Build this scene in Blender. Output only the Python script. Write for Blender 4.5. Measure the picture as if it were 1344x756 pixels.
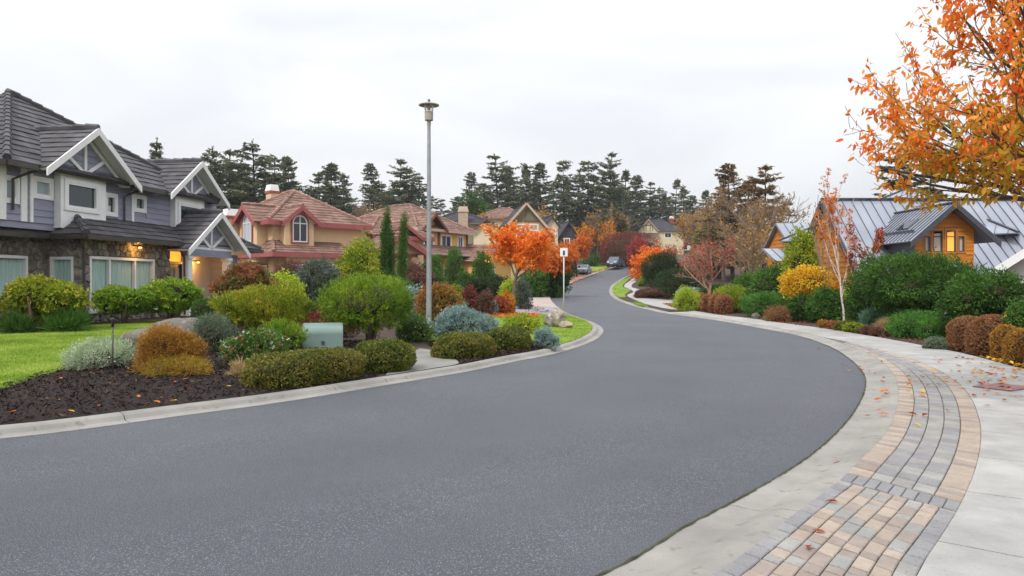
import bpy, bmesh, math, random
import numpy as np
from mathutils import Vector, Matrix, geometry

# ------------------------------------------------------------------ camera, sky, sun, exposure
for o in list(bpy.data.objects): bpy.data.objects.remove(o)
scene = bpy.context.scene
COL = scene.collection
F, CX, HY, CAMH = 960.0, 672.0, 371.0, 1.6
cam_d = bpy.data.cameras.new('camera'); cam = bpy.data.objects.new('camera', cam_d); COL.objects.link(cam)
cam.location = (0, 0, CAMH); cam.rotation_euler = (math.radians(90), 0, 0)
cam_d.sensor_width = 36.0; cam_d.lens = 36.0 * F / 1344.0
cam_d.shift_y = -(378 - HY) / 1344.0
cam_d.clip_start = 0.1; cam_d.clip_end = 6000
scene.camera = cam

SUN_EL, SUN_AZ = math.radians(48), math.radians(215)     # azimuth clockwise from +Y (north)
w = bpy.data.worlds.new('World'); scene.world = w; w.use_nodes = True
nt = w.node_tree; N = nt.nodes; LK = nt.links
for n in list(N): N.remove(n)
out = N.new('ShaderNodeOutputWorld'); bg = N.new('ShaderNodeBackground'); LK.new(bg.outputs[0], out.inputs[0])
sky = N.new('ShaderNodeTexSky'); sky.sky_type = 'NISHITA'; sky.sun_disc = False
sky.sun_elevation = SUN_EL; sky.sun_rotation = SUN_AZ; sky.dust_density = 3.0
tc = N.new('ShaderNodeTexCoord'); sep = N.new('ShaderNodeSeparateXYZ'); LK.new(tc.outputs['Generated'], sep.inputs[0])
# overcast deck: soft cloud noise, brighter towards the zenith as an overcast sky is, raised there to light the scene
mp = N.new('ShaderNodeMapping'); mp.inputs['Scale'].default_value = (1.0, 1.0, 3.6); LK.new(tc.outputs['Generated'], mp.inputs[0])
nz = N.new('ShaderNodeTexNoise'); nz.inputs['Scale'].default_value = 1.7; nz.inputs['Detail'].default_value = 5; nz.inputs['Roughness'].default_value = .5
nz.inputs['Distortion'].default_value = .6
LK.new(mp.outputs[0], nz.inputs['Vector'])
cr = N.new('ShaderNodeValToRGB'); LK.new(nz.outputs['Fac'], cr.inputs[0])
cr.color_ramp.elements[0].position = .36; cr.color_ramp.elements[0].color = (5.9, 6.1, 6.5, 1)
cr.color_ramp.elements[1].position = .66; cr.color_ramp.elements[1].color = (7.5, 7.6, 7.8, 1)
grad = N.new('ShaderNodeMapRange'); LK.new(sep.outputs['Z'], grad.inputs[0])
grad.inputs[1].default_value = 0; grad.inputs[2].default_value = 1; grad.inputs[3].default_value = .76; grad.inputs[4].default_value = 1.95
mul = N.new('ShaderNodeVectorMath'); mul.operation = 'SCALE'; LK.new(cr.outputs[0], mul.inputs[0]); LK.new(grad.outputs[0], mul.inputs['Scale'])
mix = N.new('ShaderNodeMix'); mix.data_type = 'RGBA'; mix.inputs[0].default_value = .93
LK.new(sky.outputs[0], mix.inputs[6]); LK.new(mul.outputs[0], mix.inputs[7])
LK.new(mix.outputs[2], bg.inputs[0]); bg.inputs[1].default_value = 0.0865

sd = bpy.data.lights.new('sun', 'SUN'); sun = bpy.data.objects.new('sun', sd); COL.objects.link(sun)
sd.energy = 1.5; sd.angle = math.radians(10); sd.color = (1, .955, .89)
sv = Vector((math.sin(SUN_AZ) * math.cos(SUN_EL), math.cos(SUN_AZ) * math.cos(SUN_EL), math.sin(SUN_EL)))
sun.rotation_euler = (-sv).to_track_quat('-Z', 'Y').to_euler(); sun.location = sv * 60
vs = scene.view_settings; vs.view_transform = 'Standard'; vs.look = 'None'; vs.gamma = 1; vs.exposure = 0.72; vs.use_curve_mapping = False
scene.render.engine = 'CYCLES'; scene.render.resolution_x = 1024; scene.render.resolution_y = 576
scene.cycles.max_bounces = 6; scene.cycles.transparent_max_bounces = 12

# ------------------------------------------------------------------ ground profile and pixel -> place
_ys = np.arange(-60, 900, .5)
_z = np.interp(_ys, [-60, 46, 60, 77, 95, 112, 125, 150, 200, 300, 900], [0, 0, .28, .88, 1.65, 2.85, 4.1, 6.6, 10.5, 15, 22])
_k = np.hanning(33); _k /= _k.sum()
_z = np.convolve(np.pad(_z, 16, mode='edge'), _k, mode='valid')
def H(y): return np.interp(y, _ys, _z)
def ray(px, py, Y): return Vector(((px - CX) / F * Y, Y, CAMH - (py - HY) / F * Y))
def unproj(px, py, dz=0.0):
    """where the sight line through a photo pixel meets the road surface (or dz above it)"""
    Y = np.arange(2.5, 300, .02)
    below = (CAMH - (py - HY) / F * Y) < H(Y) + dz
    i = int(np.argmax(below)) if below.any() else len(Y) - 1
    return ((px - CX) / F * Y[i], float(Y[i]))
def smooth_line(pts, step=.25):
    P = np.array(pts, float); P = np.vstack([2 * P[0] - P[1], P, 2 * P[-1] - P[-2]])
    out = []
    for i in range(1, len(P) - 2):
        p0, p1, p2, p3 = P[i - 1:i + 3]
        t0 = 0; t1 = np.linalg.norm(p1 - p0) ** .5; t2 = t1 + np.linalg.norm(p2 - p1) ** .5; t3 = t2 + np.linalg.norm(p3 - p2) ** .5
        for t in np.linspace(t1, t2, 14, endpoint=False):
            A1 = (t1 - t) / (t1 - t0) * p0 + (t - t0) / (t1 - t0) * p1
            A2 = (t2 - t) / (t2 - t1) * p1 + (t - t1) / (t2 - t1) * p2
            A3 = (t3 - t) / (t3 - t2) * p2 + (t - t2) / (t3 - t2) * p3
            B1 = (t2 - t) / (t2 - t0) * A1 + (t - t0) / (t2 - t0) * A2
            B2 = (t3 - t) / (t3 - t1) * A2 + (t - t1) / (t3 - t1) * A3
            out.append((t2 - t) / (t2 - t1) * B1 + (t - t1) / (t2 - t1) * B2)
    out.append(P[-2])
    return resample(np.array(out), step=step)
def arclen(P): return np.concatenate([[0], np.cumsum(np.linalg.norm(np.diff(P, axis=0), axis=1))])
def resample(P, step=None, n=None):
    s = arclen(P)
    if n is None: n = max(2, int(s[-1] / step) + 1)
    t = np.linspace(0, s[-1], n)
    return np.stack([np.interp(t, s, P[:, 0]), np.interp(t, s, P[:, 1])], 1)
def normals_left(P):
    d = np.gradient(P, axis=0); d /= np.linalg.norm(d, axis=1)[:, None] + 1e-9
    return np.stack([-d[:, 1], d[:, 0]], 1)
def offset(P, dist):
    n = normals_left(P)
    k = np.ones(15) / 15
    for c in range(2): n[:, c] = np.convolve(np.pad(n[:, c], 7, mode='edge'), k, mode='valid')
    return P + n * (np.asarray(dist).reshape(-1, 1) if np.ndim(dist) else dist)
def dist_to(P, xy):
    return np.sqrt(((np.asarray(xy)[:, None, :] - P[None, :, :]) ** 2).sum(2)).min(1)

pxA = [(800, 751.5), (900, 693), (984, 649), (1059, 603), (1109, 557), (1132, 521), (1136, 500.5), (1130, 486), (1109, 467), (1088, 455), (1046, 440.6), (1003, 432), (945, 421.5), (908, 416), (871, 411), (849, 406), (830, 401), (812, 395), (802, 388), (799.5, 382), (804, 373.5), (815.6, 366), (828.5, 360), (846, 352)]
pxL = [(0, 576.5), (116, 563), (233, 547), (360, 530), (483, 510), (543, 500), (620, 487), (675, 475), (723, 465.7), (770, 451.4), (788, 440.7), (791, 432), (780, 424), (766, 419), (747, 412), (732, 403), (724, 395), (723, 388), (732, 380), (758, 368), (787, 357), (806, 351)]
EA = smooth_line([(-26, -13), (-12, -5.2), (-4.2, .4), (-1.6, 2.3)] + [unproj(*p) for p in pxA] + [(34, 141), (62, 172), (100, 200)])
EL = smooth_line([(-34, -6), (-18, 1.6), (-11, 5.0)] + [unproj(*p) for p in pxL] + [(25, 140), (55, 178), (92, 208)])
def side(x, y):
    """-1 left of the road, 1 right of it, 0 on it"""
    xl = np.interp(y, EL[:, 1], EL[:, 0]) if y > 8 else None
    P = np.array([[x, y]])
    il = int(((EL - P) ** 2).sum(1).argmin()); il = min(max(il, 1), len(EL) - 2)
    t = EL[il + 1] - EL[il - 1]; cl = t[0] * (y - EL[il][1]) - t[1] * (x - EL[il][0])
    ia = int(((EA - P) ** 2).sum(1).argmin()); ia = min(max(ia, 1), len(EA) - 2)
    t = EA[ia + 1] - EA[ia - 1]; ca = t[0] * (y - EA[ia][1]) - t[1] * (x - EA[ia][0])
    dl = np.linalg.norm(EL[il] - P[0]); da = np.linalg.norm(EA[ia] - P[0])
    if dl < da: return (-1, dl) if cl > 0 else (0, dl)
    return (1, da) if ca < 0 else (0, da)
def left_z(xy): d = dist_to(EL[::2], xy); return H(np.asarray(xy)[:, 1]) + .082 + .24 * np.clip((d - .4) / 9, 0, 1)
def right_z(xy): d = dist_to(EA[::2], xy); return H(np.asarray(xy)[:, 1]) + .055 + .1 * np.clip((d - 2) / 10, 0, 1)
def gz(x, y):
    s, d = side(x, y)
    if s < 0: return float(left_z([(x, y)])[0])
    if s > 0: return float(right_z([(x, y)])[0])
    return float(H(y))
def gnd(px, py):
    """photo pixel -> point on the garden ground"""
    dz = .1
    for _ in range(4):
        x, y = unproj(px, py, dz); dz = gz(x, y) - float(H(y))
    return x, y, gz(x, y)

# ------------------------------------------------------------------ mesh helpers
def lin(h):
    h = h.lstrip('#'); v = [int(h[i:i + 2], 16) / 255 for i in (0, 2, 4)]
    return tuple((c / 12.92 if c <= .04045 else ((c + .055) / 1.055) ** 2.4) for c in v) + (1,)
def put(o, parent=None):
    COL.objects.link(o)
    if parent is not None: o.parent = parent
    return o
def tag(o, label, cat=None, group=None, kind=None):
    if label: o['label'] = label
    if cat: o['category'] = cat
    if group: o['group'] = group
    if kind: o['kind'] = kind
    return o
def empty(name, loc=(0, 0, 0), rz=0, label=None, cat=None, group=None):
    o = bpy.data.objects.new(name, None); o.location = loc; o.rotation_euler = (0, 0, rz); o.empty_display_size = .2
    put(o); return tag(o, label, cat, group)
def raw_mesh(name, V, T, mat, parent=None, smooth=False, loc=None):
    """numpy triangles -> one mesh object"""
    V = np.ascontiguousarray(V, np.float32); T = np.ascontiguousarray(T, np.int32)
    me = bpy.data.meshes.new(name); me.vertices.add(len(V)); me.vertices.foreach_set('co', V.ravel())
    n = len(T); k = T.shape[1]
    me.loops.add(n * k); me.loops.foreach_set('vertex_index', T.ravel())
    me.polygons.add(n); me.polygons.foreach_set('loop_start', np.arange(0, n * k, k, dtype=np.int32))
    me.polygons.foreach_set('loop_total', np.full(n, k, np.int32))
    if smooth: me.polygons.foreach_set('use_smooth', np.ones(n, bool))
    me.update(calc_edges=True)
    if mat: me.materials.append(mat)
    o = bpy.data.objects.new(name, me)
    if loc is not None: o.location = loc
    return put(o, parent)
class MB:
    def __init__(s): s.v = []; s.f = []
    def add(s, vs, fs):
        b = len(s.v); s.v += [tuple(v) for v in vs]; s.f += [tuple(i + b for i in f) for f in fs]; return s
    def hexa(s, p):   # 8 points: bottom 0-3 ccw, top 4-7
        return s.add(p, [(3, 2, 1, 0), (4, 5, 6, 7), (0, 1, 5, 4), (1, 2, 6, 5), (2, 3, 7, 6), (3, 0, 4, 7)])
    def box(s, x0, x1, y0, y1, z0, z1):
        return s.hexa([(x0, y0, z0), (x1, y0, z0), (x1, y1, z0), (x0, y1, z0), (x0, y0, z1), (x1, y0, z1), (x1, y1, z1), (x0, y1, z1)])
    def bar(s, a, b, wdt, h, up=(0, 0, 1)):
        a = Vector(a); b = Vector(b); d = (b - a).normalized(); u = Vector(up)
        sd_ = d.cross(u)
        if sd_.length < 1e-4: sd_ = d.cross(Vector((1, 0, 0)))
        sd_.normalize(); u = sd_.cross(d).normalized(); sd_ *= wdt / 2; u = u * (h / 2)
        return s.hexa([a - sd_ - u, a + sd_ - u, b + sd_ - u, b - sd_ - u, a - sd_ + u, a + sd_ + u, b + sd_ + u, b - sd_ + u])
    def tube(s, pts, rad, n=8, cap=True):
        pts = [Vector(p) for p in pts]; rad = rad if hasattr(rad, '__len__') else [rad] * len(pts)
        b = len(s.v); ref = Vector((.31, .23, .92))
        for i, p in enumerate(pts):
            d = (pts[min(i + 1, len(pts) - 1)] - pts[max(i - 1, 0)]).normalized()
            a = d.cross(ref)
            if a.length < .05: a = d.cross(Vector((1, 0, 0)))
            a.normalize(); c = d.cross(a)
            for k in range(n):
                t = 2 * math.pi * k / n; s.v.append(tuple(p + (a * math.cos(t) + c * math.sin(t)) * rad[i]))
        for i in range(len(pts) - 1):
            for k in range(n):
                k2 = (k + 1) % n; s.f.append((b + i * n + k, b + i * n + k2, b + (i + 1) * n + k2, b + (i + 1) * n + k))
        if cap:
            s.f.append(tuple(b + k for k in range(n))[::-1]); s.f.append(tuple(b + (len(pts) - 1) * n + k for k in range(n)))
        return s
    def lathe(s, prof, n=20, c=(0, 0, 0)):
        b = len(s.v)
        for r, z in prof:
            for k in range(n):
                t = 2 * math.pi * k / n; s.v.append((c[0] + r * math.cos(t), c[1] + r * math.sin(t), c[2] + z))
        for i in range(len(prof) - 1):
            for k in range(n):
                k2 = (k + 1) % n; s.f.append((b + i * n + k, b + i * n + k2, b + (i + 1) * n + k2, b + (i + 1) * n + k))
        return s
    def prism(s, poly, y0, y1):   # polygon in xz extruded along y
        n = len(poly); b = len(s.v)
        s.v += [(p[0], y0, p[1]) for p in poly] + [(p[0], y1, p[1]) for p in poly]
        s.f.append(tuple(b + i for i in range(n))); s.f.append(tuple(b + n + i for i in range(n))[::-1])
        for i in range(n):
            j = (i + 1) % n; s.f.append((b + i, b + n + i, b + n + j, b + j))
        return s
    def build(s, name, mat, parent=None, smooth=False, bevel=0, kind=None, loc=None):
        me = bpy.data.meshes.new(name); me.from_pydata(s.v, [], s.f); me.update()
        bm = bmesh.new(); bm.from_mesh(me); bmesh.ops.recalc_face_normals(bm, faces=bm.faces[:])
        if bevel:
            bmesh.ops.bevel(bm, geom=bm.edges[:], offset=bevel, segments=2, affect='EDGES', profile=.6, clamp_overlap=True)
        bm.to_mesh(me); bm.free()
        if smooth:
            for p in me.polygons: p.use_smooth = True
        if mat: me.materials.append(mat)
        o = bpy.data.objects.new(name, me); put(o, parent)
        if loc is not None: o.location = loc
        if kind: o['kind'] = kind
        return o

# ------------------------------------------------------------------ materials
_mats = {}
def mat(name, c1, c2=None, scale=6, rough=.8, bump=0, bscale=40, c3=None, spot=None, isl=0, spec=.35, metal=0, obj_rand=0, detail=6, coords='Object', stretch=(1, 1, 1)):
    """noise mix of two colours (+ optional fine speckle), per-piece value shift, bump"""
    if name in _mats: return _mats[name]
    m = bpy.data.materials.new(name); m.use_nodes = True; _mats[name] = m
    nt = m.node_tree; N = nt.nodes; L = nt.links; b = N['Principled BSDF']
    b.inputs['Roughness'].default_value = rough; b.inputs['Specular IOR Level'].default_value = spec; b.inputs['Metallic'].default_value = metal
    c1 = lin(c1) if isinstance(c1, str) else c1; c2 = c1 if c2 is None else (lin(c2) if isinstance(c2, str) else c2)
    tc = N.new('ShaderNodeTexCoord'); mp = N.new('ShaderNodeMapping'); mp.inputs['Scale'].default_value = stretch
    L.new(tc.outputs[coords], mp.inputs[0]); vec = mp.outputs[0]
    nz = N.new('ShaderNodeTexNoise'); nz.inputs['Scale'].default_value = scale; nz.inputs['Detail'].default_value = detail; nz.inputs['Roughness'].default_value = .6; L.new(vec, nz.inputs['Vector'])
    r = N.new('ShaderNodeValToRGB'); L.new(nz.outputs['Fac'], r.inputs[0]); r.color_ramp.elements[0].position = .36; r.color_ramp.elements[1].position = .66
    r.color_ramp.elements[0].color = c1; r.color_ramp.elements[1].color = c2
    col = r.outputs[0]
    if spot:   # (colour, scale, threshold, strength)
        n2 = N.new('ShaderNodeTexNoise'); n2.inputs['Scale'].default_value = spot[1]; n2.inputs['Detail'].default_value = 2; L.new(vec, n2.inputs['Vector'])
        r2 = N.new('ShaderNodeValToRGB'); r2.color_ramp.elements[0].position = spot[2]; r2.color_ramp.elements[1].position = min(spot[2] + .1, 1); L.new(n2.outputs['Fac'], r2.inputs[0])
        mu = N.new('ShaderNodeMath'); mu.operation = 'MULTIPLY'; mu.inputs[1].default_value = spot[3]; L.new(r2.outputs[0], mu.inputs[0])
        mx = N.new('ShaderNodeMix'); mx.data_type = 'RGBA'; L.new(mu.outputs[0], mx.inputs[0]); L.new(col, mx.inputs[6]); mx.inputs[7].default_value = lin(spot[0]); col = mx.outputs[2]
    if isl or obj_rand:
        if isl: g = N.new('ShaderNodeNewGeometry'); rnd = g.outputs['Random Per Island']
        else: g = N.new('ShaderNodeObjectInfo'); rnd = g.outputs['Random']
        mr = N.new('ShaderNodeMapRange'); k = isl or obj_rand; mr.inputs[3].default_value = 1 - k; mr.inputs[4].default_value = 1 + k; L.new(rnd, mr.inputs[0])
        hs = N.new('ShaderNodeHueSaturation'); L.new(mr.outputs[0], hs.inputs['Value']); L.new(col, hs.inputs['Color']); col = hs.outputs[0]
    L.new(col, b.inputs['Base Color'])
    if bump:
        nb = N.new('ShaderNodeTexNoise'); nb.inputs['Scale'].default_value = bscale; nb.inputs['Detail'].default_value = 5; L.new(vec, nb.inputs['Vector'])
        bu = N.new('ShaderNodeBump'); bu.inputs['Strength'].default_value = bump; bu.inputs['Distance'].default_value = .02; L.new(nb.outputs['Fac'], bu.inputs['Height']); L.new(bu.outputs[0], b.inputs['Normal'])
    return m
def leaf_mat(name, cols, trans=.3, rough=.55, clump=1.2, var=.25, spec=.3):
    """cols: colours picked at random for each leaf; slow noise shifts whole clumps"""
    if name in _mats: return _mats[name]
    m = bpy.data.materials.new(name); m.use_nodes = True; _mats[name] = m
    nt = m.node_tree; N = nt.nodes; L = nt.links; b = N['Principled BSDF']; o = N['Material Output']
    b.inputs['Roughness'].default_value = rough; b.inputs['Specular IOR Level'].default_value = spec
    g = N.new('ShaderNodeNewGeometry'); tc = N.new('ShaderNodeTexCoord')
    nz = N.new('ShaderNodeTexNoise'); nz.inputs['Scale'].default_value = clump; nz.inputs['Detail'].default_value = 3; L.new(tc.outputs['Object'], nz.inputs['Vector'])
    m1 = N.new('ShaderNodeMath'); m1.operation = 'MULTIPLY_ADD'; m1.inputs[1].default_value = .55; m1.inputs[2].default_value = -.4; L.new(g.outputs['Random Per Island'], m1.inputs[0])
    m2 = N.new('ShaderNodeMath'); m2.operation = 'MULTIPLY_ADD'; m2.inputs[1].default_value = 1.25; L.new(nz.outputs['Fac'], m2.inputs[0]); L.new(m1.outputs[0], m2.inputs[2]); m2.use_clamp = True
    r = N.new('ShaderNodeValToRGB'); L.new(m2.outputs[0], r.inputs[0])
    e = r.color_ramp.elements
    while len(e) < len(cols): e.new(.5)
    for i, c in enumerate(cols): e[i].position = .1 + .8 * i / max(1, len(cols) - 1); e[i].color = lin(c)
    ob = N.new('ShaderNodeObjectInfo')
    hs = N.new('ShaderNodeHueSaturation'); mr = N.new('ShaderNodeMapRange'); mr.inputs[3].default_value = 1 - var; mr.inputs[4].default_value = 1 + var
    wn = N.new('ShaderNodeTexWhiteNoise'); wn.noise_dimensions = '1D'; L.new(g.outputs['Random Per Island'], wn.inputs['W']); L.new(wn.outputs['Value'], mr.inputs[0])
    L.new(mr.outputs[0], hs.inputs['Value']); L.new(r.outputs[0], hs.inputs['Color'])
    L.new(hs.outputs[0], b.inputs['Base Color'])
    if trans:
        t = N.new('ShaderNodeBsdfTranslucent'); L.new(hs.outputs[0], t.inputs['Color']); ms = N.new('ShaderNodeMixShader'); ms.inputs[0].default_value = trans
        L.new(b.outputs[0], ms.inputs[1]); L.new(t.outputs[0], ms.inputs[2]); L.new(ms.outputs[0], o.inputs['Surface'])
    return m
def glass_mat(name, tint, alpha=.35, rough=.03, ior=1.5):
    if name in _mats: return _mats[name]
    m = bpy.data.materials.new(name); m.use_nodes = True; _mats[name] = m
    nt = m.node_tree; N = nt.nodes; L = nt.links; b = N['Principled BSDF']; o = N['Material Output']
    b.inputs['Base Color'].default_value = lin(tint); b.inputs['Roughness'].default_value = rough; b.inputs['Specular IOR Level'].default_value = .6
    t = N.new('ShaderNodeBsdfTransparent'); ms = N.new('ShaderNodeMixShader'); fr = N.new('ShaderNodeFresnel'); fr.inputs[0].default_value = ior
    ma = N.new('ShaderNodeMath'); ma.operation = 'MAXIMUM'; ma.inputs[1].default_value = alpha; L.new(fr.outputs[0], ma.inputs[0]); L.new(ma.outputs[0], ms.inputs[0])
    L.new(t.outputs[0], ms.inputs[1]); L.new(b.outputs[0], ms.inputs[2]); L.new(ms.outputs[0], o.inputs['Surface'])
    return m
def emit_mat(name, col, strength):
    m = bpy.data.materials.new(name); m.use_nodes = True; _mats[name] = m
    b = m.node_tree.nodes['Principled BSDF']; b.inputs['Base Color'].default_value = lin(col); b.inputs['Emission Color'].default_value = lin(col); b.inputs['Emission Strength'].default_value = strength
    return m

M_asphalt = mat('asphalt', (.058, .063, .074, 1), (.079, .085, .098, 1), .32, .66, .7, 140, spot=('#aeb2bb', 115, .57, .55), spec=.45)
M_concrete = mat('concrete', '#93928f', '#acaba8', 1.6, .85, .35, 90, spot=('#7d7b75', 60, .62, .5), obj_rand=.06)
M_kerb = mat('kerb_concrete', '#85827d', '#9c9993', 1.3, .88, .45, 60, spot=('#66655c', 9, .62, .55), obj_rand=.05)
M_pad = mat('exposed_aggregate', '#7d7c78', '#908e89', 2.2, .9, .6, 70, spot=('#5e5c57', 60, .58, .6))
M_soil = mat('soil', '#3a2c25', '#4d4036', 3, .95, .6, 22)
M_mulch = mat('bark_mulch', '#1a1211', '#291d1a', 7, .95, .9, 30)
M_ground = mat('ground_cover', '#4c5330', '#5f5a3a', .35, .95, .6, 9)
M_turf = mat('turf', '#6a8528', '#8a9f3a', .8, .9, .6, 50)
M_drive = mat('pink_concrete', '#a39389', '#b3a79e', .7, .85, .3, 50)
M_mortar = mat('joint_sand', '#5a574f', '#6b675c', 5, .95, .3, 60)

# ------------------------------------------------------------------ ground, road, kerbs, paving
def pip(P, poly):
    x, y = P[:, 0], P[:, 1]; ins = np.zeros(len(P), bool); j = len(poly) - 1
    for i in range(len(poly)):
        xi, yi = poly[i]; xj, yj = poly[j]
        c = ((yi > y) != (yj > y)) & (x < (xj - xi) * (y - yi) / (yj - yi + 1e-12) + xi); ins ^= c; j = i
    return ins
def sheet(name, poly, zf, mat, spacing=1.0, parent=None, kind='structure', skirt=.0):
    poly = np.array(poly, float); lo, hi = poly.min(0), poly.max(0)
    gx, gy = np.meshgrid(np.arange(lo[0] + spacing / 2, hi[0], spacing), np.arange(lo[1] + spacing / 2, hi[1], spacing))
    G = np.stack([gx.ravel(), gy.ravel()], 1)
    if len(G):
        G = G[pip(G, poly)]
        if len(G): G = G[dist_to(poly, G) > spacing * .3] if len(G) < 60000 else G
    V = [Vector(p) for p in np.vstack([poly, G])] if len(G) else [Vector(p) for p in poly]
    n = len(poly)
    r = geometry.delaunay_2d_cdt(V, [(i, (i + 1) % n) for i in range(n)], [list(range(n))], 1, 1e-4)
    xy = np.array([(v.x, v.y) for v in r[0]]); z = zf(xy)
    V3 = np.column_stack([xy, z]); T = np.array([f for f in r[2] if len(f) == 3], np.int32)
    a = V3[T[:, 1]] - V3[T[:, 0]]; b = V3[T[:, 2]] - V3[T[:, 0]]; flip = (a[:, 0] * b[:, 1] - a[:, 1] * b[:, 0]) < 0
    T[flip] = T[flip][:, ::-1]
    o = raw_mesh(name, V3, T, mat, parent, smooth=True)
    if kind: o['kind'] = kind
    return o
# base terrain, to the horizon
xs = np.concatenate([[-3000, -1500, -700], np.arange(-400, 401, 10), [700, 1500, 3000]]).astype(float)
ys = np.concatenate([[-400, -150], np.arange(-60, 320, 4), np.arange(320, 900, 40), [1500, 3000]]).astype(float)
gx, gy = np.meshgrid(xs, ys); Z = H(gy) - .06
idx = np.arange(gx.size).reshape(gx.shape)
Q = np.stack([idx[:-1, :-1], idx[:-1, 1:], idx[1:, 1:], idx[1:, :-1]], -1).reshape(-1, 4)
g = raw_mesh('ground', np.column_stack([gx.ravel(), gy.ravel(), Z.ravel()]), Q, M_ground, smooth=True); g['kind'] = 'structure'
# asphalt ribbon
nl = 620
a_ = resample(EA, n=nl); l_ = resample(EL, n=nl)
# pair each left point with its nearest right point so that the ribbon never folds
cross = 9
V = []; 
for i in range(nl):
    for k in range(cross):
        t = k / (cross - 1); p = l_[i] * (1 - t) + a_[i] * t
        V.append((p[0], p[1], float(H(p[1])) + .03 * math.sin(math.pi * t) ** 1 * .6))
idx = np.arange(nl * cross).reshape(nl, cross)
Q = np.stack([idx[:-1, :-1], idx[:-1, 1:], idx[1:, 1:], idx[1:, :-1]], -1).reshape(-1, 4)
r_ = raw_mesh('road', np.array(V), Q, M_asphalt, smooth=True); r_['kind'] = 'structure'

# kerbs: separate cast lengths with a joint between them
def kerb(root, line, prof, seg, mat, name='kerb_length', zoff=0.0, flip=1):
    """prof: list of (offset to the outside (fn of arclength or number), height)"""
    s = arclen(line); nor = normals_left(line) * flip
    k = np.ones(9) / 9
    for c in range(2): nor[:, c] = np.convolve(np.pad(nor[:, c], 4, mode='edge'), k, mode='valid')
    a = 0.0; i = 0
    while a < s[-1] - .5:
        b = min(a + seg, s[-1]); st = np.linspace(a + .006, b - .006, max(3, int((b - a) / .35)))
        P = np.stack([np.interp(st, s, line[:, c]) for c in range(2)], 1); Nn = np.stack([np.interp(st, s, nor[:, c]) for c in range(2)], 1)
        mb = MB(); m = len(prof)
        for j in range(len(st)):
            for (d, h) in prof:
                dd = d(st[j]) if callable(d) else d; p = P[j] + Nn[j] * dd
                mb.v.append((p[0], p[1], float(H(p[1])) + h + zoff))
        for j in range(len(st) - 1):
            for q in range(m - 1): mb.f.append((j * m + q, j * m + q + 1, (j + 1) * m + q + 1, (j + 1) * m + q))
        mb.f.append(tuple(range(m))); mb.f.append(tuple((len(st) - 1) * m + q for q in range(m))[::-1])
        mb.build(name, mat, root); a = b; i += 1
cut = lambda line, y0, y1: line[(line[:, 1] > y0) & (line[:, 1] < y1)]
kl = empty('left_kerb'); kl['kind'] = 'structure'
LK_line = EL[(arclen(EL) > 18) & (EL[:, 1] < 135)]
kerb(kl, LK_line, [(-.01, -.1), (-.01, .008), (.12, .014), (.15, .022), (.19, .068), (.23, .085), (.33, .09), (.35, .082), (.355, -.1)], 3.0, M_kerb)
# right: wide rolled gutter whose width follows the photograph
pxB = [(934, 756), (980, 724), (1017, 695), (1051, 668), (1101, 632), (1126, 607), (1155, 578), (1172, 549), (1179, 519.5), (1174, 494), (1155, 473.5), (1122, 456), (1088.5, 446.5)]
pxC = [(1203.5, 756), (1235, 707.6), (1260, 666), (1281, 615.6), (1288, 574), (1285, 549), (1272.5, 519.5), (1251.6, 498.5), (1218, 480), (1176, 465.5), (1134.5, 454), (1093, 444.6)]
ZB = .055
EB = smooth_line([(-3.0, .6), (-1.0, 2.05)] + [unproj(x, y, ZB) for x, y in pxB], .1)
EC = smooth_line([(-1.6, -.6), (.6, 1.6)] + [unproj(x, y, ZB) for x, y in pxC], .1)
sA = arclen(EA); wB = dist_to(EB, EA); iend = int(((EA - EB[-1]) ** 2).sum(1).argmin())
wB = np.where(np.arange(len(EA)) > iend, np.maximum(.36, wB[iend] - (sA - sA[iend]) * .02), wB)
ib = int(((EA - EB[0]) ** 2).sum(1).argmin()); wB[:ib] = wB[ib]
wB = np.convolve(np.pad(wB, 6, mode='edge'), np.ones(13) / 13, mode='valid')
wf = lambda f: (lambda s_, f=f, o=[0]: f * float(np.interp(s_ + K0, sA, wB)) - .012)
kr = empty('right_kerb'); kr['kind'] = 'structure'
sel = (sA > 14) & (EA[:, 1] < 135); K0 = sA[sel][0]
kerb(kr, EA[sel], [(.012, -.1), (-.008, .006), (wf(.3), .0), (wf(.52), .004), (wf(.66), .028), (wf(.82), .05), (wf(1.0), .0555), (lambda s_: wf(1.0)(s_) + .05, .05), (lambda s_: wf(1.0)(s_) + .05, -.1)], 3.2, M_kerb, flip=-1)
EBfull = EA - normals_left(EA) * wB[:, None]

# moss and grit caught in the seam between asphalt and concrete
M_moss = mat('moss_seam', '#2e3020', '#4d5130', 6, .95, .8, 40)
def seam_strip(line, half, dz, name):
    nrm = normals_left(line); r = np.random.default_rng(3); w1, w2 = half * r.uniform(.2, 1.4, len(line)), half * r.uniform(.2, 1.4, len(line))
    a_, b_ = line + nrm * w1[:, None], line - nrm * w2[:, None]; n = len(line); V = np.column_stack([np.vstack([a_, b_]), np.concatenate([H(a_[:, 1]), H(b_[:, 1])]) + dz])
    i = np.arange(n - 1); o = raw_mesh(name, V, np.stack([i, n + i, n + i + 1, i + 1], 1), M_moss); o['kind'] = 'structure'
seam_strip(resample(EA[(sA > 20) & (EA[:, 1] < 34)], step=.05), .011, .0125, 'moss_seam')
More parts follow.
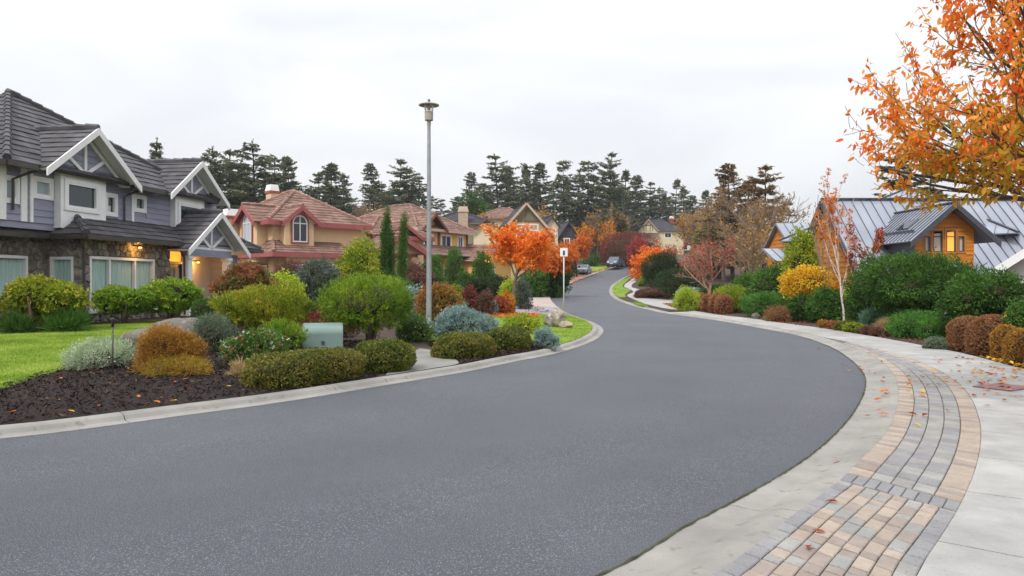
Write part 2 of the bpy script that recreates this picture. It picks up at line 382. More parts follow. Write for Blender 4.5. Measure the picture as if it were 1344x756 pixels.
# ---- right: paver band
paver_cols = {'tan': mat('paver_tan', '#998c80', '#a89b8e', 5, .85, .5, 60, spot=('#857868', 45, .6, .5), obj_rand=.1),
              'rose': mat('paver_rose', '#8a7f77', '#978c84', 5, .85, .5, 60, spot=('#786b62', 45, .6, .5), obj_rand=.1),
              'grey': mat('paver_grey', '#8b8986', '#999793', 5, .85, .5, 60, spot=('#68665f', 45, .6, .5), obj_rand=.09),
              'slate': mat('paver_slate', '#807f80', '#8d8c8d', 5, .85, .5, 60, spot=('#5c5a60', 45, .6, .5), obj_rand=.09)}
rng = random.Random(4)
def nearest_s(P, p): return arclen(P)[int(((P - np.array(p)) ** 2).sum(1).argmin())]
divB, divC = unproj(1110, 623, ZB), unproj(1262, 664, ZB)
sB0, sC0 = nearest_s(EB, divB), nearest_s(EC, divC)
aB, aC = arclen(EB), arclen(EC)
def band(u, t):
    """u<0 before the divider, u>0 after it; t across"""
    if u < 0: sb, sc = sB0 * (1 + u), sC0 * (1 + u)
    else: sb, sc = sB0 + (aB[-1] - sB0) * u, sC0 + (aC[-1] - sC0) * u
    b = np.array([np.interp(sb, aB, EB[:, c]) for c in range(2)]); c_ = np.array([np.interp(sc, aC, EC[:, c]) for c in range(2)])
    return b * (1 - t) + c_ * t
def paver_geo(q, h, gap, mb):
    """one chamfered paver from four ground corners"""
    q = np.array(q); e = lambda k, j: (q[j] - q[k]) / (np.linalg.norm(q[j] - q[k]) + 1e-9)
    un = (3, 2, 1, 0); tn = (1, 0, 3, 2)   # neighbour along the band / across it
    ins = lambda gu, gt: np.array([q[k] + e(k, un[k]) * min(gu, .3 * np.linalg.norm(q[un[k]] - q[k])) + e(k, tn[k]) * min(gt, .3 * np.linalg.norm(q[tn[k]] - q[k])) for k in range(4)])
    o = ins(gap * 1.6, gap * .8); i = ins(gap * 1.6 + .007, gap * .8 + .006)
    jit = [rng.uniform(-.0022, .0022) for _ in range(4)]
    z = [float(H(p[1])) for p in q]
    v = [(o[k][0], o[k][1], z[k] + h - .03) for k in range(4)] + [(o[k][0], o[k][1], z[k] + h - .006 + jit[k]) for k in range(4)] + [(i[k][0], i[k][1], z[k] + h + jit[k]) for k in range(4)]
    f = [(8, 9, 10, 11)]
    for k in range(4):
        j = (k + 1) % 4; f += [(4 + k, 4 + j, 8 + j, 8 + k), (k, j, 4 + j, 4 + k)]
    mb.add(v, f)
pavers = []
def course(u0, u1, t0, t1, lens, cols, wts, total):
    u = u0 + rng.uniform(0, .3) * lens[0] / total
    first = True
    while u < u1:
        L_ = rng.choice(lens) / total; ue = min(u + L_, u1)
        if u1 - ue < .3 * L_: ue = u1
        us = u0 if first else u; first = False
        pavers.append(([band(us, t0), band(us, t1), band(ue, t1), band(ue, t0)], rng.choices(cols, wts)[0])); u = ue
lenN = (sB0 + sC0) / 2; lenF = (aB[-1] - sB0 + aC[-1] - sC0) / 2
UN = -.62
tb = [0, .13] + [.13 + .74 * k / 6 for k in range(1, 7)] + [1.0]
for k in range(8):
    if k in (0, 7): course(UN, -.028, tb[k], tb[k + 1], [.15, .17], ['slate', 'grey'], [3, 1], lenN)
    else: course(UN, -.028, tb[k], tb[k + 1], [.13, .2, .2, .1], ['tan', 'rose', 'grey'], [4, 3, 1.6], lenN)
for k in range(9): pavers.append(([band(-.026, k / 9), band(-.026, (k + 1) / 9), band(.004, (k + 1) / 9), band(.004, k / 9)], 'slate'))
UF = .93
for (t0, t1, ls, cs, wt) in [(0, .22, [.105, .11], ['tan', 'rose'], [4, 1]), (.22, .41, [.16, .22, .2], ['grey', 'slate'], [3, 2]), (.41, .595, [.22, .16, .2], ['grey', 'slate'], [3, 2]),
                             (.595, .78, [.2, .22, .16], ['grey', 'slate'], [3, 2]), (.78, 1, [.105, .11], ['tan', 'rose'], [4, 1])]:
    course(.005, UF, t0, t1, ls, cs, wt, lenF)
pv = empty('paver_band'); pv['kind'] = 'structure'
near = sorted(range(len(pavers)), key=lambda i: np.mean([p[1] for p in pavers[i][0]]) + (0 if np.mean([p[1] for p in pavers[i][0]]) > 3.6 else 100))
rest = {k: MB() for k in paver_cols}
for r, i in enumerate(near):
    q, c = pavers[i]
    if r < 300:
        mb = MB(); paver_geo(q, ZB + .006 + rng.uniform(0, .003), .0045, mb); mb.build('paver', paver_cols[c], pv)
    else: paver_geo(q, ZB + .006 + rng.uniform(0, .003), .0045, rest[c])
for k, mb in rest.items():
    if mb.f: mb.build('distant_pavers', paver_cols[k], pv, kind='stuff')
bedp = np.vstack([[band(u, -.0) for u in np.linspace(UN, UF, 70)], [band(u, 1.0) for u in np.linspace(UF, UN, 70)]])
sheet('joint_sand', bedp, lambda xy: H(xy[:, 1]) + ZB - .012, M_mortar, .6)

# ---- right: concrete sidewalk in slabs between the band and the beds
pxD = [(1344, 484), (1314, 476.7), (1278.6, 467.5), (1255, 462), (1219, 455), (1171, 446), (1124, 438), (1067, 429), (1024.6, 423.7), (982, 417.5), (940, 413), (903, 408)]
ED = smooth_line([(2, -4), (5.2, 0), (7.6, 4), (9.0, 8.4)] + [unproj(x, y, .07) for x, y in pxD], .2)
iC = int(((EBfull - EC[-1]) ** 2).sum(1).argmin())
i903 = int(((EBfull - ED[-1]) ** 2).sum(1).argmin())
ECx = np.vstack([EC[::4], EBfull[iC + 3:i903 + 1]])
walk = empty('right_sidewalk'); walk['kind'] = 'structure'
sCx = arclen(ECx); sDx = arclen(ED); a = 1.2
def nearD(p): return sDx[int(((ED - p) ** 2).sum(1).argmin())]
def at_s(P, S, s): return np.array([np.interp(s, S, P[:, c]) for c in range(2)])
# stations on C: perpendicular cut meets D
cuts = []
while a < sCx[-1]:
    cuts.append(a); a += 1.32
nC = normals_left(ECx)
def hitD(s):
    p = at_s(ECx, sCx, s); n = -at_s(nC, sCx, s); n /= np.linalg.norm(n)
    rel = ED - p; al = rel @ n; pe = np.abs(rel @ np.array([-n[1], n[0]])); pe[al < 0] = 99
    return sDx[int(pe.argmin())]
hd = np.maximum.accumulate([hitD(s) for s in cuts])
for i in range(len(cuts) - 1):
    if hd[i + 1] - hd[i] < .02 and cuts[i] < 2: continue
    m = 5; mb = MB(); sc = np.linspace(cuts[i] + .008, cuts[i + 1] - .008, m); sdd = np.linspace(hd[i] + .008, max(hd[i + 1] - .008, hd[i] + .01), m)
    K = 6
    for j in range(m):
        p0, p1 = at_s(ECx, sCx, sc[j]), at_s(ED, sDx, sdd[j])
        for k in range(K):
            p = p0 * (1 - k / (K - 1)) + p1 * (k / (K - 1)); mb.v.append((p[0], p[1], float(H(p[1])) + ZB + .008 + .01 * k / (K - 1)))
    for j in range(m - 1):
        for k in range(K - 1): mb.f.append((j * K + k, j * K + k + 1, (j + 1) * K + k + 1, (j + 1) * K + k))
    b = len(mb.v); ring = [k for k in range(K)] + [j * K + K - 1 for j in range(1, m)] + [(m - 1) * K + k for k in range(K - 2, -1, -1)] + [j * K for j in range(m - 2, 0, -1)]
    mb.v += [(mb.v[r][0], mb.v[r][1], mb.v[r][2] - .08) for r in ring]
    for q in range(len(ring)): q2 = (q + 1) % len(ring); mb.f.append((ring[q], ring[q2], b + q2, b + q))
    mb.build('slab', M_concrete, walk)
# ---- right garden earth
far_out = [(60, 140), (160, 140), (160, -40), (20, -40)]
EBf = EBfull[(EBfull[:, 1] > ED[-1][1]) & (EBfull[:, 1] < 135)]
rg = np.vstack([ED[::2], EBf[::4], far_out])
sheet('right_garden', rg, right_z, M_soil, 2.2)
# far right footpath and grass strips beside the bend
def up(pts, dz=.07): return [unproj(x, y, dz) for x, y in pts]
def dense(P, step=.5, closed=True):
    P = np.array(P, float); 
    if closed: P = np.vstack([P, P[:1]])
    return resample(P, step=step)[:-1 if closed else None]
fp = dense(up([(902, 408.5), (870, 404), (846, 398.5), (830, 392), (824, 389), (823, 386.8), (832, 383.5), (829, 380.5), (819, 376.5), (820, 373), (828, 367), (838, 362), (843, 362), (836, 368.5), (829, 373.5), (829, 377), (839, 380), (842, 384), (838, 388.5), (852, 392), (900, 395), (935, 396), (940, 400), (900, 398.5), (868, 397.5), (885, 404), (915, 408.5), (940, 412.5)]), .6)
sheet('footpath', fp, lambda xy: right_z(xy) + .012, M_concrete, 1.0)
g1 = dense(up([(804.5, 383), (803.5, 379), (806, 374), (816, 367.5), (829, 362.5), (818, 373), (817, 376.5), (828, 381), (820, 386), (822, 390), (813, 390.2), (808, 387.5)]), .5)
g2 = dense(up([(829, 397), (839, 396.5), (847, 400), (851, 403.3), (843, 402), (834, 399.5)]), .4)
g3 = dense(up([(868, 397.8), (897, 398.5), (902, 406), (885, 403)]), .5)
for P in (g1, g2): sheet('grass_strip', P, lambda xy: right_z(xy) + .02, M_turf, 1.0)
sheet('leaf_strewn_strip', g3, lambda xy: right_z(xy) + .02, mat('dry_turf', '#7d7a3a', '#99764a', 1.5, .95, .6, 20), 1.0)
# ---- left garden earth
LKi = offset(LK_line, .35)
lg = np.vstack([LKi[::3], [(-20, 150), (-170, 150), (-170, -40), (-30, -40)]])
sheet('left_garden', lg, left_z, M_soil, 2.2)
def lsheet(name, pts, m, dz, spacing=.8, pxs=True, step=.4): return sheet(name, dense(up(pts, .2) if pxs else pts, step), lambda xy: left_z(xy) + dz, m, spacing)
lawn_near = [(-60, 494), (-60, 512), (-10, 512), (30, 500), (80, 487), (120, 478), (170, 462), (215, 445), (245, 430), (262, 421), (225, 424), (180, 428), (130, 432), (75, 438), (40, 442), (-30, 446)]
lsheet('lawn', lawn_near, M_turf, .012)
edge = LKi[(LKi[:, 1] > 17.6) & (LKi[:, 1] < 36)]
tip = [tuple(p) for p in edge[::3]]
lawn_island = [unproj(x, y, .14) for x, y in [(560, 450), (600, 444), (660, 447), (705, 449)]] + tip + [unproj(x, y, .14) for x, y in [(735, 411.5), (700, 412.3), (650, 412.5), (590, 413), (520, 417), (540, 432)]]
sheet('lawn', dense(lawn_island, .4), lambda xy: left_z(xy) + .012, M_turf, .8)
lsheet('lawn', [(395, 416), (440, 416), (440, 409.5), (395, 409.5)], M_turf, .014)
lsheet('driveway', [(380, 409), (590, 410.5), (650, 411.8), (742, 411), (734, 404), (722, 399.5), (680, 401), (590, 403), (380, 401)], mat('drive_grey', '#8c8d92', '#9b9ca1', .8, .85, .3, 50), .02)
sheet('driveway', dense(up([(733, 403.5), (723.5, 394), (721, 387.5), (730, 380), (756, 368), (784, 357.5), (770, 357.5), (748, 363), (730, 369), (706, 378), (694, 388), (686, 396), (690, 402.5), (720, 402)], .14), .6), lambda xy: left_z(xy) + .024, M_drive, 1.2)
lsheet('lawn', [(683, 392), (693, 386), (704, 377.5), (728, 368.7), (746, 362.5), (720, 361), (690, 366), (650, 372), (640, 380)], M_turf, .014, 1.5)
lsheet('lawn', [(748, 361), (770, 356.5), (786, 355), (800, 349), (780, 346), (740, 354), (715, 360)], M_turf, .03, 2)
bk3 = LKi[(LKi[:, 0] > -2.1) & (LKi[:, 0] < -.75) & (LKi[:, 1] < 16)]
sheet('gravel_pad', dense([tuple(p) for p in bk3[::2]] + up([(600, 470), (578, 462), (552, 459), (520, 470)], .12), .3), lambda xy: left_z(xy) + .016, M_pad, .5)
bed1 = [(-60, 560), (0, 558), (134, 546), (233, 533), (360, 518.5), (426, 508), (495, 498.5), (552, 488.5), (524, 470), (534, 458), (500, 452), (420, 452), (360, 440), (300, 425), (262, 424), (215, 448), (170, 465), (120, 480), (80, 489), (30, 503), (-10, 514), (-60, 514)]
bk = LKi[(LKi[:, 0] > -9) & (LKi[:, 0] < -2.05) & (LKi[:, 1] < 14)]
bed1w = dense([tuple(p) for p in bk[::2]] + up(bed1[8:], .12), .4)
sheet('mulch_bed', bed1w, lambda xy: left_z(xy) + .008 + .05 * np.clip(dist_to(bed1w, xy) / 1.2, 0, 1), M_mulch, .35)
bk2 = LKi[(LKi[:, 0] > -1.0) & (LKi[:, 0] < 1.05) & (LKi[:, 1] < 22)]
bed2w = dense([tuple(p) for p in bk2[::2]] + up([ (725, 446), (650, 450), (600, 448), (560, 452), (575, 462), (600, 470)], .14), .4)
sheet('mulch_bed', bed2w, lambda xy: left_z(xy) + .02, M_mulch, .35)
bed3w = dense(up([(20, 437), (130, 431), (220, 424), (300, 417), (330, 410), (330, 404), (20, 426)], .3), .4)
sheet('mulch_bed', bed3w, lambda xy: left_z(xy) + .02, M_mulch, .6)

# ---- loose cover: grass blades, bark chips
nrng = np.random.default_rng(7)
def scatter(poly, n):
    poly = np.array(poly); lo, hi = poly.min(0), poly.max(0); P = nrng.uniform(lo, hi, (int(n * 2.6), 2)); P = P[pip(P, poly)]; return P[:n]
def blades(name, poly, zf, n, L_, W_, m, label):
    P = scatter(poly, n); n = len(P); z = zf(P)
    a = nrng.uniform(0, 2 * np.pi, n); ln = L_ * nrng.uniform(.6, 1.3, n); lean = nrng.normal(0, .45, (n, 2)) * ln[:, None]
    sx = np.stack([np.cos(a), np.sin(a)], 1) * W_ / 2
    b = np.column_stack([P, z]); V = np.stack([np.column_stack([P - sx, z]), np.column_stack([P + sx, z]), np.column_stack([P + lean, z + ln * .9])], 1).reshape(-1, 3)
    o = raw_mesh(name, V, np.arange(3 * n).reshape(-1, 3), m); return tag(o, label, 'grass', kind='stuff')
M_blade = leaf_mat('grass_blade', ['#5f7f22', '#7c9a30', '#9bb044', '#b3bd60'], .35, .6, .8)
blades('grass', dense(up(lawn_near, .2), .4), lambda xy: left_z(xy) + .01, 90000, .035, .012, M_blade, 'mown bright green grass of the lawn before the stone house')
blades('grass', dense(lawn_island, .4), lambda xy: left_z(xy) + .01, 70000, .035, .014, M_blade, 'mown bright green grass around the rock and the orange tree')
for P in (g1, g2): blades('grass', P, lambda xy: right_z(xy) + .018, 9000, .05, .04, M_blade, 'strip of bright green grass along the footpath at the bend')
def chips(poly, zf, n, size, m, label):
    P = scatter(poly, n); n = len(P); z = zf(P) + nrng.uniform(.004, .03, n)
    d = nrng.normal(size=(n, 3)); d[:, 2] *= .5; d /= np.linalg.norm(d, axis=1)[:, None]; e = np.cross(d, nrng.normal(size=(n, 3))); e /= np.linalg.norm(e, axis=1)[:, None]; f = np.cross(d, e)
    s = size * nrng.uniform(.4, 1.5, n)[:, None]; c = np.column_stack([P, z])
    V = np.stack([c - d * s - e * s * .3, c + d * s - e * s * .25, c + d * s * .8 + e * s * .3, c - d * s * .9 + e * s * .3, c + f * s * .25], 1).reshape(-1, 3)
    b = (np.arange(n) * 5)[:, None]; T = np.concatenate([b + np.array(q) for q in ([0, 1, 4], [1, 2, 4], [2, 3, 4], [3, 0, 4])])
    return tag(raw_mesh('bark_chips', V, T, m), label, 'mulch', kind='stuff')
M_chip = leaf_mat('bark_chip', ['#140e0d', '#211716', '#30221e', '#46342b', '#6b5546'], 0, .9, 3)
chips(bed1w, lambda xy: left_z(xy) + .008 + .05 * np.clip(dist_to(bed1w, xy) / 1.2, 0, 1), 26000, .022, M_chip, 'dark bark mulch chips in the bed along the left kerb')
chips(bed2w, lambda xy: left_z(xy) + .02, 6000, .025, M_chip, 'dark bark mulch chips around the clipped mounds by the lawn')

# ------------------------------------------------------------------ building kit
M_white = mat('white_trim', '#e0dfde', '#e9e8e7', 3, .6, .05, 30)
M_roof = mat('dark_roof_tile', '#474548', '#5b595c', 1.5, .75, .35, 30, isl=.22, spot=('#353336', 6, .6, .4))
M_cap = mat('dark_ridge_tile', '#454346', '#5a585b', 2, .75, .3, 30, isl=.2)
M_broof = mat('brown_roof_tile', '#74584d', '#8a6d61', 1.2, .8, .35, 30, isl=.2, spot=('#574039', 5, .6, .4))
M_bcap = mat('brown_ridge_tile', '#846558', '#9c7d70', 2, .8, .3, 30, isl=.2)
M_slate = mat('charcoal_shingle', '#3f3d44', '#4c4a52', 1.5, .85, .3, 20, isl=.18)
M_siding = mat('blue_grey_siding', '#86879a', '#9495a6', 1.2, .65, .12, 20, obj_rand=.04, stretch=(1, 1, 6))
M_stone = mat('field_stone', '#5f5a54', '#8f867a', 3.5, .9, .8, 16, obj_rand=.38, spot=('#9c8f7b', 5, .56, .6))
M_mortarw = mat('stone_mortar', '#857d72', '#948b80', 4, .95, .5, 25)
M_gutter = mat('bronze_gutter', '#37322f', '#433d39', 4, .45, 0, spec=.5)
M_dark = mat('dark_interior', '#16181a', '#1b1d1f', 3, .9)
M_curtain = mat('sheer_curtain', '#a3bfb6', '#bcd3ca', 3, .85, stretch=(6, 6, .3))
M_glass = glass_mat('window_glass', '#46585e', .06, ior=1.12)
M_glass_d = glass_mat('dark_window_glass', '#2d3a40', .75, .04)
M_glass_p = glass_mat('pale_window_glass', '#aebac0', .8, .05)
M_lamp = emit_mat('lamp_glow', '#ffa43a', 26)
M_peach = mat('peach_stucco', '#d6b48c', '#dfc098', .8, .9, .15, 60)
M_red = mat('rose_trim', '#96504f', '#a45d5a', 2, .6, .05)
M_yel = mat('yellow_stucco', '#d8aa62', '#e0b56f', .8, .9, .15, 60)
M_brownt = mat('brown_trim', '#6d4a3c', '#7b5647', 2, .7)
M_cream = mat('cream_stucco', '#cfc0a0', '#d8cbae', .6, .9, .12, 50)
M_cedar = mat('cedar_board', '#b96f22', '#cf8830', 3, .55, .2, 30, obj_rand=.1, stretch=(.4, .4, 8))
M_metal = mat('zinc_roof', '#8e939f', '#9ba0ab', .5, .55, .05, 8, obj_rand=.05, spec=.4, metal=.1)
M_metal2 = mat('zinc_flashing', '#45474e', '#50525a', 1, .45, 0, spec=.5, metal=.3)
M_olive = mat('olive_board', '#6f6a52', '#7c775e', 2, .8, .1, 30, obj_rand=.05)
M_tan = mat('tan_stucco', '#b59676', '#c2a484', .7, .9, .15, 50)
M_brick = mat('chimney_stone', '#a08c78', '#baa893', 5, .9, .5, 14, isl=.2)
M_mailgreen = mat('cabinet_green', '#6f847e', '#798e88', 1.5, .55, .04, 60, spot=('#627f77', 3, .62, .3))

def clip_poly(poly, a, b, c):
    """keep the part of a 2D polygon where a*x+b*y<=c"""
    o = []
    for i in range(len(poly)):
        p, q = poly[i], poly[(i + 1) % len(poly)]; dp = a * p[0] + b * p[1] - c; dq = a * q[0] + b * q[1] - c
        if dp <= 1e-9: o.append(p)
        if (dp < -1e-9 and dq > 1e-9) or (dp > 1e-9 and dq < -1e-9):
            t = dp / (dp - dq); o.append((p[0] + (q[0] - p[0]) * t, p[1] + (q[1] - p[1]) * t))
    return o
rr = random.Random(11)
def tiled(mb, slab_mb, pts, course=.33, tw=.34, th=.035, slab=.1, zig=.0):
    """a roof plane (first two points = eave) laid in overlapping tile courses, over a thin slab"""
    P = [Vector(p) for p in pts]; h = (P[1] - P[0]).normalized(); n = Vector((0, 0, 0))
    for i in range(len(P)): n += P[i].cross(P[(i + 1) % len(P)])
    n.normalize()
    if n.z < 0: n = -n
    s = n.cross(h)
    if sum(((p - P[0]).dot(s) for p in P)) < 0: s = -s
    uv = [((p - P[0]).dot(h), (p - P[0]).dot(s)) for p in P]
    u0, u1 = min(u for u, v in uv), max(u for u, v in uv); v1 = max(v for u, v in uv)
    k = 0; v = 0.0
    while v < v1 - .02:
        ve = min(v + course, v1)
        bandp = clip_poly(clip_poly(uv, 0, -1, -v), 0, 1, ve)
        if len(bandp) >= 3:
            b0, b1 = min(p[0] for p in bandp), max(p[0] for p in bandp)
            u = u0 - (tw / 2 if k % 2 else 0) - rr.random() * .03
            while u < b1:
                cell = bandp
                if u + tw > b0:
                    cell = clip_poly(clip_poly(bandp, -1, 0, -(u + .004)), 1, 0, u + tw)
                    if len(cell) >= 3:
                        lift = th * rr.uniform(.8, 1.25); m = len(cell)
                        top = [P[0] + h * c[0] + s * c[1] + n * (lift * (1 - .85 * (c[1] - v) / course) + .006) for c in cell]
                        low = [P[0] + h * c[0] + s * c[1] for c in cell]
                        b = len(mb.v); mb.v += [tuple(p) for p in top] + [tuple(p) for p in low]
                        mb.f.append(tuple(b + i for i in range(m)))
                        for i in range(m):
                            j = (i + 1) % m; mb.f.append((b + i, b + j, b + m + j, b + m + i))
                u += tw
        v += course; k += 1
    m = len(P); b = len(slab_mb.v); slab_mb.v += [tuple(p + n * .002) for p in P] + [tuple(p - n * slab) for p in P]
    slab_mb.f.append(tuple(b + i for i in range(m))); slab_mb.f.append(tuple(b + m + i for i in range(m))[::-1])
    for i in range(m): j = (i + 1) % m; slab_mb.f.append((b + i, b + j, b + m + j, b + m + i))
def caps(mb, a, b, r=.11, step=.36):
    a, b = Vector(a), Vector(b); L_ = (b - a).length; n = max(1, int(L_ / step)); d = (b - a) / n
    for i in range(n):
        p, q = a + d * i, a + d * (i + 1.12); mb.tube([p + Vector((0, 0, .02)), q + Vector((0, 0, -.005))], [r * 1.06, r * .9], 6)
def roof(root, name, planes, capl, tile_m, cap_m, slab_m, course=.33, tw=.34, th=.035, slab=.1):
    mb, sm, cm = MB(), MB(), MB()
    for p in planes: tiled(mb, sm, p, course, tw, th, slab)
    for a, b in capl: caps(cm, a, b)
    r = sm.build(name, slab_m, root)
    t = mb.build('roof_tiles', tile_m, r, kind='stuff')
    if cm.f: cm.build('ridge_caps', cap_m, r)
    return r
class Wall:
    """a vertical wall plane from p0 to p1; the outside is on the right hand"""
    def __init__(s, p0, p1):
        s.p0 = Vector((*p0, 0)); d = Vector((p1[0] - p0[0], p1[1] - p0[1], 0)); s.len = d.length; s.e = d.normalized(); s.n = Vector((s.e.y, -s.e.x, 0))
    def at(s, a, o, z): v = s.p0 + s.e * a + s.n * o; return (v.x, v.y, z)
    def box(s, mb, a0, a1, o0, o1, z0, z1):
        return mb.hexa([s.at(a0, o1, z0), s.at(a1, o1, z0), s.at(a1, o0, z0), s.at(a0, o0, z0), s.at(a0, o1, z1), s.at(a1, o1, z1), s.at(a1, o0, z1), s.at(a0, o0, z1)])
    def quad(s, mb, a0, a1, o, z0, z1): return mb.add([s.at(a0, o, z0), s.at(a1, o, z0), s.at(a1, o, z1), s.at(a0, o, z1)], [(0, 1, 2, 3)])
    def skin(s, mb, z0, z1, holes=(), a0=0, a1=None, depth=.16, o=0):
        a1 = s.len if a1 is None else a1
        xs = sorted({a0, a1, *[min(max(h[k], a0), a1) for h in holes for k in (0, 1)]}); zs = sorted({z0, z1, *[min(max(h[k], z0), z1) for h in holes for k in (2, 3)]})
        for i in range(len(xs) - 1):
            for j in range(len(zs) - 1):
                cx_, cz = (xs[i] + xs[i + 1]) / 2, (zs[j] + zs[j + 1]) / 2
                if any(h[0] < cx_ < h[1] and h[2] < cz < h[3] for h in holes): continue
                s.quad(mb, xs[i], xs[i + 1], o, zs[j], zs[j + 1])
        for h in holes:
            x0, x1, b0, b1 = h[:4]
            for (p, q) in (((x0, b0), (x1, b0)), ((x1, b0), (x1, b1)), ((x1, b1), (x0, b1)), ((x0, b1), (x0, b0))):
                mb.add([s.at(p[0], o, p[1]), s.at(q[0], o, q[1]), s.at(q[0], o - depth, q[1]), s.at(p[0], o - depth, p[1])], [(0, 1, 2, 3)])
    def window(s, root, a0, a1, z0, z1, fw=.07, bars=(), hbars=(), glass=None, curtain=None, trim=None, tw=0, sill=False, blind=0, proud=.03, m=None):
        m = m or M_white; mb = MB(); 
        for (x0, x1, y0, y1) in ((a0, a0 + fw, z0, z1), (a1 - fw, a1, z0, z1), (a0 + fw, a1 - fw, z0, z0 + fw), (a0 + fw, a1 - fw, z1 - fw, z1)): s.box(mb, x0, x1, -.1, proud, y0, y1)
        for b in bars: s.box(mb, b - fw * .45, b + fw * .45, -.085, proud - .008, z0 + fw, z1 - fw)
        for b in hbars: s.box(mb, a0 + fw, a1 - fw, -.08, proud - .012, b - fw * .3, b + fw * .3)
        wn = mb.build('window', m, root)
        mb = MB(); s.quad(mb, a0 + fw * .8, a1 - fw * .8, -.055, z0 + fw * .8, z1 - fw * .8); mb.build('pane', glass or M_glass, wn)
        mb = MB(); s.quad(mb, a0 - .05, a1 + .05, -.3, z0 - .05, z1 + .05); mb.build('dark_room', M_dark, wn)
        if curtain:
            mb = MB(); n = int((a1 - a0) / .035); b = 0
            for i in range(n + 1):
                a = a0 + .02 + (a1 - a0 - .04) * i / n; o = -.1 + .02 * math.sin(i * 1.7) + .008 * math.sin(i * .61); mb.v += [s.at(a, o, z0), s.at(a, o, z1)]
            for i in range(n): mb.f.append((2 * i, 2 * i + 2, 2 * i + 3, 2 * i + 1))
            mb.build('curtain', curtain, wn, smooth=True)
        if blind:
            mb = MB(); s.quad(mb, a0 + .03, a1 - .03, -.1, z1 - (z1 - z0) * blind, z1); mb.build('blind', M_curtain, wn)
        if tw:
            mb = MB()
            for (x0, x1, y0, y1) in ((a0 - tw, a0 - .001, z0 - tw, z1 + tw), (a1 + .001, a1 + tw, z0 - tw, z1 + tw), (a0 - .001, a1 + .001, z0 - tw, z0 - .001), (a0 - .001, a1 + .001, z1 + .001, z1 + tw)): s.box(mb, x0, x1, -.02, proud + .012, y0, y1)
            mb.build('casing', trim or m, wn)
        if sill:
            mb = MB(); s.box(mb, a0 - .1, a1 + .1, -.02, .1, z0 - .1, z0 - .002); mb.build('sill', m, wn)
        return wn
    def arched(s, root, c, wdt, z0, zs, m_frame, m_trim, glass, bars=True):
        """round-headed window: zs = springing line"""
        r = wdt / 2; out = [(c - r, z0), (c + r, z0)] + [(c + r * math.cos(t), zs + r * math.sin(t)) for t in np.linspace(0, math.pi, 13)]
        def ring(k, o0, o1, m, nm, par):
            mb = MB(); n = len(out); cz = (z0 + zs) / 2
            inn = [(c + (x - c) * (1 - k / r) if k > 0 else c + (x - c) * (1 - k / r), z0 + k if z <= z0 else (z if z < zs else zs + (z - zs) * (1 - k / r))) for x, z in out]
            for (x, z) in out: mb.v += [s.at(x, o1, z)]
            for (x, z) in inn: mb.v += [s.at(x, o1, z)]
            for (x, z) in out: mb.v += [s.at(x, o0, z)]
            for (x, z) in inn: mb.v += [s.at(x, o0, z)]
            for i in range(n):
                j = (i + 1) % n; mb.f += [(i, j, n + j, n + i), (i, 2 * n + i, 2 * n + j, j), (n + i, n + j, 3 * n + j, 3 * n + i)]
            return mb.build(nm, m, par)
        wn = ring(.07, .0, .05, m_frame, 'window', root)
        mb = MB(); mb.v += [s.at(x, .014, z) for x, z in out]; mb.f.append(tuple(range(len(out)))); mb.build('pane', glass, wn)
        ring(-.1, -.02, .07, m_trim, 'casing', wn)
        if bars:
            mb = MB(); s.box(mb, c - .03, c + .03, .012, .045, z0 + .05, zs + r - .03); s.box(mb, c - r + .04, c + r - .04, .012, .04, zs - .03, zs + .03); mb.build('glazing_bars', m_frame, wn)
        return wn
def siding(root, wall, outline, holes=(), course=.2, m=None, z_start=None):
    zs = [p[1] for p in outline]; z = min(zs) if z_start is None else z_start
    while z < max(zs) - .01:
        ze = min(z + course, max(zs)); poly = clip_poly(clip_poly(outline, 0, -1, -z), 0, 1, ze)
        if len(poly) >= 3:
            spans = [(min(p[0] for p in poly), max(p[0] for p in poly))]
            for h in holes:
                if h[2] < ze - .02 and h[3] > z + .02: spans = [q for a, b in spans for q in ((a, min(b, h[0])), (max(a, h[1]), b)) if q[1] - q[0] > .02]
            for a, b in spans:
                pc = clip_poly(clip_poly(poly, -1, 0, -a), 1, 0, b)
                if len(pc) < 3: continue
                mb = MB(); n = len(pc); o = [.034 - .024 * (p[1] - z) / course for p in pc]
                mb.v += [wall.at(p[0], k, p[1]) for p, k in zip(pc, o)] + [wall.at(p[0], -.01, p[1]) for p in pc]
                mb.f.append(tuple(range(n))); 
                for i in range(n): j = (i + 1) % n; mb.f.append((i, n + i, n + j, j))
                mb.build('siding_board', m or M_siding, root)
        z += course
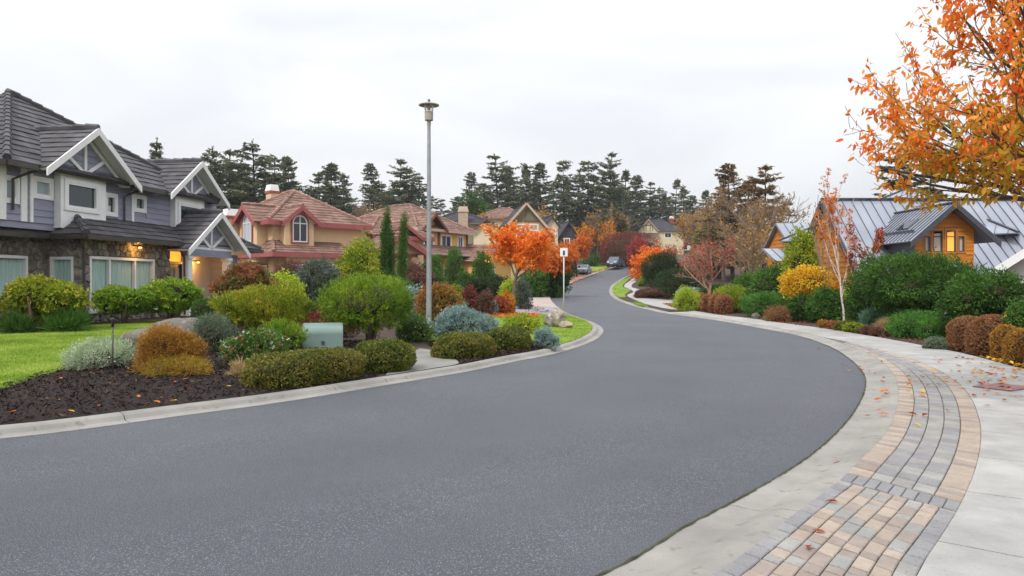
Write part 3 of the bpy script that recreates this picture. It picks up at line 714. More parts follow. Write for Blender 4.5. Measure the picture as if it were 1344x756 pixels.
def stones(root, wall, a0, a1, z0, z1, holes, size=.24, seed=1):
    r = random.Random(seed); pts = []
    nx = max(2, int((a1 - a0) / size)); nz = max(2, int((z1 - z0) / (size * .8)))
    for j in range(nz):
        for i in range(nx):
            pts.append((a0 + (i + .5 * (j % 2) + r.uniform(.12, .88)) * (a1 - a0) / nx, z0 + (j + r.uniform(.15, .85)) * (z1 - z0) / nz))
    pts = [p for p in pts if not any(h[0] - .03 < p[0] < h[1] + .03 and h[2] - .03 < p[1] < h[3] + .03 for h in holes) and a0 < p[0] < a1]
    for i, p in enumerate(pts):
        c = [(max(a0, p[0] - size * 1.3), max(z0, p[1] - size)), (min(a1, p[0] + size * 1.3), max(z0, p[1] - size)), (min(a1, p[0] + size * 1.3), min(z1, p[1] + size)), (max(a0, p[0] - size * 1.3), min(z1, p[1] + size))]
        for q in pts:
            if q is p or abs(q[0] - p[0]) > size * 3 or abs(q[1] - p[1]) > size * 2.5: continue
            a, b = q[0] - p[0], q[1] - p[1]; c = clip_poly(c, a, b, (q[0] ** 2 + q[1] ** 2 - p[0] ** 2 - p[1] ** 2) / 2 )
            if len(c) < 3: break
        for h in holes:
            if len(c) < 3: break
            if max(x for x, z in c) > h[0] and min(x for x, z in c) < h[1] and max(z for x, z in c) > h[2] and min(z for x, z in c) < h[3]:
                d = [(h[0] - p[0], 1, 0, h[0]), (p[0] - h[1], -1, 0, -h[1]), (h[2] - p[1], 0, 1, h[2]), (p[1] - h[3], 0, -1, -h[3])]; k = max(d); c = clip_poly(c, k[1], k[2], k[3])
        if len(c) < 3: continue
        cx_ = sum(x for x, z in c) / len(c); cz = sum(z for x, z in c) / len(c); mb = MB(); n = len(c); pr = r.uniform(.03, .075)
        sc = lambda k: [(cx_ + (x - cx_) * k, cz + (z - cz) * k) for x, z in c]
        for ring, o in ((sc(.9), -.02), (sc(.88), pr * .6), (sc(.68), pr)): mb.v += [wall.at(x, o + r.uniform(-.006, .006), z) for x, z in ring]
        for k in range(2):
            for q in range(n): q2 = (q + 1) % n; mb.f.append((k * n + q, k * n + q2, (k + 1) * n + q2, (k + 1) * n + q))
        mb.f.append(tuple(2 * n + q for q in range(n))); mb.build('stone', M_stone, root)
def rake(mb, xa, za, xb, zb, y0, y1, depth=.24):
    """sloping board along a gable edge, top edge on the line a-b"""
    mb.hexa([(xa, y0, za - depth), (xb, y0, zb - depth), (xb, y1, zb - depth), (xa, y1, za - depth), (xa, y0, za), (xb, y0, zb), (xb, y1, zb), (xa, y1, za)])
def gutter(root, pts, m=None, r=.065):
    mb = MB()
    for a, b in zip(pts[:-1], pts[1:]): mb.bar(a, b, .13, .15)
    return mb.build('gutter', m or M_gutter, root)
def downpipe(root, pts, m=None, r=.04): return MB().tube(pts, r, 8).build('downpipe', m or M_gutter, root)

# ------------------------------------------------------------------ 1. grey stone house
D1 = math.atan2(.989, .148)
HX, HYY = -13.5, 23.0
ghz = .3
gh = empty('stone_house', (HX, HYY, ghz), D1, 'grey two-storey house with dark stone base, blue-grey siding and white-trimmed gables', 'house')
zl = lambda z: z - ghz     # absolute height -> house height
ze1 = zl(3.1); ze2 = zl(5.05)
# local frame: x along the street front (away from camera), y into the house, front faces -y
wF = Wall((0, 0), (4.45, 0)); wS = Wall((0, 1.28), (0, 0)); w1 = Wall((-4.6, 1.28), (0, 1.28))
hF = [(.28, 3.55, zl(.72), zl(2.45))]; hS = [(.15, .98, zl(.85), zl(2.42))]; h1 = [(2.3, 3.85, zl(.95), zl(2.42))]
for wl, hs, L_, sd in ((wF, hF, 4.45, 1), (wS, hS, 1.28, 2), (w1, h1, 4.6, 3)):
    mb = MB(); wl.skin(mb, -.3, ze1 + .1, hs); so = mb.build('stone_wall', M_mortarw, gh)
    stones(so, wl, 0 if sd != 3 else 1.9, L_, -.15, ze1 - .02, hs, .25, sd)
wF.window(gh, *hF[0], fw=.09, bars=(1.22, 2.5), curtain=M_curtain, sill=True)
wS.window(gh, *hS[0], fw=.09, curtain=M_curtain); w1.window(gh, *h1[0], fw=.09, curtain=M_curtain)
# porch recess and back walls; wall colour pale and warm, standing in for lamplight
mb = MB(); Wall((4.45, 0), (4.45, 1.0)).skin(mb, -.3, ze1 + .1); Wall((4.45, 1.0), (9.2, 1.0)).skin(mb, -.3, ze1 + .1, [(1.35, 2.35, -.1, 2.05), (1.35, 2.35, 2.15, 2.55)]); mb.build('porch_wall', mat('porch_wall_lit', '#b9b0a6', '#c4bbb1', 1, .85), gh)
mb = MB(); Wall((4.45, .03), (4.45, 1.0)).box(mb, .02, .9, -.3, .03, -.3, ze1); mb.build('stone_pier', M_stone, gh)
wP = Wall((4.45, 1.0), (9.2, 1.0))
dr = MB(); wP.box(dr, 1.35, 2.35, -.12, -.04, -.1, 2.05); do = dr.build('door', mat('door_dark', '#3b3e46', '#454951', 2, .5), gh)
mb = MB(); wP.box(mb, 1.5, 1.82, -.05, -.03, .2, 1.9); wP.box(mb, 1.9, 2.2, -.05, -.03, .2, 1.9); mb.build('door_glass', M_glass_p, do)
mb = MB(); wP.box(mb, 2.24, 2.29, -.04, .03, .9, 1.1); mb.build('handle', mat('brass', '#8a6c35', '#9a7a40', 3, .3, metal=1), do)
tr = MB(); wP.box(tr, 1.35, 2.35, -.12, -.06, 2.15, 2.55); tr.build('transom', emit_mat('lit_transom', '#e8902c', 1.1), gh)
mb = MB(); wP.box(mb, 1.22, 1.35, -.1, .06, -.1, 2.68); wP.box(mb, 2.35, 2.48, -.1, .06, -.1, 2.68); wP.box(mb, 1.35, 2.35, -.1, .05, 2.05, 2.15); wP.box(mb, 1.35, 2.35, -.1, .06, 2.55, 2.68); mb.build('door_frame', mat('warm_wood', '#d8c8b2', '#e0d2be', 3, .6), gh)
mb = MB(); mb.box(4.3, 9.4, -.9, 2.2, -.35, -.1); mb.build('porch_floor', M_concrete, gh)
for cx_ in (4.95, 7.75):
    mb = MB(); mb.box(cx_ - .13, cx_ + .13, -.55, -.29, -.1, zl(2.62)); mb.box(cx_ - .17, cx_ + .17, -.59, -.25, -.1, .12); mb.box(cx_ - .17, cx_ + .17, -.59, -.25, zl(2.5), zl(2.62)); mb.build('porch_column', M_white, gh)
mb = MB(); mb.box(4.75, 7.95, -.52, -.3, zl(2.62), zl(2.9)); mb.build('porch_beam', M_siding, gh)
# lower skirt roof around the front
ov = .45; up_ = 1.1; zt_ = ze1 + .66
planes = [[(-.4, -ov, ze1), (4.7, -ov, ze1), (4.7, up_, zt_ + .25), (.85, up_, zt_ + .25)],
          [(-.42, 1.28 - ov + .02, ze1), (-.42, -ov, ze1), (.83, up_, zt_ + .25), (.83, 2.08, zt_ + .25)],
          [(-5, 1.28 - ov, ze1), (-.4, 1.28 - ov, ze1), (.85, 2.1, zt_ + .2), (-5, 2.1, zt_ + .2)],
          [(4.7, -ov, ze1), (10.6, -ov, ze1), (9.0, 1.1, zt_ + .25), (4.7, 1.1, zt_ + .25)],
          [(10.6, -ov, ze1), (10.6, 4.5, ze1), (9.0, 4.5, zt_ + .25), (9.0, 1.1, zt_ + .25)]]
roof(gh, 'lower_roof', planes, [((-.4, -ov, ze1 + .04), (.85, up_, zt_ + .28)), ((10.6, -ov, ze1 + .04), (9, 1.1, zt_ + .28))], M_roof, M_cap, M_gutter)
gutter(gh, [(-5, 1.28 - ov - .06, ze1 - .08), (-.47, 1.28 - ov - .06, ze1 - .08), (-.47, -ov - .06, ze1 - .08), (4.6, -ov - .06, ze1 - .08)])
gutter(gh, [(8.9, -ov - .06, ze1 - .08), (10.66, -ov - .06, ze1 - .08), (10.66, 4.5, ze1 - .08)])
mb = MB(); mb.box(8.9, 9.1, 0, 4.4, -.3, ze1); mb.box(9.1, 10.1, .4, 4.4, -.3, ze1); mb.build('far_wall', M_siding, gh)
downpipe(gh, [(-.3, .1, ze1 - .12), (-.2, -.02, ze1 - .3), (-.06, -.1, ze1 - .42), (-.06, -.1, .1)])
downpipe(gh, [(4.2, -.5, ze1 - .1), (4.6, -.45, ze1 - .45), (4.75, -.42, ze1 - .55), (4.78, -.42, .1)], r=.035)
# upper storey
yU = .75
wU = Wall((-2.4, yU), (8.9, yU)); xo = 2.4
z0u = zt_ - .15
wins = [(xo - 1.05, xo - .45, zl(4.25), zl(4.72)), (xo + 2.05, xo + 2.48, zl(4.0), zl(4.6)), (xo + 3.55, xo + 4.05, zl(4.28), zl(4.72)), (xo - 2.15, xo - 1.75, zl(4.0), zl(4.6))]
mb = MB(); wU.skin(mb, z0u - .4, ze2 + .1, wins); mb.build('upper_wall', M_siding, gh)
siding(gh, wU, [(0, z0u - .2), (11.3, z0u - .2), (11.3, ze2 + .05), (0, ze2 + .05)], [(h[0] - .1, h[1] + .1, h[2] - .1, h[3] + .1) for h in wins] + [(xo - .32, xo + 1.7, 0, 9), (xo + 5.6, xo + 7.6, 0, 9)], .2)
for h in wins: wU.window(gh, *h, fw=.05, glass=M_glass_p if h[0] < xo else M_glass_d, tw=.1)
for a, b, t in ((xo - 1.62, xo - 1.4, ze2), (0, .25, ze2), (xo - 1.28, xo - 1.17, zl(4.9)), (xo + 3.3, xo + 3.42, zl(4.9))):
    mb = MB(); wU.box(mb, a, b, -.02, .06, z0u - .2, t); mb.build('corner_board', M_white, gh)
mb = MB(); Wall((-2.4, 7), (-2.4, yU)).skin(mb, z0u - .4, ze2 + .1); mb.build('side_wall', M_siding, gh)
# main hipped roof
pk = (1.45, 4.0, zl(8.1)); pk2 = (2.2, 4.6, zl(8.1))
fl, fr, bl, br_ = (-2.6, .25, ze2), (8.3, .25, ze2), (-2.6, 9.0, ze2), (8.3, 9.0, ze2)
roof(gh, 'main_roof', [[fl, fr, pk], [bl, fl, pk], [fr, br_, pk], [br_, bl, pk]], [(Vector(fl) + Vector((0, 0, .05)), Vector(pk) + Vector((0, 0, .05))), (Vector(fr) + Vector((0, 0, .05)), Vector(pk) + Vector((0, 0, .05)))], M_roof, M_cap, M_gutter)
gutter(gh, [(-2.66, .19, ze2 - .08), (-1.6, .19, ze2 - .08)]); gutter(gh, [(2.6, .19, ze2 - .08), (4.6, .19, ze2 - .08)]); gutter(gh, [(-2.66, 6, ze2 - .08), (-2.66, .19, ze2 - .08)])
downpipe(gh, [(-1.45, .2, ze2 - .1), (-1.75, .5, ze2 - .3), (-1.95, .66, ze2 - .45), (-1.95, .66, z0u + .1)])
downpipe(gh, [(3.2, .2, ze2 - .1), (2.95, .5, ze2 - .3), (2.85, .66, ze2 - .4), (2.85, .66, z0u + .1)], r=.035)
# front wing coming towards the street on the near side
mb = MB(); mb.box(-9, -2.75, 3.3, 9, 0, ze2 + 1.6); mb.build('wing_wall', M_siding, gh)
roof(gh, 'wing_roof', [[(-9, .6, ze2 + .1), (-3.0, .6, ze2 + .1), (-3.0, 3.4, ze2 + 2.0), (-9, 3.4, ze2 + 2.0)]], [], M_roof, M_cap, M_gutter)
def truss_gable(root, xc, half, z_e, z_p, yf, yb, wall_y, wx0, wx1, zb, win=None):
    sl = (z_p - z_e) / half
    roof(root, 'gable_roof', [[(xc - half, yb, z_e), (xc - half, yf, z_e), (xc, yf, z_p), (xc, yb, z_p)], [(xc + half, yf, z_e), (xc + half, yb, z_e), (xc, yb, z_p), (xc, yf, z_p)]], [((xc, yb, z_p + .05), (xc, yf + .02, z_p + .05))], M_roof, M_cap, M_white, slab=.08)
    for sgn in (-1, 1):
        mb = MB(); rake(mb, xc + sgn * (half + .04), z_e - .01, xc, z_p + .025, yf - .06, yf - .003, .23); mb.build('bargeboard', M_white, root)
    W = Wall((xc - half, wall_y), (xc + half, wall_y)); hb = half - .42
    zt0 = z_e + .08
    tri = [(half - hb, zt0), (half + hb, zt0), (half, zt0 + hb * sl)]
    mb = MB(); mb.add([W.at(a, -.02, z) for a, z in tri], [(0, 1, 2)]); mb.build('gable_backing', M_siding, root)
    siding(root, W, tri, (), .22)
    for (p, q) in (((half - hb - .1, zt0), (half + hb + .1, zt0)), ((half, zt0), (half, zt0 + hb * sl)), ((half, zt0 + .03), (half - hb * .52, zt0 + hb * sl * .46)), ((half, zt0 + .03), (half + hb * .52, zt0 + hb * sl * .46)), ((half - hb, zt0), (half, zt0 + hb * sl)), ((half + hb, zt0), (half, zt0 + hb * sl))):
        mb = MB(); mb.bar(W.at(p[0], .055, p[1]), W.at(q[0], .055, q[1]), .05, .11, W.n if False else (0, 0, 1)); mb.build('truss_board', M_white, root)
    if win:
        a0, a1, b0, b1 = win; a0 += half - xc; a1 += half - xc
        mb = MB(); W.skin(mb, zb, z_e + .1, [(a0, a1, b0, b1)], wx0 + half - xc, wx1 + half - xc); 
        for x_ in (wx0, wx1): mb.add([(x_, wall_y, zb), (x_, wall_y + .6, zb), (x_, wall_y + .6, z_e + .1), (x_, wall_y, z_e + .1)], [(0, 1, 2, 3)])
        mb.build('bay_wall', M_white, root); W.window(root, a0, a1, b0, b1, fw=.07, glass=M_glass_d, blind=.33, tw=.1)
truss_gable(gh, .67, 2.1, zl(5.0), zl(6.58), 0, 3.2, .5, -.32, 1.7, z0u - .3, (-.08, 1.28, zl(3.98), zl(4.78)))
truss_gable(gh, 6.6, 2.02, zl(4.98), zl(6.48), 0, 3.2, .5, 5.6, 7.6, z0u - .3, (5.85, 7.3, zl(3.98), zl(4.72)))
truss_gable(gh, 6.5, 2.2, zl(2.85), zl(4.4), -.9, 1.6, -.42, 0, 0, 0)
mb = MB(); mb.box(4.4, 8.6, -.4, 2.2, zl(2.95), zl(3.0)); mb.build('porch_ceiling', M_cedar, gh)
# lit lamps
def wall_light(name, wpos, label, parent_rot, energy, cl='#ff9d3a'):
    r = empty(name, wpos, parent_rot, label, 'lamp')
    MB().lathe([(.0, .07), (.05, .07), (.075, .05), (.08, .0)], 12).build('shade', M_gutter, r, smooth=True)
    MB().lathe([(.0, -.02), (.045, -.015), (.055, .02), (.0, .045)], 10).build('bulb', M_lamp, r, smooth=True)
    MB().box(-.03, .03, .04, .32, .03, .08).build('bracket', M_gutter, r)
    ld = bpy.data.lights.new('lamp_light', 'POINT'); ld.energy = energy; ld.color = (1, .5, .12); ld.shadow_soft_size = .05
    lo = bpy.data.objects.new('lamp_light', ld); put(lo, r); lo.location = (0, .05, -.06)
def gw(x, y, z): m = Matrix.Rotation(D1, 4, 'Z'); v = m @ Vector((x, y, 0)); return (HX + v.x, HYY + v.y, ghz + z)
wall_light('eave_lamp', gw(2.35, -.3, ze1 - .28), 'small lit orange lamp under the eave above the curtained windows', D1, 9)
wall_light('porch_lamp', gw(7.35, .62, 2.15), 'small lit lamp inside the porch beside the front door', D1, 22)

# ------------------------------------------------------------------ 2. peach house with rose trim
def fascia(root, pts, m, h=.26, w_=.06, name='fascia'):
    for a, b in zip(pts[:-1], pts[1:]): mb = MB(); mb.bar(a, b, w_, h); mb.build(name, m, root)
def hip(root, x0, x1, y0, y1, ze, rise, tm, cm, sm, ov=.5, ridge=None, name='roof', th=.035, course=.36):
    X0, X1, Y0, Y1 = x0 - ov, x1 + ov, y0 - ov, y1 + ov
    if X1 - X0 < Y1 - Y0: k = (X1 - X0) / 2; a, b = (X0 + k, Y0 + k, ze + rise), (X0 + k, Y1 - k, ze + rise)
    else: k = (Y1 - Y0) / 2; a, b = (X0 + k, Y0 + k, ze + rise), (X1 - k, Y0 + k, ze + rise)
    c = [(X0, Y0, ze), (X1, Y0, ze), (X1, Y1, ze), (X0, Y1, ze)]
    if X1 - X0 < Y1 - Y0: pl = [[c[0], c[1], a], [c[1], c[2], b, a], [c[2], c[3], b], [c[3], c[0], a, b]]
    else: pl = [[c[0], c[1], b, a], [c[1], c[2], b], [c[2], c[3], a, b], [c[3], c[0], a]]
    cl = [(c[0], a), (c[1], a if X1 - X0 < Y1 - Y0 else b), (a, b), (c[3], b if X1 - X0 < Y1 - Y0 else a)]
    cl = [(Vector(p) + Vector((0, 0, .05)), Vector(q) + Vector((0, 0, .05))) for p, q in cl if (Vector(p) - Vector(q)).length > .3]
    return roof(root, name, pl, cl, tm, cm, sm, course, .36, th), c
def gabled(root, W, c, half, ze, zp, front, back, tm, cm, sm, barge, wall_m=None, wall_o=0, depth=.25, zb=None):
    """a gable standing on wall W (its ridge runs into the house)"""
    pt = lambda a, o, z: W.at(a, o, z)
    roof(root, 'gable_roof', [[pt(c - half, -back, ze), pt(c - half, front, ze), pt(c, front, zp), pt(c, -back, zp)], [pt(c + half, front, ze), pt(c + half, -back, ze), pt(c, -back, zp), pt(c, front, zp)]], [(pt(c, -back, zp + .05), pt(c, front, zp + .05))], tm, cm, sm, .36, .36, .03, .08)
    for sg in (-1, 1):
        mb = MB(); a0 = c + sg * (half + .03); o0, o1 = front + .003, front + .06
        mb.hexa([pt(a0, o1, ze - depth), pt(c, o1, zp - depth), pt(c, o0, zp - depth), pt(a0, o0, ze - depth), pt(a0, o1, ze), pt(c, o1, zp + .02), pt(c, o0, zp + .02), pt(a0, o0, ze)]); mb.build('bargeboard', barge, root)
    if wall_m:
        mb = MB(); sl = (zp - ze) / half; k = half - .15
        mb.add([pt(c - k, wall_o, (zb if zb is not None else ze) - .05), pt(c + k, wall_o, (zb if zb is not None else ze) - .05), pt(c + k, wall_o, ze), pt(c, wall_o, ze + k * sl), pt(c - k, wall_o, ze)], [(0, 1, 2, 3, 4)]); mb.build('gable_wall', wall_m, root)
def chimney(root, x, y, w_, d_, z0, z1, m, capm, pots=0, name='chimney'):
    mb = MB(); mb.box(x - w_ / 2, x + w_ / 2, y - d_ / 2, y + d_ / 2, z0, z1); o = mb.build(name, m, root)
    mb = MB(); mb.box(x - w_ / 2 - .07, x + w_ / 2 + .07, y - d_ / 2 - .07, y + d_ / 2 + .07, z1 + .002, z1 + .16); mb.build('chimney_band', M_red if m is M_peach else capm, o)
    mb = MB(); a, b, h = w_ / 2 + .05, d_ / 2 + .05, z1 + .162
    mb.hexa([(x - a, y - b, h), (x + a, y - b, h), (x + a, y + b, h), (x - a, y + b, h), (x - a * .8, y - b * .8, h + .42), (x + a * .8, y - b * .8, h + .42), (x + a * .8, y + b * .8, h + .42), (x - a * .8, y + b * .8, h + .42)]); mb.build('chimney_cap', capm, o)
    return o
R45 = math.radians(45)
px0, py0 = (358 - CX) / F * 43.3, 43.3
pz = .45
ph = empty('peach_house', (px0, py0, pz), R45, 'peach stucco house with rose-red trim, arched windows and brown tile roof', 'house')
pe = 5.25 - pz
wR = Wall((0, 0), (7, 0)); wL = Wall((0, 8), (0, 0))
mb = MB(); wR.skin(mb, -.4, pe + .05, [(.7, 2.6, .4, 2.2), (3.3, 5.2, .4, 2.2)]); wL.skin(mb, -.4, pe + .05, [(3.6, 5.2, .4, 2.2), (5.9, 7.3, .4, 2.2)]); mb.build('wall', M_peach, ph)
wR.window(ph, .7, 2.6, .4, 2.2, bars=(1.65,), glass=M_glass_p, tw=.1, trim=M_red); wR.window(ph, 3.3, 5.2, .4, 2.2, bars=(4.25,), glass=M_glass_p, tw=.1, trim=M_red)
wL.window(ph, 3.6, 5.2, .4, 2.2, bars=(4.4,), glass=M_glass_p, tw=.1, trim=M_red); wL.window(ph, 5.9, 7.3, .4, 2.2, glass=M_glass_p, tw=.1, trim=M_red)
hip(ph, 0, 6, 0, 7, pe, 2.25, M_broof, M_bcap, M_red, .55)
fascia(ph, [(-.58, 7.5, pe - .1), (-.58, 3.4, pe - .1)], M_red, .3); fascia(ph, [(-.58, .35, pe - .1), (-.58, -.58, pe - .1), (.3, -.58, pe - .1)], M_red, .3); fascia(ph, [(2.5, -.58, pe - .1), (6.6, -.58, pe - .1)], M_red, .3)
def bay(W, c, hw, o, z0, z1, half, zp, glass, wdt, base, spring):
    mb = MB(); W.box(mb, c - hw, c + hw, -.1, o, z0, z1); mb.build('bay_wall', M_peach, ph)
    gabled(ph, W, c, half, z1 - .0, zp, o + .35, 2.6, M_broof, M_bcap, M_red, M_red, M_peach, o + .012, .3)
    W2 = Wall(W.at(0, o + .02, 0)[:2], W.at(W.len, o + .02, 0)[:2]); W2.arched(ph, c, wdt, base, spring, M_white, M_red, glass)
bay(wR, 1.4, .95, .62, 2.4, pe - .05, 1.25, pe + .95, M_glass_d, .98, pe - 1.22, pe - .1)
bay(wL, 8 - 1.9, 1.15, .62, 2.4, pe - .05, 1.5, pe + 1.05, M_glass_p, 1.15, pe - 1.2, pe - .05)
# lower skirt roof and second level
zs1 = 3.35 - pz
roof(ph, 'skirt_roof', [[(-.7, -1.5, zs1), (4.6, -1.5, zs1), (4.6, 0, zs1 + .75), (.0, 0, zs1 + .75)], [(-.7, 5.5, zs1), (-.7, -1.5, zs1), (0, 0, zs1 + .75), (0, 5.5, zs1 + .75)]], [((-.7, -1.5, zs1 + .05), (0, 0, zs1 + .8))], M_broof, M_bcap, M_red)
fascia(ph, [(-.75, 5.5, zs1 - .12), (-.75, -1.55, zs1 - .12), (4.6, -1.55, zs1 - .12)], M_red, .26)
wq = Wall((.3, -1.1), (4.4, -1.1)); hq = [(.3, 1.6, .35, 2.25), (2.1, 3.6, .35, 2.25)]
mb = MB(); wq.skin(mb, -.4, zs1 - .1, hq); Wall((.3, 0), (.3, -1.1)).skin(mb, -.4, zs1 - .1); Wall((4.4, -1.1), (4.4, 0)).skin(mb, -.4, zs1 - .1); mb.build('lower_wall', M_peach, ph)
for h in hq: wq.window(ph, *h, glass=M_glass_p, tw=.09, trim=M_red)
# porch wing on the far side
wE = Wall((5.2, -2.4), (9.2, -2.4))
gabled(ph, wE, 2.0, 2.3, zs1 + .15, zs1 + 1.35, .5, 4.5, M_broof, M_bcap, M_red, M_red, M_peach, -.1, .32)
mb = MB(); mb.box(5.3, 9.0, -2.3, 0, zs1 - .1, zs1 + .15); mb.build('porch_lintel', M_red, ph)
for x_ in (5.5, 8.8): mb = MB(); mb.box(x_ - .28, x_ + .28, -2.35, -1.8, -.4, zs1 - .1); mb.build('porch_pillar', M_peach, ph)
mb = MB(); mb.box(7.02, 11.5, .3, 7, -.4, pe - .5); mb.build('side_wing', M_peach, ph)
hip(ph, 7.02, 11.5, .3, 7, pe - .5, 1.5, M_broof, M_bcap, M_red, .5, name='wing_roof')
fascia(ph, [(6.8, -.25, pe - .6), (12.05, -.25, pe - .6), (12.05, 7.5, pe - .6)], M_red, .28)
gabled(ph, Wall((7, .3), (11.5, .3)), 2.4, 1.5, pe - .5, pe + .45, .62, 2.4, M_broof, M_bcap, M_red, M_red, M_peach, .03)
def inv(root, wx, wy):
    v = Matrix.Rotation(-root.rotation_euler.z, 4, 'Z') @ Vector((wx - root.location.x, wy - root.location.y, 0)); return v.x, v.y
cx_, cy_ = inv(ph, (303 - CX) / F * 45.2, 45.2); chimney(ph, cx_, cy_, .8, .8, -.3, 5.55 - pz, M_peach, M_white)
chimney(ph, 3.0, 6.0, .55, .7, pe + 1.2, pe + 2.4, M_peach, M_white)

# ------------------------------------------------------------------ 3. yellow house
yz = .75
yh = empty('yellow_house', ((546 - CX) / F * 58, 58, yz), math.radians(58), 'yellow stucco house with brown timber trim behind the columnar cypresses', 'house')
ye = 5.95 - yz
wR = Wall((0, 0), (7, 0)); wL = Wall((0, 9), (0, 0))
hR = [(1.0, 2.2, 3.75, 4.8), (3.3, 4.6, 3.75, 4.8), (.8, 2.6, .6, 2.0), (3.6, 5.4, .6, 2.0), (5.6, 6.3, 3.75, 4.8)]
hL = [(6.7, 7.9, 3.55, 4.85), (7.2, 8.6, .6, 2.1), (4.7, 5.5, 3.8, 4.8), (3.9, 5.4, .6, 2.1)]
mb = MB(); wR.skin(mb, -.5, ye + .05, hR); wL.skin(mb, -.5, ye + .05, hL); mb.build('wall', M_yel, yh)
for h in hR: wR.window(yh, *h, bars=((h[0] + h[1]) / 2,), glass=M_glass_d, tw=.1, trim=M_white)
for h in hL: wL.window(yh, *h, bars=((h[0] + h[1]) / 2,), glass=M_glass_p, tw=.1, trim=M_white)
hip(yh, 0, 7, 0, 9, ye, 2.3, M_broof, M_bcap, M_brownt, .6)
M_fasc = mat('pale_fascia', '#b59d8d', '#c2ab9b', 2, .7)
fascia(yh, [(-.65, 9.6, ye - .1), (-.65, -.65, ye - .1), (7.6, -.65, ye - .1)], M_fasc, .22)
gabled(yh, wR, 1.6, 1.6, ye - .02, ye + 1.25, .75, 3.0, M_broof, M_bcap, M_brownt, M_brownt, M_yel, .03, .25)
for k in (-.75, 0, .75): mb = MB(); mb.bar(wR.at(1.6 + k, .06, ye - .1), wR.at(1.6 + k, .06, ye + (.95 if k == 0 else .4)), .05, .14); mb.build('timber', M_brownt, yh)
for k in (.1, 2.9, 6.9): mb = MB(); wR.box(mb, k - .12, k + .12, .002, .07, -.4, ye - .2); mb.build('timber', M_brownt, yh)
zs2 = 4.0 - yz
roof(yh, 'skirt_roof', [[(-1.4, -1.5, zs2), (7.6, -1.5, zs2), (7.6, 0, zs2 + .7), (0, 0, zs2 + .7)], [(-1.4, 5.2, zs2), (-1.4, -1.5, zs2), (0, 0, zs2 + .7), (0, 5.2, zs2 + .7)]], [((-1.4, -1.5, zs2 + .05), (0, 0, zs2 + .75))], M_broof, M_bcap, M_brownt)
fascia(yh, [(-1.45, 5.2, zs2 - .1), (-1.45, -1.55, zs2 - .1), (7.6, -1.55, zs2 - .1)], M_fasc, .2)
cx_, cy_ = inv(yh, (516 - CX) / F * 59, 59); chimney(yh, cx_, cy_, .7, .6, -.4, 5.9 - yz, M_yel, M_white)
wG = Wall((4.6, -3.2), (9.4, -3.2)); gabled(yh, wG, 2.4, 2.6, 2.6, 3.9, .4, 3.6, M_broof, M_bcap, M_brownt, M_brownt, M_yel, -.1)
mb = MB(); mb.box(4.8, 9.2, -3.1, -.02, -.5, 2.6); mb.build('garage_wall', M_yel, yh)
wG.window(yh, .9, 1.9, .7, 1.9, glass=M_glass_d, tw=.1, proud=.02)

# ------------------------------------------------------------------ 4. houses further up the street
def block(root, W0, W1, D, ze, m, wins=(), glass=None):
    w_ = Wall((W0, 0), (W1, 0)); mb = MB(); w_.skin(mb, -1, ze, [(a - W0, b - W0, c, d) for a, b, c, d in wins]); Wall((W1, 0), (W1, D)).skin(mb, -1, ze); Wall((W0, D), (W0, 0)).skin(mb, -1, ze); mb.build('wall', m, root)
    for a, b, c, d in wins: w_.window(root, a - W0, b - W0, c, d, bars=((a + b) / 2 - W0,), glass=glass or M_glass_d, tw=.1)
    return w_
def at_px(px, Y, dz=.3): return ((px - CX) / F * Y, Y, float(H(Y)) + dz)
S = lambda Y: Y / F
p = at_px(566, 74); ch = empty('cream_house', p, math.radians(6), 'cream house with grey roof and tall stone chimney behind the yellow house', 'house')
e_ = CAMH + 78 * S(74) - p[2]
w_ = block(ch, 0, 5.8, 9, e_, M_cream, [(.6, 1.8, 1.0, 2.4), (4.6, 5.4, 2.8, 4.6), (3.6, 4.4, .8, 2.2), (.9, 2.0, 3.6, 4.9)])
hip(ch, 0, 5.8, 0, 9, e_, 1.5, M_slate, M_slate, M_fasc, .5)
roof(ch, 'porch_roof', [[(-1, -1.3, e_ - 2.6), (6.2, -1.3, e_ - 2.6), (6.2, 0, e_ - 2.1), (-1, 0, e_ - 2.1)]], [], M_broof, M_bcap, M_fasc)
chimney(ch, 3.2, -.42, .95, .8, -.5, CAMH + 92 * S(74) - p[2], M_brick, M_fasc)
gabled(ch, Wall((4.2, -.2), (7, -.2)), 1.4, 1.5, e_ - .8, e_ + .6, .3, 4, M_slate, M_slate, M_fasc, M_brownt, M_cream, 0, .2, 0)
p = at_px(625, 104); bh = empty('brown_roofed_house', p, math.radians(-4), 'cream house with broad brown hipped roof above the cream house', 'house')
e_ = CAMH + 84 * S(104) - p[2]
block(bh, 0, 7.5, 6, e_, M_cream, [(1, 2, e_ - 2, e_ - .7), (4.5, 6, e_ - 2, e_ - .7)]); hip(bh, 0, 7.5, 0, 6, e_, 1.7, M_broof, M_bcap, M_fasc, .5)
p = at_px(668, 92); th = empty('gabled_house', p, math.radians(10), 'tall tan house with olive board gable and charcoal roof', 'house')
zz = lambda py, Y=92: CAMH + (HY - py) * S(Y) - p[2]
W = Wall((-.3, 0), (6.3, 0)); ge = zz(308)
block(th, 0, 5.4, 9, ge + .1, M_tan, [(1.0, 2.2, zz(311), zz(303)), (2.6, 3.9, zz(311), zz(303))], M_glass_p)
pkx, pkz = 2.15, zz(267)
tri = [(.0, zz(293)), (5.1, zz(302)), (pkx, pkz - .3)]
mb = MB(); mb.add([(0, -.01, ge), (5.4, -.01, ge), (5.4, -.01, zz(303)), (pkx, -.01, pkz - .2), (0, -.01, zz(292))], [(0, 1, 2, 3, 4)]); mb.build('upper_wall', M_tan, th)
wT = Wall((0, -.01), (5.4, -.01)); 
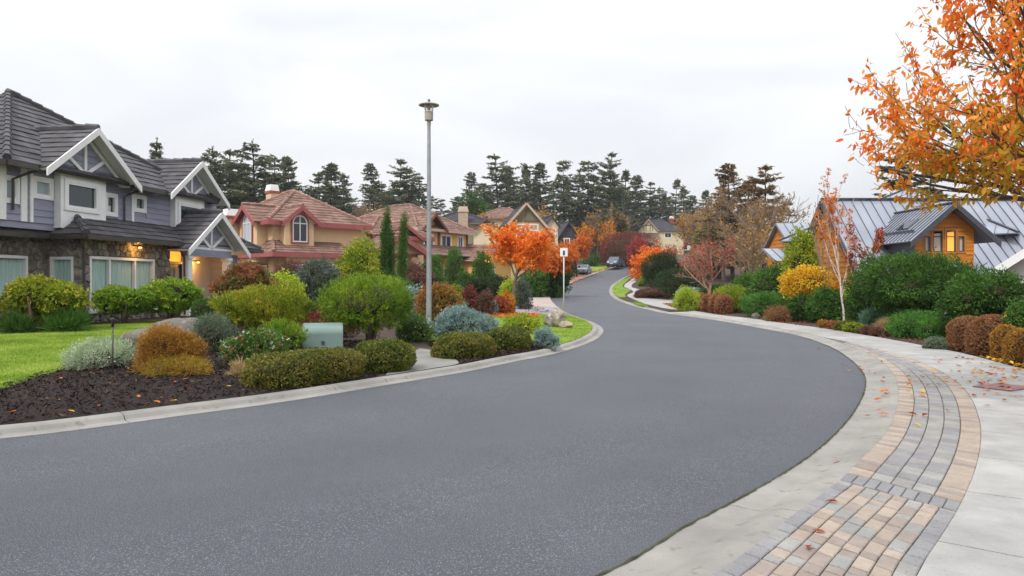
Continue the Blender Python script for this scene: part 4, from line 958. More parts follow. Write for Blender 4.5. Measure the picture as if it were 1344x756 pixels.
for i in range(14):
    a = .35 + i * .27; zt = pkz - .45 - (abs(a - pkx) * (1.12 if a < pkx else 1.07)); 
    if zt > zz(289.5): mb = MB(); wT.box(mb, a, a + .25, .001, .05, zz(289.5), zt); mb.build('gable_board', M_olive, th)
mb = MB(); wT.box(mb, .1, 4.3, .0, .12, zz(290.5), zz(289.2)); mb.build('belt_board', M_brownt, th)
for a in (1.1, 2.7): wT.window(th, a, a + 1.0, zz(302), zz(294.5), bars=(a + .5,), glass=M_glass_p, tw=.1, proud=.06)
mbs = [[(-.25, 0 - .5, zz(295)), (-.25, -.5 + 9, zz(295)), (pkx, 8.5, pkz), (pkx, -.5, pkz)], [(6.0, -.5, zz(312)), (6.0, 8.5, zz(312)), (pkx, 8.5, pkz), (pkx, -.5, pkz)]]
roof(th, 'roof', mbs, [((pkx, -.4, pkz + .05), (pkx, 8, pkz + .05))], M_slate, M_slate, M_brownt, .4, .5, .03)
for q in (((-.25, -.56, zz(295)), (pkx, -.56, pkz)), ((6.0, -.56, zz(312)), (pkx, -.56, pkz))): mb = MB(); mb.bar(q[0], q[1], .08, .28); mb.build('bargeboard', M_fasc, th)
chimney(th, 4.3, 3.4, .8, .7, zz(300), zz(281), M_olive, M_olive)
mb = MB(); mb.box(5.0, 6.6, 1.2, 4, zz(322), zz(296)); mb.build('dormer_wall', M_cream, th)
gabled(th, Wall((5.0, 1.2), (6.6, 1.2)), .8, 1.1, zz(297), zz(281), .35, 6, M_slate, M_slate, M_brownt, M_slate, M_cream, .02, .2)
Wall((5.0, 1.2), (6.6, 1.2)).window(th, .35, 1.3, zz(309), zz(298.5), bars=(.82,), glass=M_glass_d, tw=.08, proud=.04)
p = at_px(735, 112); dh = empty('dark_house', p, math.radians(12), 'charcoal house with paired steep gables beside the tall tan house', 'house')
zz = lambda py: CAMH + (HY - py) * S(112) - p[2]
block(dh, 0, 2.6, 6, zz(310), M_slate, [(.7, 1.5, zz(322), zz(313))])
gabled(dh, Wall((0, 0), (2.6, 0)), 1.3, 1.7, zz(312), zz(291), .4, 7, M_slate, M_slate, M_slate, M_slate, M_slate, 0, .2)
p = at_px(822, 172); fh = empty('half_timbered_house', p, math.radians(-2), 'far low house with dark roof and cream half-timbered gable above the red hedge', 'house')
zz = lambda py: CAMH + (HY - py) * S(172) - p[2]
block(fh, 0, 13.4, 9, zz(303.5), M_cream, [(9, 10.5, zz(312), zz(306))]); hip(fh, 0, 13.4, 0, 9, zz(303), zz(286) - zz(303), M_slate, M_slate, M_fasc, .6, course=.6)
wv = Wall((3.0, -.9), (8.0, -.9)); gabled(fh, wv, 2.0, 2.3, zz(303.5), zz(288), .4, 5, M_slate, M_slate, M_slate, M_fasc, M_cream, 0, .3, zz(306))
for a in (1.0, 1.5, 2.5, 3.0): mb = MB(); wv.box(mb, a - .07, a + .07, .001, .06, zz(303.5), zz(303.5) + (2.2 - abs(a - 2)) * .95 ); mb.build('timber', M_brownt, fh)
mb = MB(); wv.box(mb, .9, 3.1, .001, .07, zz(296.5), zz(295.5)); mb.build('timber', M_brownt, fh)
chimney(fh, 11.2, 3.5, .9, .9, zz(297), zz(285.5), mat('red_brick', '#8d3f33', '#9d4c3e', 5, .9), M_white)
p = at_px(756, 165); sh = empty('flat_roofed_house', p, 0, 'low pale grey flat-roofed building among the bare trees', 'house')
zz = lambda py: CAMH + (HY - py) * S(165) - p[2]
block(sh, 0, 8.5, 6, zz(281), mat('pale_grey_wall', '#6b6660', '#78726c', 1, .9), [(1.2, 3, zz(292), zz(285)), (4.5, 6.5, zz(292), zz(285))])
mb = MB(); mb.box(-.5, 9, -.6, 6.4, zz(281) + .002, zz(277.5)); mb.build('flat_roof', mat('roof_grey', '#77747a', '#85828a', 1, .8), sh)

# ------------------------------------------------------------------ 5. metal-roofed cedar house on the right
mz = .3
mh = empty('metal_roofed_house', (0, 0, 0), 0, 'cedar house with blue-grey standing-seam metal roof and gabled dormer', 'house')
M_seam = mat('zinc_seam', '#5f636d', '#6b6f79', 1, .5, 0, spec=.4)
def seam_roof(root, pts, pitch=.46, m=None, name='roof_panel', start=0.0):
    """panels between standing seams: first two points = eave; each panel a piece of its own"""
    P = [Vector(p) for p in pts]; h = (P[1] - P[0]).normalized(); n = Vector((0, 0, 0))
    for i in range(len(P)): n += P[i].cross(P[(i + 1) % len(P)])
    n.normalize(); n = -n if n.z < 0 else n; s = n.cross(h); s = -s if sum((q - P[0]).dot(s) for q in P) < 0 else s
    uv = [((q - P[0]).dot(h), (q - P[0]).dot(s)) for q in P]; u = min(a for a, b in uv) + start; u1 = max(a for a, b in uv)
    while u < u1:
        c = clip_poly(clip_poly(uv, -1, 0, -(u + .004)), 1, 0, min(u + pitch, u1))
        if len(c) >= 3:
            mb = MB(); k = len(c); g = lambda a, b, o: P[0] + h * a + s * b + n * o
            mb.v += [tuple(g(a, b, .0)) for a, b in c] + [tuple(g(a, b, -.06)) for a, b in c]; mb.f += [tuple(range(k)), tuple(range(2 * k - 1, k - 1, -1))] + [(i, (i + 1) % k, k + (i + 1) % k, k + i) for i in range(k)]
            pn = mb.build(name, m or M_metal, root)
            e = [q for q in c if abs(q[0] - (u + .004)) < .01]
            if len(e) >= 2:
                a, b = min(e, key=lambda q: q[1]), max(e, key=lambda q: q[1])
                if b[1] - a[1] > .1: mb = MB(); mb.bar(g(a[0] + .012, a[1], .03), g(b[0] + .012, b[1], .022), .018, .045, n); mb.build('seam', M_seam, pn)
        u += pitch
YR, YE = 35.0, 31.2
zr = CAMH + 109 * S(YR); zeV = 1.9
xl, xr = (1078 - CX) / F * YR, 27.0
seam_roof(mh, [(xl, YE, zeV), (xr, YE, zeV), (xr, YR, zr), (xl, YR, zr)])
seam_roof(mh, [(xr, 2 * YR - YE, zeV), (xl, 2 * YR - YE, zeV), (xl, YR, zr), (xr, YR, zr)], .9)
mb = MB(); mb.bar((xl, YR, zr + .04), (xr, YR, zr + .04), .3, .06); mb.build('ridge_cap', M_metal2, mh)
mb = MB(); mb.box(xl + .3, xr, YE + .5, 2 * YR - YE - .5, 0, zeV - .15); mb.build('wall', M_cedar, mh)
# cedar gable end on the near-left: boards
Wc = Wall((xl + .25, 2 * YR - YE - .4), (xl + .25, YE + .4)); hL_ = Wc.len; sl = (zr - zeV) / (hL_ / 2 + .4)
siding(mh, Wc, [(0, .3), (hL_, .3), (hL_, zeV), (hL_ / 2, zeV + hL_ / 2 * sl), (0, zeV)], (), .25, M_cedar)
for sg in (-1, 1): mb = MB(); mb.bar((xl - .02, YR + sg * 3.8, zeV - .12), (xl - .02, YR, zr - .12), .06, .26); mb.build('bargeboard', M_metal2, mh)
# hipped tower roof rising behind
ax, ay, az = (1192 - CX) / F * 39.5, 39.5, CAMH + 124 * S(39.5)
hw = 5.2; hzb = az - 2.9
cr = [(ax - hw, ay - hw, hzb), (ax + hw, ay - hw, hzb), (ax + hw, ay + hw, hzb), (ax - hw, ay + hw, hzb)]
rot = Matrix.Translation((ax, ay, 0)) @ Matrix.Rotation(math.radians(-38), 4, 'Z') @ Matrix.Translation((-ax, -ay, 0))
cr = [rot @ Vector(c) for c in cr]; ap = Vector((ax, ay, az))
for i in range(4): seam_roof(mh, [cr[i], cr[(i + 1) % 4], ap], .5)
for i in range(4): mb = MB(); mb.bar(cr[i] + Vector((0, 0, .04)), ap + Vector((0, 0, .04)), .12, .06); mb.build('hip_cap', M_metal2, mh)
# dormer
YD = 30.2
dx0, dx1 = (1200 - CX) / F * YD, (1278 - CX) / F * YD; dxc = (1243.5 - CX) / F * YD
dpk = CAMH + (371 - 268) * S(YD); dze = CAMH + (371 - 317) * S(YD); dhalf = (1299 - 1188) / 2 * S(YD) + .05
Wd = Wall((dx0, YD), (dx1, YD)); L_ = dx1 - dx0; zb_ = CAMH + (371 - 334) * S(YD)
zp_ = lambda py: CAMH + (371 - py) * S(YD); xp = lambda px: (px - CX) / F * YD - dx0
wd = [(xp(1213), xp(1221), zp_(330.5), zp_(310)), (xp(1224), xp(1237), zp_(331), zp_(302.5)), (xp(1241.5), xp(1254.5), zp_(331), zp_(302.5)), (xp(1257.5), xp(1265.5), zp_(330.5), zp_(310))]
sl = (dpk - dze) / dhalf; tri = [(0, zb_), (L_, zb_), (L_, dpk - .12 - (dx1 - dxc) * sl), (dxc - dx0, dpk - .12), (0, dpk - .12 - (dxc - dx0) * sl)]
mb = MB(); Wd.skin(mb, zb_ - .6, zp_(303), wd); mb.build('dormer_wall', M_cedar, mh)
mb = MB(); mb.add([Wd.at(a, -.02, z) for a, z in tri[2:] + [(0, zp_(303)), (L_, zp_(303))]], [(3, 4, 0, 1, 2)])
mb.build('dormer_gable', M_cedar, mh)
siding(mh, Wd, tri, [(h[0] - .07, h[1] + .07, h[2] - .05, h[3] + .07) for h in wd], .16, M_cedar)
M_warmglass = glass_mat('warm_glass', '#d8c6ac', .8, .05)
M_litwin = emit_mat('lit_window', '#e39a3c', .7)
for i_, h in enumerate(wd): Wd.window(mh, *h, fw=.045, hbars=() if h[1] - h[0] < .32 else (h[3] - .24,), glass=M_litwin if i_ == 2 else M_warmglass, m=M_metal2, tw=.055, trim=M_cedar, proud=.02)
for x_ in (dx0, dx1): mb = MB(); mb.add([(x_, YD, zb_ - .8), (x_, YD + 4, zb_ - .8), (x_, YD + 4, dze + .5), (x_, YD, dze + .5)], [(0, 1, 2, 3)]); mb.build('dormer_cheek', M_metal2, mh)
yf = YD - .55
seam_roof(mh, [(dxc - dhalf, yf + 3.1, dze), (dxc - dhalf, yf, dze), (dxc, yf, dpk), (dxc, yf + 4.7, dpk)], .3, name='dormer_panel')
seam_roof(mh, [(dxc + dhalf, yf, dze), (dxc + dhalf, yf + 3.1, dze), (dxc, yf + 4.7, dpk), (dxc, yf, dpk)], .3, name='dormer_panel')
for sg in (-1, 1): mb = MB(); rake(mb, dxc + sg * (dhalf + .03), dze - .02, dxc, dpk + .05, yf - .06, yf - .003, .26); mb.build('bargeboard', M_metal2, mh)
mb = MB(); mb.bar((dxc, yf, dpk + .03), (dxc, yf + 5, dpk + .03), .2, .05); mb.build('ridge_cap', M_metal2, mh)
# skylight on the dormer roof
mb = MB(); q = Vector((dxc - dhalf * .5, yf + 1.9, dze + (dpk - dze) * .5)); mb.bar(q + Vector((-.25, 0, -.18)), q + Vector((.25, 0, .22)), .9, .08); mb.build('skylight', M_glass_d, mh)
# low cedar wing to the left
YW = 41.0
wl_, wr_ = (1022 - CX) / F * YW, (1085 - CX) / F * YW; wz, wze = CAMH + 78 * S(YW), CAMH + 43 * S(YW)
cw = empty('cedar_wing', (0, 0, 0), 0, 'small cedar gable with grey metal roof behind the bright green tree', 'house')
seam_roof(cw, [(wl_ - .2, YW - 2.2, wze), (wr_, YW - 2.2, wze), (wr_, YW, wz), (wl_ - .2, YW, wz)])
seam_roof(cw, [(wr_, YW + 2.2, wze), (wl_ - .2, YW + 2.2, wze), (wl_ - .2, YW, wz), (wr_, YW, wz)], .9)
mb = MB(); mb.box(wl_, wr_, YW - 1.8, YW + 1.8, 0, wze - .1); mb.build('wall', M_cedar, cw)
Wv = Wall((wl_ + .05, YW + 1.9), (wl_ + .05, YW - 1.9)); siding(cw, Wv, [(0, wze - .3), (3.8, wze - .3), (3.8, wze), (1.9, wz - .15), (0, wze)], (), .22, M_cedar)
mb = MB(); mb.box(wl_ - .9, wl_ + 4, YW - 3.4, YW - 1.85, 0, CAMH + 22 * S(YW)); mb.build('low_wall', M_cedar, cw)
seam_roof(cw, [(wl_ - 1.6, YW - 3.8, CAMH + 26 * S(YW)), (wl_ + 3.4, YW - 3.8, CAMH + 26 * S(YW)), (wl_ + 3.4, YW - 1.9, CAMH + 46 * S(YW)), (wl_ - 1.6, YW - 1.9, CAMH + 40 * S(YW))], .45)
# white-trimmed gable at the right edge (garage end)
wg = empty('white_gabled_garage', (15.75, 19.5, .85), math.radians(-33), 'white-fasciaed gable end in front of the metal roof', 'garage')
mb = MB(); mb.add([(-2.1, 0, -.9), (2.1, 0, -.9), (2.1, 0, 1.15), (0, 0, 2.7), (-2.1, 0, 1.15), (-2.1, 4, -.9), (2.1, 4, -.9), (2.1, 4, 1.15), (0, 4, 2.7), (-2.1, 4, 1.15)], [(0, 1, 2, 3, 4), (5, 9, 8, 7, 6), (0, 4, 9, 5), (1, 6, 7, 2)]); mb.build('wall', mat('pale_stucco', '#cfc9bf', '#d8d3ca', 1, .9, .1, 50), wg)
for sg in (-1, 1):
    mb = MB(); rake(mb, sg * 2.65, 1.0, 0, 3.0, -.5, -.44, .26); mb.build('bargeboard', M_white, wg)
    mb = MB(); mb.add([(sg * 2.65, -.44, .98), (0, -.44, 2.98), (0, 4.4, 2.98), (sg * 2.65, 4.4, .98), (sg * 2.65, -.44, .86), (0, -.44, 2.86), (0, 4.4, 2.86), (sg * 2.65, 4.4, .86)], [(0, 1, 2, 3), (7, 6, 5, 4), (0, 4, 5, 1), (3, 2, 6, 7), (0, 3, 7, 4)]); mb.build('roof', M_metal, wg)
Wall((-2.1, 0), (2.1, 0)).window(wg, 1.2, 3.0, .3, 1.5, glass=M_glass_d, tw=.08, proud=.05)

# ------------------------------------------------------------------ plants
def unit(v): return v / (np.linalg.norm(v, axis=-1, keepdims=True) + 1e-9)
def leaf_geo(P, D, L_, W_, rng, fold=.25, flat=None):
    """folded four-point leaves: base P, axis D"""
    n = len(P); S_ = unit(np.cross(D, rng.normal(size=(n, 3)) if flat is None else flat)); Nn = np.cross(S_, D)
    L_ = (np.broadcast_to(L_, n) * rng.uniform(.7, 1.25, n))[:, None]; W_ = (np.broadcast_to(W_, n) * rng.uniform(.75, 1.2, n))[:, None]
    V = np.stack([P, P + D * L_ * .45 + S_ * W_ * .5 + Nn * W_ * fold, P + D * L_ - Nn * W_ * fold * .5, P + D * L_ * .45 - S_ * W_ * .5 + Nn * W_ * fold], 1).reshape(-1, 3)
    b = (np.arange(n) * 4)[:, None]; T = np.concatenate([b + np.array([0, 1, 2]), b + np.array([0, 2, 3])], 1).reshape(-1, 3)
    return V, T
def clusters(P, D, k, sc, rng):
    m, stem, L_, W_, ang, droop = k['m'], k['stem'] * sc, k['L'] * sc, k['W'] * sc, k['ang'], k.get('droop', 0)
    P2 = np.repeat(P, m, 0); D2 = np.repeat(D, m, 0); n = len(P2)
    P2 = P2 + D2 * (rng.uniform(-.3, 1, n) * stem)[:, None] + rng.normal(0, .12 * stem + .004, (n, 3))
    pr = unit(np.cross(D2, rng.normal(size=(n, 3)))); a = (ang * rng.uniform(.4, 1.3, n))[:, None]
    d = unit(D2 * np.cos(a) + pr * np.sin(a) + np.array([0, 0, -droop]))
    return leaf_geo(P2, d, L_, W_, rng)
KIND = {'box': dict(m=4, stem=.025, L=.034, W=.022, ang=1.0, area=.0007, up=.25, jit=.035),
        'broad': dict(m=7, stem=.03, L=.13, W=.05, ang=1.15, area=.0085, up=.5, jit=.1),
        'mugo': dict(m=26, stem=.17, L=.06, W=.015, ang=.5, area=.0078, up=.9, jit=.1),
        'fine': dict(m=8, stem=.14, L=.05, W=.013, ang=.55, area=.0021, up=.5, jit=.08),
        'juniper': dict(m=10, stem=.17, L=.06, W=.016, ang=.6, area=.0034, up=.15, jit=.08),
        'cedar': dict(m=9, stem=.2, L=.075, W=.024, ang=.65, area=.0042, up=.1, jit=.11),
        'leafy': dict(m=6, stem=.13, L=.06, W=.034, ang=.95, area=.0034, up=.4, jit=.1),
        'tuft': dict(m=14, stem=.1, L=.07, W=.016, ang=.95, area=.0055, up=.7, jit=.05),
        'spike': dict(m=5, stem=.02, L=.3, W=.02, ang=.5, area=.012, up=.9, jit=.3)}
class Lump:
    def __init__(s, rng, amp, f=3.2, n=7):
        s.k = rng.normal(0, f, (n, 3)); s.p = rng.uniform(0, 6.28, n); s.a = rng.uniform(.5, 1, n); s.a *= amp / s.a.sum() * 2
    def __call__(s, d): return 1 + (np.cos(d @ s.k.T + s.p) * s.a).sum(1)
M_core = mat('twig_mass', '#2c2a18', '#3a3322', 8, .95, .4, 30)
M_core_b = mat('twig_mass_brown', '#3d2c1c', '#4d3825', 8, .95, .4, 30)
M_bark = mat('bark_grey', '#5d5148', '#776a5f', 6, .95, .7, 25, stretch=(1, 1, .3))
M_bark_r = mat('bark_warm', '#6b4a39', '#86644f', 6, .9, .6, 25, stretch=(1, 1, .3))
M_bark_p = mat('bark_pale', '#b9aea2', '#cfc6bb', 5, .85, .4, 25, spot=('#6f655c', 12, .62, .7))
_ico = None
def ico(sub=3):
    bm = bmesh.new(); bmesh.ops.create_icosphere(bm, subdivisions=sub, radius=1); V = np.array([v.co[:] for v in bm.verts]); T = np.array([[v.index for v in f.verts] for f in bm.faces]); bm.free(); return V, T
ICO_V, ICO_T = ico(3); ICO2_V, ICO2_T = ico(2)
def sup(d, p): return d * ((np.abs(d) ** p).sum(1) ** (-1 / p))[:, None]
PLANTS = []
def plant(name, label, cat, px, Y=None, base=None, w=50, top=400, bot=None, kind='leafy', m=None, p=2.0, lump=.14, depth=.95, along=None, sc=1.0, dens=1.0, stems=0, seed=None, group=None, core=M_core, stem_m=None, shrink=.8, lf=3.2, lean=0, up=None, extra=None):
    """a shrub whose base stands at photo column px on the ground (row `base`) or at distance Y; w, top, bot in photo pixels"""
    seed = seed if seed is not None else int(px * 7 + top * 13 + w) % 99991
    rng = np.random.default_rng(seed)
    if Y is None:
        x, Y, z0 = gnd(px, base); Y = Y + w / 2 * Y / F * depth * .8; x = (px - CX) / F * Y; z0 = gz(x, Y)   # `base` is the near foot of the plant
    else: x = (px - CX) / F * Y; z0 = gz(x, Y)
    ang_ = 0
    if along:   # stands along the left kerb: (kerb x, set-back, half length, half depth)
        i = int(np.abs(LKi[:, 0] - along[0] + 99 * (LKi[:, 1] > 20)).argmin()); tg = LKi[i + 1] - LKi[i - 1]; tg = tg / np.linalg.norm(tg); c_ = LKi[i] + np.array([-tg[1], tg[0]]) * along[1]; x, Y = float(c_[0]), float(c_[1]); z0 = gz(x, Y); ang_ = math.atan2(tg[1], tg[0])
    s_ = Y / F; zt = CAMH + (HY - top) * s_ - z0; rx = w / 2 * s_; ry = rx * depth
    if along: rx, ry = along[2], along[3]
    zt = max(zt, .12)
    if bot is None: zb = -.18 * zt
    else: zb = CAMH + (HY - bot) * s_ - z0
    cz, rz = (zt + zb) / 2, (zt - zb) / 2
    root = empty(name, (x, Y, z0), ang_, label, cat, group)
    k = KIND[kind]; R = np.array([rx, ry, rz])
    A = 4 * math.pi * (((rx * ry) ** 1.6 + (rx * rz) ** 1.6 + (ry * rz) ** 1.6) / 3) ** (1 / 1.6)
    n = int(min(max(60, dens * A / (k['area'] * sc * sc)), 16000))
    La, Lb = Lump(rng, lump, lf), Lump(rng, .035 + .3 * lump if p < 2.5 else .025, 9, 12); L1 = lambda q: La(q) * Lb(q)
    if p < 2.5 and lump > .11:   # billowy: several overlapping lobes with creases between them
        K_ = int(rng.integers(8, 13)) if rx > .3 else 6
        C_ = unit(rng.normal(size=(K_, 3))) * rng.uniform(.4, .72, (K_, 1)) * np.array([1, 1, .9]); C_[0] = [0, 0, .1]; Rr = rng.uniform(.26, .5, K_); Rr[0] = .66
        Rr *= 1 + lump * rng.normal(0, .5, K_)
        ii = rng.choice(K_, n * 3, p=Rr ** 2 / (Rr ** 2).sum()); d = unit(rng.normal(size=(n * 3, 3)))
        q = C_[ii] + d * Rr[ii][:, None] * Lb(d + ii[:, None])[:, None]
        dd_ = np.linalg.norm(q[:, None] - C_[None], axis=2) / Rr[None]; dd_[np.arange(len(q)), ii] = 9
        ok = dd_.min(1) > .84; q, d = q[ok][:n], d[ok][:n]; m_ = len(q)
        q *= (1 - np.abs(rng.normal(0, k['jit'] * .8, (m_, 1)))) * (1 + (rng.random((m_, 1)) < .16) * rng.uniform(0, k['jit'] * 2.2, (m_, 1)))
        P = q * R + np.array([0, 0, cz]); nn = unit(d / R * R.mean())
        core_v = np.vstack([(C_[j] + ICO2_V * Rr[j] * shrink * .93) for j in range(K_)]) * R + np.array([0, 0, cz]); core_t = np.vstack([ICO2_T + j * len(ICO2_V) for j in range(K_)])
    else:
        d = unit(rng.normal(size=(n, 3)))
        nn = unit(np.sign(d) * np.abs(d) ** max(1, p - 1) / R * R.mean())
        f = L1(d)[:, None] * (1 - np.abs(rng.normal(0, k['jit'], (n, 1)))) * (1 + (rng.random((n, 1)) < .06) * rng.uniform(0, k['jit'], (n, 1)))
        P = sup(d, p) * f * R + np.array([0, 0, cz])
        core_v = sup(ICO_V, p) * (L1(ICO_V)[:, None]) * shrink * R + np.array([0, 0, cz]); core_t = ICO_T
    P[:, 0] += lean * (P[:, 2] / max(zt, .1))
    keep = P[:, 2] > .01; P, nn = P[keep], nn[keep]
    D = unit(nn + np.array([0, 0, k['up'] if up is None else up]) + rng.normal(0, .35, P.shape))
    V, T = clusters(P, D, k, sc, rng)
    fo = raw_mesh('foliage', V, T, m, root)
    core_v[:, 2] = np.maximum(core_v[:, 2], -.02); core_v[:, 0] += lean * (core_v[:, 2] / max(zt, .1))
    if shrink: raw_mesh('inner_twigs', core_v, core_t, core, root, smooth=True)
    if stems:
        for i in range(stems):
            a = rng.uniform(0, 6.28); r0 = rx * .12; q = np.array([math.cos(a) * r0, math.sin(a) * r0, -.05]); e = np.array([math.cos(a) * rx * rng.uniform(.2, .6), math.sin(a) * ry * rng.uniform(.2, .6), cz])
            mid = (q + e) / 2 + rng.normal(0, .05, 3) * [1, 1, 0]; mid[2] = e[2] * .4
            MB().tube([q, mid, e], [max(.02, rx * .05), max(.016, rx * .04), max(.01, rx * .025)], 6).build('stem', stem_m or M_bark, root, smooth=True)
    if extra: extra(root, P, D, rng)
    return root
def flowers(mats, n, size, name='flower'):
    def f(root, P, D, rng):
        for j, mm in enumerate(mats):
            i = rng.choice(len(P), min(n, len(P)), replace=False); Pn = P[i] + D[i] * .06; k = dict(m=4, stem=.005, L=size, W=size * .8, ang=1.2)
            V, T = clusters(Pn, D[i], k, 1, rng); o = raw_mesh(name, V, T, mm, root); o['kind'] = 'stuff'
    return f
G = dict(rhodo=['#5f7d1e', '#86991f', '#a9ab33', '#c9b84d'], rhodo2=['#4f7a1e', '#6f9422', '#93ab2e', '#b5bd45'], pieris=['#3f5a24', '#5c7030', '#8a6a3c', '#b0664a', '#b9584a'],
         mugo=['#41661a', '#62861f', '#86a026', '#aab63a'], mugo2=['#4b6a17', '#7a8d1d', '#a3a52c', '#c2a83c'], gold=['#7d5a22', '#a3772e', '#b98a3c', '#c8a04c'], gold2=['#8f8a2a', '#a98f34', '#c49a48'],
         lav=['#56674f', '#6d7d64', '#87947c'], white=['#8fa37c', '#b5c4a2', '#d5dcc4'], flo=['#3d5f22', '#5c8032', '#7fa048'], boxy=['#3f5217', '#5c6d22', '#7a7f30', '#8f8a40'], boxt=['#46571a', '#667026', '#827c36', '#94823f'],
         barb=['#6a2a2a', '#8a3a36', '#a34e44'], olive=['#49584a', '#5f6c5c', '#7a8473'], dgreen=['#264417', '#37591d', '#4a7026', '#5f8532'], mgreen=['#34591f', '#4a7428', '#648c34'], ygreen=['#5c7a1c', '#7f981f', '#a3ae2c', '#b9ab35'],
         cyp=['#35591f', '#47702a', '#5a8034'], eup=['#5f7d78', '#7a9690', '#93aba4', '#a9bcb2'], brown=['#7d4c30', '#99623f', '#ae7a50', '#bb9060'], brownb=['#7d5236', '#9a6b48', '#ab8057'], red=['#6a3434', '#864440', '#9a5c4c'],
         juni=['#2f5a22', '#437a2c', '#5f9438', '#7da84a'], yellow=['#c59512', '#dba91c', '#e6bc2c', '#d8c63a'], lime=['#7f9c1c', '#9db428', '#bcc93c', '#cfd04a'], orange=['#b85a1c', '#cf6a1e', '#df7f28', '#e39a38'],
         cherry=['#cf581a', '#e6701c', '#f28822', '#f89e30', '#f7b048'], rust=['#7d3a24', '#99492c', '#b05c34', '#c0703e'], amber=['#b06a18', '#cc7f1c', '#dd9722', '#d9a92c'], pine=['#22361a', '#304722', '#42592e'], straw=['#a08a5c', '#b89f70', '#cbb488'], heather=['#5d3f35', '#775044', '#8a6656'], iris=['#5f8a68', '#7aa080', '#94b296'], rose=['#4e6a2a', '#8a7a34', '#b0713a', '#b85a3a'])
def LM(k, **kw): return leaf_mat('leaf_' + k, G[k], **kw)
M_fw = leaf_mat('petal_white', ['#e2d8d4', '#efe9e4'], .3); M_fr = leaf_mat('petal_red', ['#b0303a', '#c9505a', '#d98a88'], .3); M_fb = leaf_mat('petal_blue', ['#8d94c8', '#a3a9d6'], .3)
M_fy = leaf_mat('petal_yellow', ['#e0b82a', '#edcc4a'], .3)
# ---- left, against and before the stone house
plant('rhododendron', 'large spreading yellow-green rhododendron on the lawn edge by the stone wall', 'shrub', 47, base=438, w=112, top=352, bot=425, kind='broad', m=LM('rhodo', clump=1.6), sc=.9, lump=.2, stems=6, shrink=.62, dens=1.1, stem_m=M_bark_r)
plant('rhododendron', 'green rhododendron under the triple curtained window, the one nearer the downpipe', 'shrub', 158, Y=22.6, w=80, top=374, bot=412, kind='broad', m=LM('rhodo2', clump=1.6), sc=.9, lump=.25, stems=4, shrink=.6)
plant('rhododendron', 'green rhododendron between the triple window and the porch column', 'shrub', 226, Y=23.6, w=84, top=365, bot=412, kind='broad', m=LM('rhodo2', clump=1.6), sc=.9, lump=.2, stems=4, shrink=.6)
plant('strap_leaf_plant', 'dark green strap-leaved clump at the foot of the stone corner', 'plant', 88, base=437, w=46, top=408, kind='spike', m=LM('mgreen'), sc=1.1, dens=2.2, shrink=.3)
plant('strap_leaf_plant', 'dark low fern clump under the yellow-green rhododendron', 'plant', 20, base=439, w=40, top=418, kind='spike', m=LM('dgreen'), sc=1.0, dens=2, shrink=.3)
plant('pieris', 'shrub with red-tipped green leaves before the porch steps', 'shrub', 322, Y=21.5, w=98, top=347, bot=398, kind='broad', m=LM('pieris', clump=2), sc=.62, lump=.25, stems=4, shrink=.7)
plant('hedge', 'small clipped dark green hedge before the porch', 'hedge', 273, Y=22.5, w=34, top=394, kind='box', m=LM('mgreen'), p=5, lump=.03, sc=1.4)
plant('mugo_pine', 'broad yellow-tipped mugo pine behind the flowering bush', 'shrub', 352, Y=16.4, w=134, top=379, bot=438, kind='mugo', m=LM('mugo2', clump=1.5), lump=.2, lf=4.5, stems=6, sc=1.1, shrink=.72)
plant('mugo_pine', 'low green mugo pine beside the green utility cabinet', 'shrub', 372, Y=14.6, w=64, top=424, bot=462, kind='mugo', m=LM('mugo', clump=1.5), lump=.25, lf=4.5, sc=1.0, shrink=.7, stems=3)
plant('golden_spirea', 'rounded golden-brown bush in the dark mulch', 'shrub', 218, base=497, w=88, top=424, kind='fine', m=LM('gold', clump=2.5), lump=.16, lf=4, sc=.85, dens=1.3, core=M_core_b, shrink=.7)
plant('golden_spirea', 'low yellowish fringe shrub at the foot of the golden-brown bush', 'shrub', 235, base=500, w=70, top=470, kind='fine', m=LM('gold2', clump=2.5), lump=.25, sc=.7, core=M_core_b, shrink=.6)
plant('lavender', 'grey-green lavender mound between the golden bush and the flowering bush', 'shrub', 280, base=468, w=52, top=414, kind='fine', m=LM('lav'), lump=.15, sc=1.1, up=1.2, shrink=.7)
plant('flowering_shrub', 'green bush dotted with small white and red flowers', 'shrub', 335, base=487, w=86, top=428, kind='leafy', m=LM('flo', clump=2), lump=.2, lf=4, sc=.62, shrink=.72, extra=flowers([M_fw, M_fr], 150, .035))
plant('variegated_shrub', 'pale cream-and-green shrub at the lawn edge beside the thin stake', 'shrub', 130, base=490, w=74, top=450, kind='fine', m=LM('white', clump=3), lump=.3, lf=4, sc=.9, up=1, shrink=.65)
plant('clipped_boxwood', 'long clipped green-bronze boxwood mound along the kerb before the utility cabinet', 'hedge', 412, base=512, w=170, top=462, kind='box', m=LM('boxt', clump=2.2), p=3.0, lump=.07, along=(-2.72, .47, 1.0, .44), lf=5, dens=1.0, shrink=.9)
plant('clipped_boxwood', 'rounded clipped boxwood mound beside the gravel pad', 'hedge', 513, base=492, w=88, top=448, kind='box', m=LM('boxy', clump=2.2), p=2.6, lump=.07, along=(-1.72, .52, .5, .45), lf=5, shrink=.9)
plant('clipped_boxwood', 'clipped bronze-green boxwood mound before the blue-grey spurge', 'hedge', 628, base=474, w=92, top=438, kind='box', m=LM('boxt', clump=2.2), p=2.8, lump=.07, along=(-.42, .6, .72, .5), lf=5, sc=1.15, shrink=.9)
plant('clipped_boxwood', 'clipped boxwood mound beside the small blue-grey tuft', 'hedge', 676, base=463, w=56, top=431, along=(.42, .6, .55, .42), kind='box', m=LM('boxy', clump=2.2), p=3, lump=.08, lf=5, sc=1.2, shrink=.9)
